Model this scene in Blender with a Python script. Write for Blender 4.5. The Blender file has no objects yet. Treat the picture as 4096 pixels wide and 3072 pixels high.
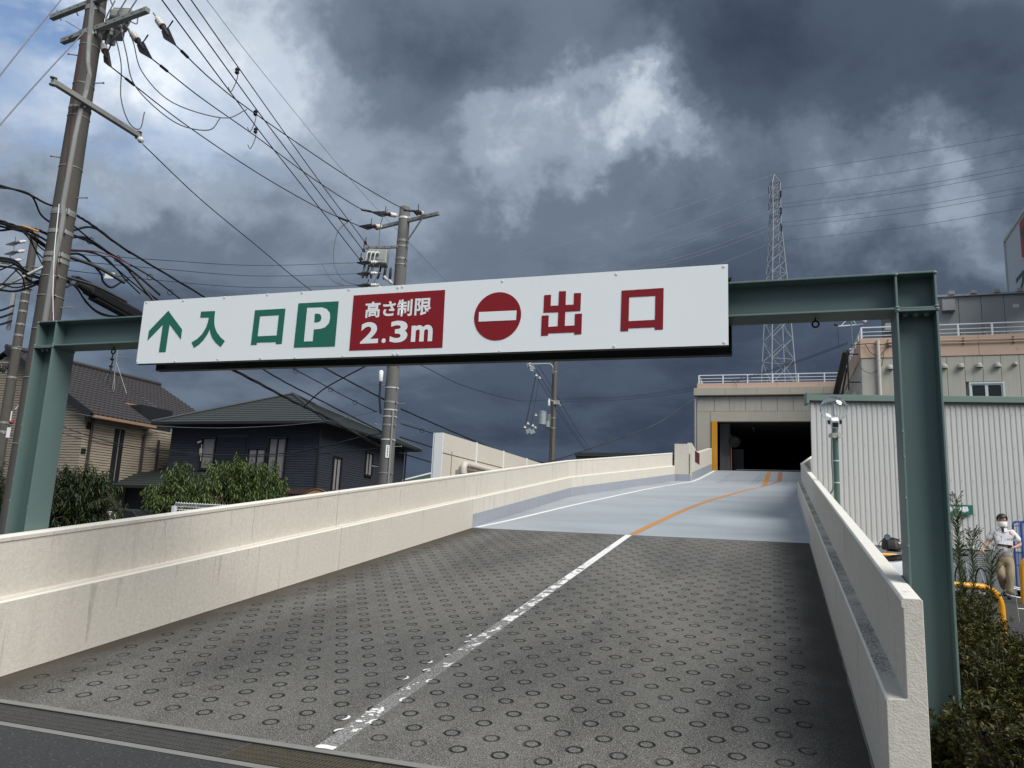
import bpy, bmesh, math, random
from mathutils import Vector, Matrix
import numpy as np
R = math.radians
random.seed(7)
sc = bpy.context.scene
COL = sc.collection

# ------------------------------------------------------------------ camera
cam_d = bpy.data.cameras.new('camera')
cam = bpy.data.objects.new('camera', cam_d)
COL.objects.link(cam)
cam_d.sensor_width = 36.0
cam_d.lens = 3076 / 4096 * 36.0
cam_d.clip_start = 0.05
cam_d.clip_end = 3000
cam.matrix_world = Matrix((
    (0.947723, 0.016872, 0.318647, 0.0),
    (0.316195, -0.183942, -0.930691, 0.0),
    (0.042910, 0.982792, -0.179661, 1.55),
    (0, 0, 0, 1)))
sc.camera = cam

# ------------------------------------------------------------------ exposure
vs = sc.view_settings
vs.view_transform = 'Standard'
vs.look = 'None'
vs.exposure = 0.55
vs.gamma = 1.0
vs.use_curve_mapping = False
sc.cycles.max_bounces = 8
sc.cycles.use_denoising = True

# ------------------------------------------------------------------ sun (veiled by cloud, from the right and a little behind)
SUN_EL = 47.0
SUN_DIR = Vector((0.86, -0.51, 0)).normalized() * math.cos(R(SUN_EL)) + Vector((0, 0, math.sin(R(SUN_EL))))
sun_d = bpy.data.lights.new('sun', 'SUN')
sun_d.energy = 3.2
sun_d.angle = R(42)
sun_d.color = (1.0, 0.975, 0.93)
sun = bpy.data.objects.new('sun', sun_d)
COL.objects.link(sun)
sun.location = (20, -15, 30)
sun.rotation_euler = SUN_DIR.to_track_quat('Z', 'Y').to_euler()

# ------------------------------------------------------------------ world: blue sky behind storm clouds
world = bpy.data.worlds.new('World')
sc.world = world
world.use_nodes = True
wn = world.node_tree
wn.nodes.clear()
WN, WL = wn.nodes, wn.links

def wnode(t, **kw):
    n = WN.new(t)
    for k, v in kw.items():
        setattr(n, k, v)
    return n

def wmath(op, a, b=None, c=None, clamp=False):
    n = wnode('ShaderNodeMath', operation=op)
    n.use_clamp = clamp
    for i, x in enumerate((a, b, c)):
        if x is None:
            continue
        if isinstance(x, (int, float)):
            n.inputs[i].default_value = x
        else:
            WL.new(x, n.inputs[i])
    return n.outputs[0]

sky = wnode('ShaderNodeTexSky', sky_type='NISHITA')
sky.sun_disc = False
sky.sun_elevation = R(SUN_EL)
sky.sun_rotation = math.atan2(SUN_DIR.x, SUN_DIR.y)
sky.air_density = 1.0
sky.dust_density = 1.5
tc = wnode('ShaderNodeTexCoord')
nrm = wnode('ShaderNodeVectorMath', operation='NORMALIZE')
WL.new(tc.outputs['Generated'], nrm.inputs[0])
DIR = nrm.outputs[0]
sep = wnode('ShaderNodeSeparateXYZ')
WL.new(DIR, sep.inputs[0])
ele = sep.outputs[2]
# flatten the cloud deck towards the horizon
den = wmath('ADD', wmath('MAXIMUM', ele, 0.0), 0.30)
pv = wnode('ShaderNodeVectorMath', operation='SCALE')
WL.new(DIR, pv.inputs[0])
WL.new(wmath('DIVIDE', 1.0, den), pv.inputs['Scale'])

def wnoise(scale, detail, rough, dist, off):
    mp = wnode('ShaderNodeMapping')
    mp.inputs['Location'].default_value = off
    WL.new(pv.outputs[0], mp.inputs[0])
    n = wnode('ShaderNodeTexNoise')
    n.inputs['Scale'].default_value = scale
    n.inputs['Detail'].default_value = detail
    n.inputs['Roughness'].default_value = rough
    n.inputs['Distortion'].default_value = dist
    WL.new(mp.outputs[0], n.inputs['Vector'])
    return n.outputs['Fac']

n_big = wnoise(1.5, 3, 0.5, 0.35, (3.1, 0.4, 0))
n_mid = wnoise(3.2, 9, 0.58, 0.25, (0.2, 5.3, 0))

# ragged edges: bend the directions in which the broad patches are placed
wrp = wnode('ShaderNodeTexNoise')
wrp.inputs['Scale'].default_value = 5.5
wrp.inputs['Detail'].default_value = 7
wrp.inputs['Roughness'].default_value = 0.62
WL.new(DIR, wrp.inputs['Vector'])
wsub = wnode('ShaderNodeVectorMath', operation='SUBTRACT')
WL.new(wrp.outputs['Color'], wsub.inputs[0])
wsub.inputs[1].default_value = (0.5, 0.5, 0.5)
wscl = wnode('ShaderNodeVectorMath', operation='SCALE')
WL.new(wsub.outputs[0], wscl.inputs[0])
wscl.inputs['Scale'].default_value = 0.42
wadd = wnode('ShaderNodeVectorMath', operation='ADD')
WL.new(DIR, wadd.inputs[0])
WL.new(wscl.outputs[0], wadd.inputs[1])
wnm = wnode('ShaderNodeVectorMath', operation='NORMALIZE')
WL.new(wadd.outputs[0], wnm.inputs[0])
DIRW = wnm.outputs[0]

def blob(d, sigma, amp):
    v = Vector(d).normalized()
    dp = wnode('ShaderNodeVectorMath', operation='DOT_PRODUCT')
    WL.new(DIRW, dp.inputs[0])
    dp.inputs[1].default_value = v
    e = wmath('EXPONENT', wmath('MULTIPLY', wmath('SUBTRACT', dp.outputs['Value'], 1.0), 2.0 / sigma ** 2))
    return wmath('MULTIPLY', e, amp)

SKY_BLOBS = [
    ((-0.167, 0.846, 0.506), 0.075, 0.4),
    ((-0.289, 0.826, 0.484), 0.085, 0.22),
    ((-0.094, 0.886, 0.454), 0.06, 0.1),
    ((0.063, 0.907, 0.416), 0.08, 0.16),
    ((0.205, 0.923, 0.326), 0.085, 0.34),
    ((0.122, 0.925, 0.361), 0.06, 0.08),
    ((-0.658, 0.587, 0.471), 0.18, 0.26),
    ((-0.62, 0.717, 0.32), 0.12, -0.04),
    ((-0.585, 0.616, 0.528), 0.1, 0.1),
    ((0.024, 0.827, 0.561), 0.16, -0.2),
    ((0.207, 0.853, 0.48), 0.11, -0.16),
    ((-0.391, 0.74, 0.547), 0.12, -0.14),
    ((-0.726, 0.639, 0.255), 0.12, -0.12),
    ((-0.336, 0.849, 0.408), 0.11, -0.06),
    ((-0.089, 0.952, 0.292), 0.16, -0.06),
    ((-0.496, 0.789, 0.361), 0.08, 0.04),
]
GAP_BLOB = ((-0.726, 0.525, 0.444), 0.16, 1.2)
SKY_GAIN = 1.25
val = wmath('ADD', 0.34, wmath('MULTIPLY', wmath('SUBTRACT', n_big, 0.5), 0.34))
val = wmath('ADD', val, wmath('MULTIPLY', wmath('SUBTRACT', n_mid, 0.5), 0.56))
# the deck is thicker and darker low down ahead
low = wmath('SUBTRACT', 1.0, wmath('DIVIDE', ele, 0.36), clamp=True)
val = wmath('SUBTRACT', val, wmath('MULTIPLY', wmath('POWER', low, 0.8), 0.33))
# and thins out towards the left and behind, where the light comes through
side = wnode('ShaderNodeVectorMath', operation='DOT_PRODUCT')
WL.new(DIR, side.inputs[0])
side.inputs[1].default_value = Vector((-0.70, -0.71, 0.10))
val = wmath('ADD', val, wmath('MULTIPLY', wmath('ADD', side.outputs['Value'], 0.55, clamp=True), 0.36))
for b in SKY_BLOBS:
    val = wmath('ADD', val, blob(*b))
# the low band has little structure: soften it
ramp = wnode('ShaderNodeValToRGB')
cr = ramp.color_ramp
cr.interpolation = 'EASE'
stops = [(0.0, (0.029, 0.042, 0.066)), (0.20, (0.052, 0.070, 0.104)), (0.42, (0.104, 0.134, 0.180)), (0.60, (0.215, 0.258, 0.318)), (0.78, (0.42, 0.468, 0.53)), (1.0, (0.76, 0.80, 0.83))]
cr.elements[0].position, cr.elements[0].color = stops[0][0], (*stops[0][1], 1)
cr.elements[1].position, cr.elements[1].color = stops[-1][0], (*stops[-1][1], 1)
for p, c_ in stops[1:-1]:
    e = cr.elements.new(p)
    e.color = (*c_, 1)
WL.new(val, ramp.inputs[0])
# open blue gaps on the left
gap = wmath('MULTIPLY', blob(*GAP_BLOB), wmath('MULTIPLY', wmath('SUBTRACT', wnoise(2.6, 6, 0.55, 0.5, (7.7, 1.9, 0)), 0.46), 6.0, clamp=True), clamp=True)
skys = wnode('ShaderNodeVectorMath', operation='SCALE')
WL.new(sky.outputs[0], skys.inputs[0])
skys.inputs['Scale'].default_value = SKY_GAIN
mix = wnode('ShaderNodeMix', data_type='RGBA')
WL.new(gap, mix.inputs[0])
cl10 = wnode('ShaderNodeVectorMath', operation='SCALE')
WL.new(ramp.outputs[0], cl10.inputs[0])
cl10.inputs['Scale'].default_value = 10.0
WL.new(cl10.outputs[0], mix.inputs[6])
WL.new(skys.outputs[0], mix.inputs[7])
bg = wnode('ShaderNodeBackground')
bg.inputs[1].default_value = 0.1
WL.new(mix.outputs[2], bg.inputs[0])
wo = wnode('ShaderNodeOutputWorld')
WL.new(bg.outputs[0], wo.inputs[0])

# ------------------------------------------------------------------ mesh helpers
WLOC = {}          # world position of each thing's base

def loc_of(o):
    return WLOC.get(o.name, Vector((0, 0, 0))) if o else Vector((0, 0, 0))

def tag(o, label, cat, group=None, kind=None):
    if label:
        o['label'] = label
    if cat:
        o['category'] = cat
    if group:
        o['group'] = group
    if kind:
        o['kind'] = kind
    return o

def thing(name, loc, label, cat, group=None):
    o = bpy.data.objects.new(name, None)
    COL.objects.link(o)
    o.empty_display_size = 0.2
    o.location = loc
    WLOC[o.name] = Vector(loc)
    return tag(o, label, cat, group)

def link(name, me, parent=None, origin=None):
    o = bpy.data.objects.new(name, me)
    COL.objects.link(o)
    base = loc_of(parent)
    if parent:
        o.parent = parent
    if origin is None:
        origin = base
    o.location = Vector(origin) - base
    WLOC[o.name] = Vector(origin)
    return o

class MB:
    def __init__(self):
        self.v, self.f, self.m = [], [], []

    def add(self, vs, fs, mi=0):
        k = len(self.v)
        self.v.extend(tuple(p) for p in vs)
        self.f.extend(tuple(i + k for i in f) for f in fs)
        self.m.extend([mi] * len(fs))
        return self

    def box(self, x0, x1, y0, y1, z0, z1, mi=0):
        vs = [(x0, y0, z0), (x1, y0, z0), (x1, y1, z0), (x0, y1, z0), (x0, y0, z1), (x1, y0, z1), (x1, y1, z1), (x0, y1, z1)]
        return self.add(vs, [(0, 3, 2, 1), (4, 5, 6, 7), (0, 1, 5, 4), (1, 2, 6, 5), (2, 3, 7, 6), (3, 0, 4, 7)], mi)

    def obox(self, c, a, b, h, mi=0):
        c, a, b, h = map(Vector, (c, a, b, h))     # centre and three half vectors
        vs = [c - a - b - h, c + a - b - h, c + a + b - h, c - a + b - h, c - a - b + h, c + a - b + h, c + a + b + h, c - a + b + h]
        return self.add(vs, [(0, 3, 2, 1), (4, 5, 6, 7), (0, 1, 5, 4), (1, 2, 6, 5), (2, 3, 7, 6), (3, 0, 4, 7)], mi)

    def bar(self, p, q, w, h, up=(0, 0, 1), mi=0):
        p, q = Vector(p), Vector(q)
        d = (q - p)
        L = d.length
        d.normalize()
        u = Vector(up)
        s = d.cross(u)
        if s.length < 1e-4:
            s = d.cross(Vector((1, 0, 0)))
        s.normalize()
        u = s.cross(d)
        return self.obox((p + q) / 2, d * L / 2, s * w / 2, u * h / 2, mi)

    def tube(self, pts, r, n=8, caps=True, mi=0):
        pts = [Vector(p) for p in pts]
        rs = r if isinstance(r, (list, tuple)) else [r] * len(pts)
        rings = []
        prev = None
        for i, p in enumerate(pts):
            if i == 0:
                t = pts[1] - p
            elif i == len(pts) - 1:
                t = p - pts[i - 1]
            else:
                t = (pts[i + 1] - p).normalized() + (p - pts[i - 1]).normalized()
            t.normalize()
            if prev is None:
                a = t.cross(Vector((0, 0, 1)))
                if a.length < 1e-3:
                    a = t.cross(Vector((1, 0, 0)))
            else:
                a = prev - t * prev.dot(t)
            a.normalize()
            prev = a
            b = t.cross(a)
            rings.append([p + (a * math.cos(2 * math.pi * k / n) + b * math.sin(2 * math.pi * k / n)) * rs[i] for k in range(n)])
        vs = [p for rg in rings for p in rg]
        fs = []
        for i in range(len(pts) - 1):
            for k in range(n):
                k2 = (k + 1) % n
                fs.append((i * n + k, i * n + k2, (i + 1) * n + k2, (i + 1) * n + k))
        if caps:
            fs.append(tuple(range(n))[::-1])
            fs.append(tuple(range((len(pts) - 1) * n, len(pts) * n)))
        return self.add(vs, fs, mi)

    def lathe(self, prof, base, axis=(0, 0, 1), n=16, mi=0):
        base, ax = Vector(base), Vector(axis).normalized()
        a = ax.cross(Vector((0, 0, 1)))
        if a.length < 1e-3:
            a = ax.cross(Vector((1, 0, 0)))
        a.normalize()
        b = ax.cross(a)
        vs, fs = [], []
        for (r, h) in prof:
            for k in range(n):
                t = 2 * math.pi * k / n
                vs.append(base + ax * h + (a * math.cos(t) + b * math.sin(t)) * max(r, 1e-4))
        for i in range(len(prof) - 1):
            for k in range(n):
                k2 = (k + 1) % n
                fs.append((i * n + k, i * n + k2, (i + 1) * n + k2, (i + 1) * n + k))
        fs.append(tuple(range(n))[::-1])
        fs.append(tuple(range((len(prof) - 1) * n, len(prof) * n)))
        return self.add(vs, fs, mi)

    def prism(self, a, b, mi=0):
        n = len(a)
        fs = [tuple(range(n))[::-1], tuple(range(n, 2 * n))]
        fs += [(i, (i + 1) % n, n + (i + 1) % n, n + i) for i in range(n)]
        return self.add(list(a) + list(b), fs, mi)

    def quad(self, *p, mi=0):
        return self.add(p, [tuple(range(len(p)))], mi)

    def ball(self, c, r, n=12, m=8, mi=0):
        c = Vector(c)
        rr = Vector(r) if isinstance(r, (tuple, list, Vector)) else Vector((r, r, r))
        vs = [c + Vector((0, 0, -rr.z))]
        for j in range(1, m):
            ph = -math.pi / 2 + math.pi * j / m
            for k in range(n):
                t = 2 * math.pi * k / n
                vs.append(c + Vector((rr.x * math.cos(ph) * math.cos(t), rr.y * math.cos(ph) * math.sin(t), rr.z * math.sin(ph))))
        vs.append(c + Vector((0, 0, rr.z)))
        fs = []
        for k in range(n):
            k2 = (k + 1) % n
            fs.append((0, 1 + k2, 1 + k))
            for j in range(m - 2):
                fs.append((1 + j * n + k, 1 + j * n + k2, 1 + (j + 1) * n + k2, 1 + (j + 1) * n + k))
            fs.append((1 + (m - 2) * n + k, 1 + (m - 2) * n + k2, len(vs) - 1))
        return self.add(vs, fs, mi)

    def xf(self, fn):
        self.v = [tuple(fn(*p)) for p in self.v]
        return self

    def mesh(self, name, mat, origin=(0, 0, 0), smooth=None, fix=True):
        me = bpy.data.meshes.new(name)
        ox, oy, oz = origin
        me.from_pydata([(x - ox, y - oy, z - oz) for x, y, z in self.v], [], self.f)
        mats = mat if isinstance(mat, (list, tuple)) else [mat]
        for m_ in mats:
            me.materials.append(m_)
        if len(mats) > 1:
            me.polygons.foreach_set('material_index', self.m)
        if fix:
            bm = bmesh.new()
            bm.from_mesh(me)
            bmesh.ops.recalc_face_normals(bm, faces=bm.faces)
            bm.to_mesh(me)
            bm.free()
        if smooth:
            me.polygons.foreach_set('use_smooth', [True] * len(me.polygons))
            me.set_sharp_from_angle(angle=R(smooth))
        me.update()
        return me

    def build(self, name, mat, parent=None, origin=None, smooth=None, fix=True, bevel=0):
        if origin is None:
            origin = loc_of(parent)
        o = link(name, self.mesh(name, mat, origin, smooth, fix), parent, origin)
        if bevel:
            b = o.modifiers.new('bevel', 'BEVEL')
            b.width = bevel
            b.segments = 2
            b.limit_method = 'ANGLE'
        return o

def catmull(pts, n=6):
    pts = [Vector(p) for p in pts]
    if len(pts) < 3:
        return pts
    P = [pts[0] * 2 - pts[1]] + pts + [pts[-1] * 2 - pts[-2]]
    out = []
    for i in range(1, len(P) - 2):
        p0, p1, p2, p3 = P[i - 1:i + 3]
        for k in range(n):
            t = k / n
            out.append(0.5 * ((2 * p1) + (p2 - p0) * t + (2 * p0 - 5 * p1 + 4 * p2 - p3) * t * t + (3 * p1 - p0 - 3 * p2 + p3) * t ** 3))
    out.append(pts[-1])
    return out

def arc(c, a, b, r, t0, t1, n):
    c, a, b = Vector(c), Vector(a), Vector(b)
    return [c + (a * math.cos(t0 + (t1 - t0) * k / n) + b * math.sin(t0 + (t1 - t0) * k / n)) * r for k in range(n + 1)]

def flat_mesh(name, loops, depth, mat, place, bezier=False):
    """filled outline (holes by even-odd) turned into a thin solid; place maps (u, v, w) to the world"""
    cu = bpy.data.curves.new(name, 'CURVE')
    cu.dimensions = '2D'
    cu.fill_mode = 'BOTH'
    cu.extrude = depth / 2
    for lp in loops:
        sp = cu.splines.new('POLY')
        sp.points.add(len(lp) - 1)
        for i, (u, v) in enumerate(lp):
            sp.points[i].co = (u, v, 0, 1)
        sp.use_cyclic_u = True
    return curve_to(name, cu, mat, place)

def curve_to(name, cu, mat, place):
    t = bpy.data.objects.new('tmp', cu)
    COL.objects.link(t)
    bpy.context.view_layer.update()
    me = bpy.data.meshes.new_from_object(t.evaluated_get(bpy.context.evaluated_depsgraph_get()))
    bpy.data.objects.remove(t)
    bpy.data.curves.remove(cu)
    me.name = name
    n = len(me.vertices)
    co = np.empty(n * 3)
    me.vertices.foreach_get('co', co)
    co = co.reshape(-1, 3)
    new = np.array([tuple(place(*p)) for p in co]) if n else co
    me.vertices.foreach_set('co', new.ravel())
    me.materials.clear()
    me.materials.append(mat)
    me.update()
    return me

def text_mesh(name, body, mat, bbox, place, bold=0.0, depth=0.002, shear=0):
    """lettering fitted to the box (u0, v0, u1, v1)"""
    cu = bpy.data.curves.new(name, 'FONT')
    cu.body = body
    cu.size = 1.0
    cu.offset = bold
    cu.shear = shear
    cu.resolution_u = 4
    cu.extrude = 0.0
    me = curve_to(name, cu, mat, lambda x, y, z: (x, y, z))
    n = len(me.vertices)
    co = np.empty(n * 3)
    me.vertices.foreach_get('co', co)
    co = co.reshape(-1, 3)
    lo, hi = co.min(0), co.max(0)
    u0, v0, u1, v1 = bbox
    new = [tuple(place(u0 + (p[0] - lo[0]) / (hi[0] - lo[0]) * (u1 - u0), v0 + (p[1] - lo[1]) / (hi[1] - lo[1]) * (v1 - v0), depth)) for p in co]
    me.vertices.foreach_set('co', np.array(new).ravel())
    me.update()
    return me

def put_mesh(name, me, parent):
    """a mesh in world coordinates hung under a thing"""
    base = loc_of(parent)
    me.transform(Matrix.Translation(-base))
    return link(name, me, parent, base)

def copy_tree(o, loc, parent=None):
    c_ = o.copy()
    COL.objects.link(c_)
    c_.parent = parent
    if parent is None:
        c_.location = loc
    for ch in list(o.children):
        copy_tree(ch, None, c_)
    return c_

# ------------------------------------------------------------------ materials
def newmat(name):
    m = bpy.data.materials.new(name)
    m.use_nodes = True
    nt = m.node_tree
    b = nt.nodes['Principled BSDF']
    return m, nt, b

def nn(nt, t, **kw):
    n = nt.nodes.new(t)
    for k, v in kw.items():
        setattr(n, k, v)
    return n

def pos(nt, scale=(1, 1, 1)):
    g = nn(nt, 'ShaderNodeNewGeometry')
    mp = nn(nt, 'ShaderNodeMapping')
    mp.inputs['Scale'].default_value = scale
    nt.links.new(g.outputs['Position'], mp.inputs[0])
    return mp.outputs[0]

def noise(nt, vec, scale, detail=4, rough=0.55, dist=0.0):
    n = nn(nt, 'ShaderNodeTexNoise')
    n.inputs['Scale'].default_value = scale
    n.inputs['Detail'].default_value = detail
    n.inputs['Roughness'].default_value = rough
    n.inputs['Distortion'].default_value = dist
    nt.links.new(vec, n.inputs['Vector'])
    return n.outputs['Fac']

def ramp2(nt, fac, p0, p1, c0=(0, 0, 0), c1=(1, 1, 1)):
    r = nn(nt, 'ShaderNodeValToRGB')
    e = r.color_ramp.elements
    e[0].position, e[0].color = p0, (*c0, 1)
    e[1].position, e[1].color = p1, (*c1, 1)
    nt.links.new(fac, r.inputs[0])
    return r.outputs[0]

def mixc(nt, fac, a, b, mode='MIX'):
    n = nn(nt, 'ShaderNodeMix', data_type='RGBA', blend_type=mode)
    for i, x in ((0, fac), (6, a), (7, b)):
        if isinstance(x, (int, float)):
            n.inputs[i].default_value = x
        elif isinstance(x, tuple):
            n.inputs[i].default_value = (*x, 1)
        else:
            nt.links.new(x, n.inputs[i])
    return n.outputs[2]

def bump(nt, b, h, strength, dist):
    n = nn(nt, 'ShaderNodeBump')
    n.inputs['Strength'].default_value = strength
    n.inputs['Distance'].default_value = dist
    nt.links.new(h, n.inputs['Height'])
    nt.links.new(n.outputs[0], b.inputs['Normal'])

def mul(c_, k):
    return tuple(min(1, x * k) for x in c_)

def pm(name, col, rough=0.6, metal=0.0, var=0.12, vscale=2.5, bmp=0, bscale=90, bdist=0.004, streak=0.0, dirt=None, dirt_lo=0.55, dirt_hi=0.75, dscale=3.0, spec=0.5):
    m, nt, b = newmat(name)
    p = pos(nt)
    c_ = mixc(nt, noise(nt, p, vscale, 6, 0.6), mul(col, 1 - var), mul(col, 1 + var))
    if streak:
        s = noise(nt, pos(nt, (7, 7, 0.35)), 1.6, 5, 0.6)
        c_ = mixc(nt, ramp2(nt, s, 0.52, 0.78), c_, mul(col, 1 - streak))
    if dirt:
        d = noise(nt, p, dscale, 8, 0.65)
        c_ = mixc(nt, ramp2(nt, d, dirt_lo, dirt_hi), c_, dirt)
    nt.links.new(c_, b.inputs['Base Color'])
    b.inputs['Roughness'].default_value = rough
    b.inputs['Metallic'].default_value = metal
    b.inputs['Specular IOR Level'].default_value = spec
    if bmp:
        bump(nt, b, noise(nt, p, bscale, 3, 0.6), bmp, bdist)
    return m

MT = {}
MT['green_paint'] = pm('green_paint', (0.102, 0.158, 0.150), 0.48, var=0.07, vscale=1.8, bmp=0.05, bscale=30, dirt=(0.130, 0.175, 0.165), dirt_lo=0.55, dirt_hi=0.85, dscale=2.2)
MT['bolt'] = pm('bolt', (0.22, 0.27, 0.25), 0.5, 0.3)
MT['sign_white'] = pm('sign_white', (0.78, 0.82, 0.828), 0.55, var=0.03, vscale=1.0, dirt=(0.66, 0.69, 0.69), dirt_lo=0.6, dirt_hi=0.95, dscale=2.5, spec=0.25)
MT['sign_green'] = pm('sign_green', (0.017, 0.135, 0.095), 0.5, var=0.04, spec=0.3)
MT['sign_red'] = pm('sign_red', (0.225, 0.009, 0.014), 0.5, var=0.06, spec=0.3)
MT['sign_red2'] = pm('sign_red2', (0.21, 0.009, 0.015), 0.5, var=0.06, spec=0.3)
MT['sign_letter'] = pm('sign_letter', (0.76, 0.80, 0.81), 0.55, var=0.03, spec=0.25)
MT['black_steel'] = pm('black_steel', (0.012, 0.016, 0.016), 0.55, var=0.2)
MT['fastener'] = pm('fastener', (0.62, 0.65, 0.66), 0.6, 0.0, var=0.1, vscale=30)
MT['pole_concrete'] = pm('pole_concrete', (0.074, 0.068, 0.060), 0.85, var=0.16, vscale=4, bmp=0.15, bscale=60, streak=0.32)
MT['pole_concrete2'] = pm('pole_concrete2', (0.118, 0.117, 0.112), 0.85, var=0.14, vscale=4, bmp=0.15, bscale=60, streak=0.30)
MT['pole_brown'] = pm('pole_brown', (0.105, 0.092, 0.078), 0.85, var=0.14, vscale=4, streak=0.25)
MT['galv'] = pm('galv', (0.26, 0.27, 0.26), 0.55, 0.35, var=0.16, vscale=8)
MT['galv_rust'] = pm('galv_rust', (0.30, 0.30, 0.29), 0.6, 0.3, var=0.14, vscale=8, dirt=(0.16, 0.06, 0.025), dirt_lo=0.60, dirt_hi=0.70, dscale=4)
MT['cable'] = pm('cable', (0.010, 0.010, 0.012), 0.6, var=0.2)
MT['cable_grey'] = pm('cable_grey', (0.15, 0.16, 0.17), 0.55, var=0.1)
MT['porcelain'] = pm('porcelain', (0.62, 0.61, 0.58), 0.25, var=0.05)
MT['porcelain_ring'] = pm('porcelain_ring', (0.30, 0.16, 0.10), 0.3, var=0.1)
MT['rubber'] = pm('rubber', (0.012, 0.012, 0.013), 0.5, var=0.2)
MT['switch_grey'] = pm('switch_grey', (0.30, 0.31, 0.30), 0.45, 0.1, var=0.08)
MT['strip_grey'] = pm('strip_grey', (0.17, 0.175, 0.17), 0.5, 0.2, var=0.1)
MT['tin'] = pm('tin', (0.30, 0.34, 0.36), 0.45, 0.2, var=0.06)
MT['white_paint'] = pm('white_paint', (0.72, 0.74, 0.75), 0.45, var=0.05)
MT['white_rail'] = pm('white_rail', (0.66, 0.69, 0.71), 0.4, var=0.05)
MT['yellow_paint'] = pm('yellow_paint', (0.68, 0.31, 0.012), 0.38, var=0.08, vscale=5, dirt=(0.20, 0.08, 0.02), dirt_lo=0.70, dirt_hi=0.78, dscale=9)
MT['ochre_paint'] = pm('ochre_paint', (0.50, 0.235, 0.010), 0.45, var=0.06)
MT['asphalt'] = None
MT['beige_panel'] = pm('beige_panel', (0.385, 0.365, 0.325), 0.85, var=0.08, vscale=1.2, bmp=0.15, bscale=60, streak=0.20)
MT['beige_dark'] = pm('beige_dark', (0.37, 0.35, 0.295), 0.85, var=0.06, vscale=1.2, streak=0.12)
MT['pink_band'] = pm('pink_band', (0.50, 0.355, 0.275), 0.85, var=0.07, vscale=1.4, dirt=(0.30, 0.20, 0.145), dirt_lo=0.60, dirt_hi=0.82, dscale=3.5)
MT['joint'] = pm('joint', (0.15, 0.14, 0.125), 0.9)
MT['vent'] = pm('vent', (0.40, 0.385, 0.35), 0.5, var=0.06)
MT['pipe_cream'] = pm('pipe_cream', (0.50, 0.47, 0.41), 0.55, var=0.06)
MT['pipe_pink'] = pm('pipe_pink', (0.48, 0.35, 0.27), 0.55, var=0.06)
MT['alu'] = pm('alu', (0.60, 0.63, 0.64), 0.35, 0.2, var=0.04)
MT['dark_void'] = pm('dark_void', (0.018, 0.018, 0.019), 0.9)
MT['garage_wall'] = pm('garage_wall', (0.10, 0.10, 0.10), 0.9)
MT['garage_grey'] = pm('garage_grey', (0.12, 0.125, 0.13), 0.8)
MT['shed_sheet'] = pm('shed_sheet', (0.50, 0.505, 0.49), 0.42, var=0.04, vscale=0.8, streak=0.07)
MT['shed_cap'] = pm('shed_cap', (0.135, 0.20, 0.170), 0.5, var=0.06)
MT['shed_base'] = pm('shed_base', (0.23, 0.245, 0.26), 0.85, var=0.14, vscale=1.5, streak=0.25, bmp=0.1)
MT['cabinet'] = pm('cabinet', (0.36, 0.375, 0.37), 0.5, var=0.05, vscale=1.5)
MT['cabinet_cap'] = pm('cabinet_cap', (0.38, 0.385, 0.385), 0.5, var=0.05)
MT['shop_face'] = pm('shop_face', (0.38, 0.42, 0.46), 0.5, var=0.05)
MT['shop_frame'] = pm('shop_frame', (0.42, 0.45, 0.47), 0.45, var=0.05)
MT['shop_red'] = pm('shop_red', (0.30, 0.018, 0.022), 0.5, var=0.06)
MT['shop_green'] = pm('shop_green', (0.012, 0.055, 0.028), 0.5, var=0.06)
MT['lamp_green'] = pm('lamp_green', (0.115, 0.195, 0.175), 0.45, var=0.06)
MT['soil'] = pm('soil', (0.035, 0.027, 0.018), 0.95, var=0.3, vscale=20, bmp=0.5, bscale=40, bdist=0.02)
MT['bark'] = pm('bark', (0.07, 0.055, 0.04), 0.9, var=0.25, vscale=12, bmp=0.4, bscale=50)
MT['navy_wall'] = pm('navy_wall', (0.022, 0.027, 0.040), 0.75, var=0.10, vscale=1.5)
MT['navy_dark'] = pm('navy_dark', (0.010, 0.011, 0.014), 0.6)
MT['roof_green'] = pm('roof_green', (0.027, 0.034, 0.032), 0.6, var=0.12, vscale=1.5)
MT['roof_brown'] = pm('roof_brown', (0.036, 0.032, 0.033), 0.65, var=0.18, vscale=2.5)
MT['gutter_tan'] = pm('gutter_tan', (0.30, 0.19, 0.11), 0.5, var=0.1)
MT['frame_dark'] = pm('frame_dark', (0.012, 0.012, 0.014), 0.45)
MT['curtain'] = pm('curtain', (0.20, 0.19, 0.20), 0.8, var=0.12, vscale=6)
MT['downpipe_brown'] = pm('downpipe_brown', (0.030, 0.020, 0.020), 0.5)
MT['gate_mesh'] = pm('gate_mesh', (0.66, 0.67, 0.67), 0.45, 0.1)
MT['wood_sign'] = pm('wood_sign', (0.30, 0.165, 0.055), 0.6, var=0.15, vscale=8)
MT['wood_dark'] = pm('wood_dark', (0.045, 0.022, 0.012), 0.6)
MT['fence_brown'] = pm('fence_brown', (0.075, 0.038, 0.030), 0.7, var=0.2, vscale=10)
MT['green_metal'] = pm('green_metal', (0.028, 0.060, 0.038), 0.6, var=0.06)
MT['skin'] = pm('skin', (0.42, 0.24, 0.17), 0.55, var=0.06, vscale=12)
MT['hair'] = pm('hair', (0.010, 0.008, 0.007), 0.5, var=0.2, vscale=60, bmp=0.4, bscale=120)
MT['mask_white'] = pm('mask_white', (0.78, 0.78, 0.78), 0.75, var=0.04, vscale=30, bmp=0.3, bscale=40)
MT['khaki'] = pm('khaki', (0.30, 0.235, 0.145), 0.8, var=0.12, vscale=7, bmp=0.35, bscale=22, bdist=0.02)
MT['shoe'] = pm('shoe', (0.012, 0.012, 0.013), 0.4)
MT['tablet'] = pm('tablet', (0.02, 0.02, 0.022), 0.3)
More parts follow.
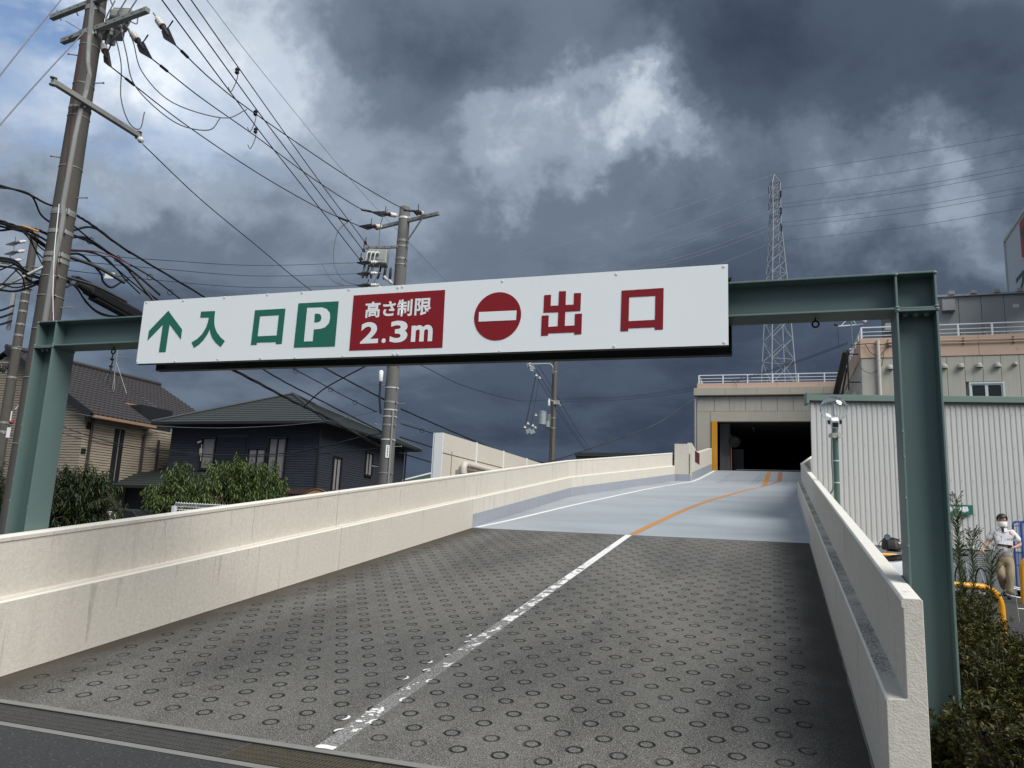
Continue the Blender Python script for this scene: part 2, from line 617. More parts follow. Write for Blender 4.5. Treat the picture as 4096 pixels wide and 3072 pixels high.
MT['blue_paint'] = pm('blue_paint', (0.020, 0.070, 0.30), 0.4, var=0.06)
MT['black_plastic'] = pm('black_plastic', (0.008, 0.008, 0.009), 0.5, var=0.1, spec=0.3)
MT['scooter_body'] = pm('scooter_body', (0.55, 0.57, 0.60), 0.3, 0.0, var=0.03)
MT['mirror'] = pm('mirror', (0.85, 0.87, 0.88), 0.06, 1.0, var=0.01)
MT['chrome'] = pm('chrome', (0.6, 0.6, 0.6), 0.2, 1.0)
MT['silver'] = pm('silver', (0.38, 0.39, 0.40), 0.4, 0.6)
MT['red_plate'] = pm('red_plate', (0.10, 0.018, 0.035), 0.5)
MT['tower_steel'] = pm('tower_steel', (0.27, 0.30, 0.33), 0.55, 0.1, var=0.08, vscale=0.3)

def stucco():
    m, nt, b = newmat('cream_stucco')
    p = pos(nt)
    base = mixc(nt, noise(nt, p, 0.9, 5, 0.6), (0.53, 0.50, 0.445), (0.655, 0.63, 0.575))
    fine = noise(nt, p, 26, 4, 0.6)
    base = mixc(nt, ramp2(nt, fine, 0.3, 0.75), mul((0.545, 0.505, 0.435), 0.93), base)
    s = noise(nt, pos(nt, (5.0, 5.0, 0.22)), 1.25, 5, 0.62)
    big = noise(nt, p, 0.55, 3, 0.5)
    sm = nn(nt, 'ShaderNodeMath', operation='MULTIPLY')
    nt.links.new(ramp2(nt, s, 0.54, 0.80), sm.inputs[0])
    nt.links.new(ramp2(nt, big, 0.46, 0.70), sm.inputs[1])
    base = mixc(nt, sm.outputs[0], base, (0.33, 0.315, 0.275))
    s2 = noise(nt, pos(nt, (16, 16, 0.4)), 1.6, 4, 0.6)
    sm2 = nn(nt, 'ShaderNodeMath', operation='MULTIPLY')
    nt.links.new(ramp2(nt, s2, 0.61, 0.74), sm2.inputs[0])
    nt.links.new(ramp2(nt, noise(nt, p, 0.9, 3), 0.48, 0.68), sm2.inputs[1])
    base = mixc(nt, sm2.outputs[0], base, (0.20, 0.185, 0.155))
    nt.links.new(base, b.inputs['Base Color'])
    b.inputs['Roughness'].default_value = 0.88
    b.inputs['Specular IOR Level'].default_value = 0.25
    vo = nn(nt, 'ShaderNodeTexVoronoi', feature='SMOOTH_F1')
    vo.inputs['Scale'].default_value = 95
    nt.links.new(p, vo.inputs['Vector'])
    bump(nt, b, vo.outputs['Distance'], 0.38, 0.005)
    return m
MT['stucco'] = stucco()

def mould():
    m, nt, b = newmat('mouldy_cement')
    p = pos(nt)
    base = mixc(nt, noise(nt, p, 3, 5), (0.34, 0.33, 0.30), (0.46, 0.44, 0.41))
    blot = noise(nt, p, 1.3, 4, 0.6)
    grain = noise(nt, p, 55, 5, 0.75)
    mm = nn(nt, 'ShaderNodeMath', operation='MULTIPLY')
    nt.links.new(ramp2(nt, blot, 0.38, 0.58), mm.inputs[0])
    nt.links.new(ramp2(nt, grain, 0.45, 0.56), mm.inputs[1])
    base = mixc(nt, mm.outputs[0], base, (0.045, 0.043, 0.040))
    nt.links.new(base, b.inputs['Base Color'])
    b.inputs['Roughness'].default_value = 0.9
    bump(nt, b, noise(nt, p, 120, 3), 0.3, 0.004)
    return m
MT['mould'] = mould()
MT['coping'] = pm('coping', (0.66, 0.64, 0.585), 0.85, var=0.07, vscale=3, bmp=0.25, bscale=110, dirt=(0.36, 0.35, 0.32), dirt_lo=0.62, dirt_hi=0.82, dscale=6, spec=0.25)

def ramp_concrete():
    m, nt, b = newmat('ramp_concrete')
    p = pos(nt)
    base = mixc(nt, ramp2(nt, noise(nt, p, 0.55, 5, 0.6), 0.3, 0.7), (0.084, 0.080, 0.071), (0.126, 0.121, 0.110))
    track = noise(nt, pos(nt, (1.6, 0.22, 1)), 0.9, 4, 0.6)
    base = mixc(nt, ramp2(nt, track, 0.44, 0.66), base, (0.048, 0.046, 0.043))
    g = noise(nt, p, 120, 3, 0.75)
    base = mixc(nt, ramp2(nt, g, 0.52, 0.62), base, (0.29, 0.283, 0.265))
    base = mixc(nt, ramp2(nt, g, 0.38, 0.47, (1, 1, 1), (0, 0, 0)), base, (0.022, 0.021, 0.020))
    vo = nn(nt, 'ShaderNodeTexVoronoi')
    vo.inputs['Scale'].default_value = 95
    nt.links.new(p, vo.inputs['Vector'])
    base = mixc(nt, ramp2(nt, noise(nt, p, 1.7, 6, 0.7, 0.5), 0.62, 0.80), base, (0.060, 0.058, 0.053))
    base = mixc(nt, ramp2(nt, noise(nt, pos(nt, (1, 0.6, 1)), 3.1, 5, 0.7), 0.66, 0.80), base, (0.20, 0.195, 0.18))
    # brown wash of silt along the left wall, a darker strip along the right
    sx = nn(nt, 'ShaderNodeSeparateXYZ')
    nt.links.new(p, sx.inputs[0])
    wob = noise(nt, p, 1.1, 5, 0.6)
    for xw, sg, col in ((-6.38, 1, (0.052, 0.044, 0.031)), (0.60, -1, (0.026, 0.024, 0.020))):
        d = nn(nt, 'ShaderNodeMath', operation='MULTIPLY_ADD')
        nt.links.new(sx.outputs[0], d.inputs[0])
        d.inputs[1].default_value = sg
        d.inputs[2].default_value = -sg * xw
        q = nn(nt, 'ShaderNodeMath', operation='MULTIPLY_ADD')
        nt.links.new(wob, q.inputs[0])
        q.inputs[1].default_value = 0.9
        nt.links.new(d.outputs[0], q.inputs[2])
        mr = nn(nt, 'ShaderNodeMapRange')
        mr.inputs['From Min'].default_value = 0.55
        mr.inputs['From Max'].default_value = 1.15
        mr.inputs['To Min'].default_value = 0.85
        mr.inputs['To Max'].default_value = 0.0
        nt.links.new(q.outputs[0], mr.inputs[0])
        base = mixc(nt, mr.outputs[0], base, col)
    nt.links.new(base, b.inputs['Base Color'])
    b.inputs['Roughness'].default_value = 0.85
    b.inputs['Specular IOR Level'].default_value = 0.3
    bump(nt, b, g, 0.45, 0.005)
    return m
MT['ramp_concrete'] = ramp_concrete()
def ringmat():
    m, nt, b = newmat('ring')
    p = pos(nt)
    c_ = mixc(nt, ramp2(nt, noise(nt, p, 2.8, 5, 0.75), 0.47, 0.70), (0.014, 0.015, 0.014), (0.075, 0.072, 0.066))
    c_ = mixc(nt, ramp2(nt, noise(nt, p, 60, 3, 0.7), 0.64, 0.74), c_, (0.13, 0.155, 0.145))
    nt.links.new(c_, b.inputs['Base Color'])
    b.inputs['Roughness'].default_value = 0.9
    return m
MT['ring'] = ringmat()

def coated():
    m, nt, b = newmat('blue_grey_coating')
    p = pos(nt)
    base = mixc(nt, noise(nt, p, 0.5, 4), (0.285, 0.312, 0.338), (0.360, 0.390, 0.415))
    st = noise(nt, pos(nt, (0.30, 0.75, 0.3)), 0.9, 5, 0.55, 0.4)
    base = mixc(nt, ramp2(nt, st, 0.45, 0.75), base, (0.250, 0.272, 0.295))
    sk = noise(nt, pos(nt, (0.8, 5.0, 0.5)), 1.0, 6, 0.7)
    base = mixc(nt, ramp2(nt, sk, 0.70, 0.88), base, (0.14, 0.15, 0.165))
    base = mixc(nt, ramp2(nt, noise(nt, p, 40, 3), 0.68, 0.78), base, (0.20, 0.22, 0.24))
    nt.links.new(base, b.inputs['Base Color'])
    b.inputs['Roughness'].default_value = 0.55
    b.inputs['Specular IOR Level'].default_value = 0.4
    bump(nt, b, noise(nt, p, 60, 3), 0.08, 0.004)
    return m
MT['coated'] = coated()
MT['kerb_coat'] = pm('kerb_coat', (0.275, 0.295, 0.335), 0.6, var=0.08, vscale=1.5, bmp=0.05, streak=0.12)

def asphalt():
    m, nt, b = newmat('asphalt')
    p = pos(nt)
    base = mixc(nt, noise(nt, p, 0.8, 5), (0.016, 0.017, 0.019), (0.032, 0.033, 0.036))
    vo = nn(nt, 'ShaderNodeTexVoronoi')
    vo.inputs['Scale'].default_value = 85
    nt.links.new(p, vo.inputs['Vector'])
    base = mixc(nt, 0.35, base, vo.outputs['Color'], 'OVERLAY')
    g = noise(nt, p, 48, 3, 0.7)
    base = mixc(nt, ramp2(nt, g, 0.62, 0.68), base, (0.22, 0.22, 0.215))
    hs = nn(nt, 'ShaderNodeHueSaturation')
    hs.inputs['Saturation'].default_value = 0.12
    nt.links.new(base, hs.inputs['Color'])
    nt.links.new(hs.outputs[0], b.inputs['Base Color'])
    b.inputs['Roughness'].default_value = 0.8
    bump(nt, b, vo.outputs['Distance'], 0.8, 0.008)
    return m
MT['asphalt'] = asphalt()

def worn_paint(name, col, under, scale, lo, hi, ystart=None, yend=None):
    """road paint, worn through where the noise says so (the worn part is a bare hole)"""
    m, nt, b = newmat(name)
    p = pos(nt)
    g = noise(nt, pos(nt, (1, 0.6, 1)), scale, 7, 0.7, 0.3)
    fac = g
    if ystart is not None:
        sx = nn(nt, 'ShaderNodeSeparateXYZ')
        nt.links.new(p, sx.inputs[0])
        mr = nn(nt, 'ShaderNodeMapRange')
        mr.inputs['From Min'].default_value = ystart
        mr.inputs['From Max'].default_value = yend
        mr.inputs['To Min'].default_value = -0.15
        mr.inputs['To Max'].default_value = 0.16
        nt.links.new(sx.outputs[1], mr.inputs[0])
        ad = nn(nt, 'ShaderNodeMath', operation='ADD')
        nt.links.new(g, ad.inputs[0])
        nt.links.new(mr.outputs[0], ad.inputs[1])
        fac = ad.outputs[0]
    nt.links.new(mixc(nt, noise(nt, p, 6, 4), mul(col, 0.9), col), b.inputs['Base Color'])
    b.inputs['Roughness'].default_value = 0.7
    tr = nn(nt, 'ShaderNodeBsdfTransparent')
    mx = nn(nt, 'ShaderNodeMixShader')
    nt.links.new(ramp2(nt, fac, lo, hi), mx.inputs[0])
    nt.links.new(tr.outputs[0], mx.inputs[1])
    nt.links.new(b.outputs[0], mx.inputs[2])
    nt.links.new(mx.outputs[0], nt.nodes['Material Output'].inputs[0])
    return m
MT['line_worn'] = worn_paint('line_worn', (0.72, 0.72, 0.70), None, 9, 0.485, 0.505, 5.0, 16.0)
MT['line_ghost'] = worn_paint('line_ghost', (0.31, 0.305, 0.29), None, 90, 0.36, 0.58)
MT['line_white'] = worn_paint('line_white', (0.74, 0.75, 0.75), None, 9, 0.22, 0.27)
MT['line_orange'] = worn_paint('line_orange', (0.46, 0.215, 0.065), None, 8, 0.25, 0.30)
MT['line_orange_worn'] = worn_paint('line_orange_worn', (0.42, 0.185, 0.075), None, 8, 0.40, 0.47)
def stainmat(name, col, scale, lo, hi, amount):
    m, nt, b = newmat(name)
    g = noise(nt, pos(nt, (6, 6, 0.8)), scale, 6, 0.7)
    f = ramp2(nt, g, lo, hi, (0, 0, 0), (amount, amount, amount))
    b.inputs['Base Color'].default_value = (*col, 1)
    b.inputs['Roughness'].default_value = 0.9
    tr = nn(nt, 'ShaderNodeBsdfTransparent')
    mx = nn(nt, 'ShaderNodeMixShader')
    nt.links.new(f, mx.inputs[0])
    nt.links.new(tr.outputs[0], mx.inputs[1])
    nt.links.new(b.outputs[0], mx.inputs[2])
    nt.links.new(mx.outputs[0], nt.nodes['Material Output'].inputs[0])
    return m
MT['drip'] = stainmat('drip', (0.10, 0.095, 0.08), 2.6, 0.44, 0.74, 0.30)
MT['tyre'] = stainmat('tyre', (0.03, 0.03, 0.032), 2.0, 0.40, 0.70, 0.35)
MT['paint_blob'] = pm('paint_blob', (0.74, 0.74, 0.72), 0.7, var=0.05)

def siding(name, c0, c1, course, jitter, bdist):
    m, nt, b = newmat(name)
    p = pos(nt)
    sx = nn(nt, 'ShaderNodeSeparateXYZ')
    nt.links.new(p, sx.inputs[0])
    wob = noise(nt, pos(nt, (1.5, 1.5, 9)), 1.5, 3)
    z = nn(nt, 'ShaderNodeMath', operation='MULTIPLY_ADD')
    nt.links.new(wob, z.inputs[0])
    z.inputs[1].default_value = jitter
    nt.links.new(sx.outputs[2], z.inputs[2])
    dv = nn(nt, 'ShaderNodeMath', operation='DIVIDE')
    nt.links.new(z.outputs[0], dv.inputs[0])
    dv.inputs[1].default_value = course
    fr = nn(nt, 'ShaderNodeMath', operation='FRACT')
    nt.links.new(dv.outputs[0], fr.inputs[0])
    groove = ramp2(nt, fr.outputs[0], 0.10, 0.30)
    c_ = mixc(nt, noise(nt, pos(nt, (2, 2, 14)), 1.4, 4), c0, c1)
    c_ = mixc(nt, groove, mul(c0, 0.55), c_)
    nt.links.new(c_, b.inputs['Base Color'])
    b.inputs['Roughness'].default_value = 0.8
    bump(nt, b, groove, 0.8, bdist)
    return m
MT['tan_siding'] = siding('tan_siding', (0.235, 0.198, 0.148), (0.35, 0.305, 0.24), 0.125, 0.05, 0.03)
MT['navy_siding'] = siding('navy_siding', (0.020, 0.025, 0.036), (0.034, 0.040, 0.056), 0.11, 0.07, 0.02)

def leafmat(name, c0, c1, c2, rough=0.5, sc_=30):
    m, nt, b = newmat(name)
    g = nn(nt, 'ShaderNodeNewGeometry')
    r = nn(nt, 'ShaderNodeValToRGB')
    e = r.color_ramp.elements
    e[0].position, e[0].color = 0.0, (*c0, 1)
    e[1].position, e[1].color = 1.0, (*c2, 1)
    k = e.new(0.55)
    k.color = (*c1, 1)
    nt.links.new(g.outputs['Random Per Island'], r.inputs[0])
    nt.links.new(r.outputs[0], b.inputs['Base Color'])
    b.inputs['Roughness'].default_value = rough
    b.inputs['Specular IOR Level'].default_value = 0.35
    tl = nn(nt, 'ShaderNodeBsdfTranslucent')
    nt.links.new(r.outputs[0], tl.inputs[0])
    mx = nn(nt, 'ShaderNodeMixShader')
    mx.inputs[0].default_value = 0.22
    nt.links.new(b.outputs[0], mx.inputs[1])
    nt.links.new(tl.outputs[0], mx.inputs[2])
    nt.links.new(mx.outputs[0], nt.nodes['Material Output'].inputs[0])
    return m
MT['azalea'] = leafmat('azalea', (0.022, 0.028, 0.006), (0.048, 0.052, 0.010), (0.095, 0.078, 0.014))
MT['peach_leaf'] = leafmat('peach_leaf', (0.035, 0.065, 0.014), (0.070, 0.115, 0.026), (0.125, 0.165, 0.042))
MT['peach_dark'] = leafmat('peach_dark', (0.012, 0.026, 0.008), (0.026, 0.048, 0.012), (0.050, 0.075, 0.020))
MT['weed_leaf'] = leafmat('weed_leaf', (0.030, 0.060, 0.018), (0.055, 0.095, 0.030), (0.085, 0.125, 0.045))
MT['weed_stem'] = pm('weed_stem', (0.075, 0.095, 0.040), 0.7)

def glassmat(name, tint, rough, trans):
    m, nt, b = newmat(name)
    b.inputs['Base Color'].default_value = (*tint, 1)
    b.inputs['Roughness'].default_value = rough
    b.inputs['Transmission Weight'].default_value = trans
    b.inputs['IOR'].default_value = 1.45
    return m
MT['pane'] = glassmat('pane', (0.02, 0.022, 0.025), 0.05, 0.0)
MT['globe'] = glassmat('globe', (0.96, 0.97, 0.98), 0.02, 1.0)

def shirt_mat():
    m, nt, b = newmat('printed_shirt')
    p = pos(nt)
    c_ = mixc(nt, noise(nt, p, 14, 4), (0.62, 0.64, 0.68), (0.74, 0.75, 0.77))
    c_ = mixc(nt, ramp2(nt, noise(nt, p, 13, 4, 0.6, 0.6), 0.57, 0.61), c_, (0.28, 0.28, 0.27))
    c_ = mixc(nt, ramp2(nt, noise(nt, p, 8, 2, 0.5, 0.3), 0.63, 0.67), c_, (0.50, 0.17, 0.11))
    nt.links.new(c_, b.inputs['Base Color'])
    b.inputs['Roughness'].default_value = 0.8
    bump(nt, b, noise(nt, p, 18, 4, 0.6), 0.4, 0.02)
    return m
MT['shirt'] = shirt_mat()

# outlines of the print on the gantry sign, in metres on its face (x, z)
SIGN = {
 'arrow': [[(-5.141, 3.3146), (-4.96, 3.1322), (-4.9617, 3.0427), (-5.1073, 3.1867), (-5.1136, 2.932), (-5.1872, 2.9326), (-5.1823, 3.1874), (-5.3343, 3.0445), (-5.3312, 3.1337)]],
 'enter': [[(-4.7764, 3.2884), (-4.6255, 3.2869), (-4.6242, 3.221), (-4.6184, 3.1715), (-4.6041, 3.1299), (-4.5776, 3.0897), (-4.5353, 3.0458), (-4.4849, 3.01), (-4.5218, 2.9588), (-4.5796, 2.9988), (-4.6242, 3.0451), (-4.6473, 3.0867), (-4.6594, 3.1257), (-4.6772, 3.0797), (-4.7135, 3.028), (-4.7565, 2.9886), (-4.806, 2.9601), (-4.8396, 3.0103), (-4.7831, 3.0387), (-4.7357, 3.082), (-4.7041, 3.1341), (-4.6886, 3.1827), (-4.6837, 3.2319), (-4.7765, 3.2337)]],
 'mouth_green': [[(-4.2053, 3.2728), (-3.8973, 3.2728), (-3.9003, 2.9657), (-3.9595, 2.9653), (-3.9598, 2.9834), (-4.1518, 2.9854), (-4.1512, 2.9656), (-4.2102, 2.9668)], [(-4.1478, 3.2185), (-3.9571, 3.2192), (-3.9582, 3.0401), (-4.1501, 3.0394)]],
 'pbox': [[(-3.7731, 3.3122), (-3.3843, 3.3101), (-3.3845, 2.9261), (-3.7773, 2.9289)]],
 'pletter': [[(-3.6812, 3.2666), (-3.5379, 3.2633), (-3.4931, 3.2481), (-3.4609, 3.2141), (-3.4522, 3.1684), (-3.4592, 3.1235), (-3.4918, 3.0901), (-3.5338, 3.0789), (-3.5986, 3.0764), (-3.5984, 2.9757), (-3.6827, 2.9761)], [(-3.6024, 3.2117), (-3.5689, 3.2114), (-3.543, 3.1985), (-3.5331, 3.1721), (-3.5406, 3.1465), (-3.5655, 3.1346), (-3.6031, 3.1336)]],
 'redbox': [[(-3.2464, 3.3521), (-2.4273, 3.3526), (-2.4212, 2.8839), (-3.246, 2.886)]],
 'circ': [(-2.1672, 3.1209), (-1.7858, 3.1245), (-1.9659, 3.3077), (-1.9803, 2.9253)],
 'bar': [[(-2.1293, 3.1553), (-1.8233, 3.1534), (-1.8236, 3.078), (-2.1282, 3.0786)]],
 'exit': [[(-1.6084, 3.2633), (-1.5546, 3.2638), (-1.555, 3.177), (-1.4939, 3.1767), (-1.4927, 3.2872), (-1.4394, 3.2855), (-1.4389, 3.178), (-1.3771, 3.1777), (-1.3769, 3.2658), (-1.323, 3.2648), (-1.3248, 3.1271), (-1.44, 3.1264), (-1.4407, 3.0166), (-1.3649, 3.0168), (-1.3654, 3.1047), (-1.3118, 3.1057), (-1.3124, 2.9494), (-1.3663, 2.9487), (-1.3661, 2.9652), (-1.5672, 2.9648), (-1.5673, 2.9488), (-1.6214, 2.9481), (-1.6216, 3.1042), (-1.5672, 3.1038), (-1.5669, 3.0149), (-1.4942, 3.0161), (-1.4936, 3.1255), (-1.609, 3.1269)]],
 'mouth_red': [[(-1.0198, 3.2648), (-0.7157, 3.2675), (-0.7185, 2.9609), (-0.776, 2.9606), (-0.7768, 2.9792), (-0.9662, 2.979), (-0.9665, 2.9589), (-1.023, 2.9591)], [(-0.9639, 3.2123), (-0.7739, 3.2127), (-0.7754, 3.0339), (-0.9644, 3.0322)]],
 't23': [(-3.1524, 2.9387), (-2.9888, 3.1173), (-2.956, 2.9372), (-2.9202, 2.9755), (-2.8863, 2.937), (-2.7298, 3.1133), (-2.697, 2.9378), (-2.5116, 3.0705)],
 'tlim': [(-3.1265, 3.1538), (-2.5345, 3.2953), (-2.9906, 3.2882), (-2.9638, 3.1615), (-2.843, 3.2804), (-2.8128, 3.1507), (-2.6832, 3.2944), (-2.665, 3.1513)],
 'bolts': [(-5.4049, 3.4064), (-4.9879, 3.4022), (-4.5412, 3.4047), (-4.0966, 3.4063), (-3.7497, 3.4052), (-5.4198, 2.8493), (-4.9977, 2.8455), (-4.5385, 2.8507), (-4.101, 2.8456), (-3.7579, 2.8414), (-3.2978, 3.404), (-2.8471, 3.3969), (-2.8051, 3.3997), (-1.9501, 3.3947), (-3.2995, 2.84), (-2.846, 2.8438), (-2.8059, 2.8434), (-1.9446, 2.8393), (-1.9497, 3.3948), (-1.0622, 3.3932), (-1.0685, 2.8477), (-0.298, 3.3995), (-0.2988, 2.8498)],
}
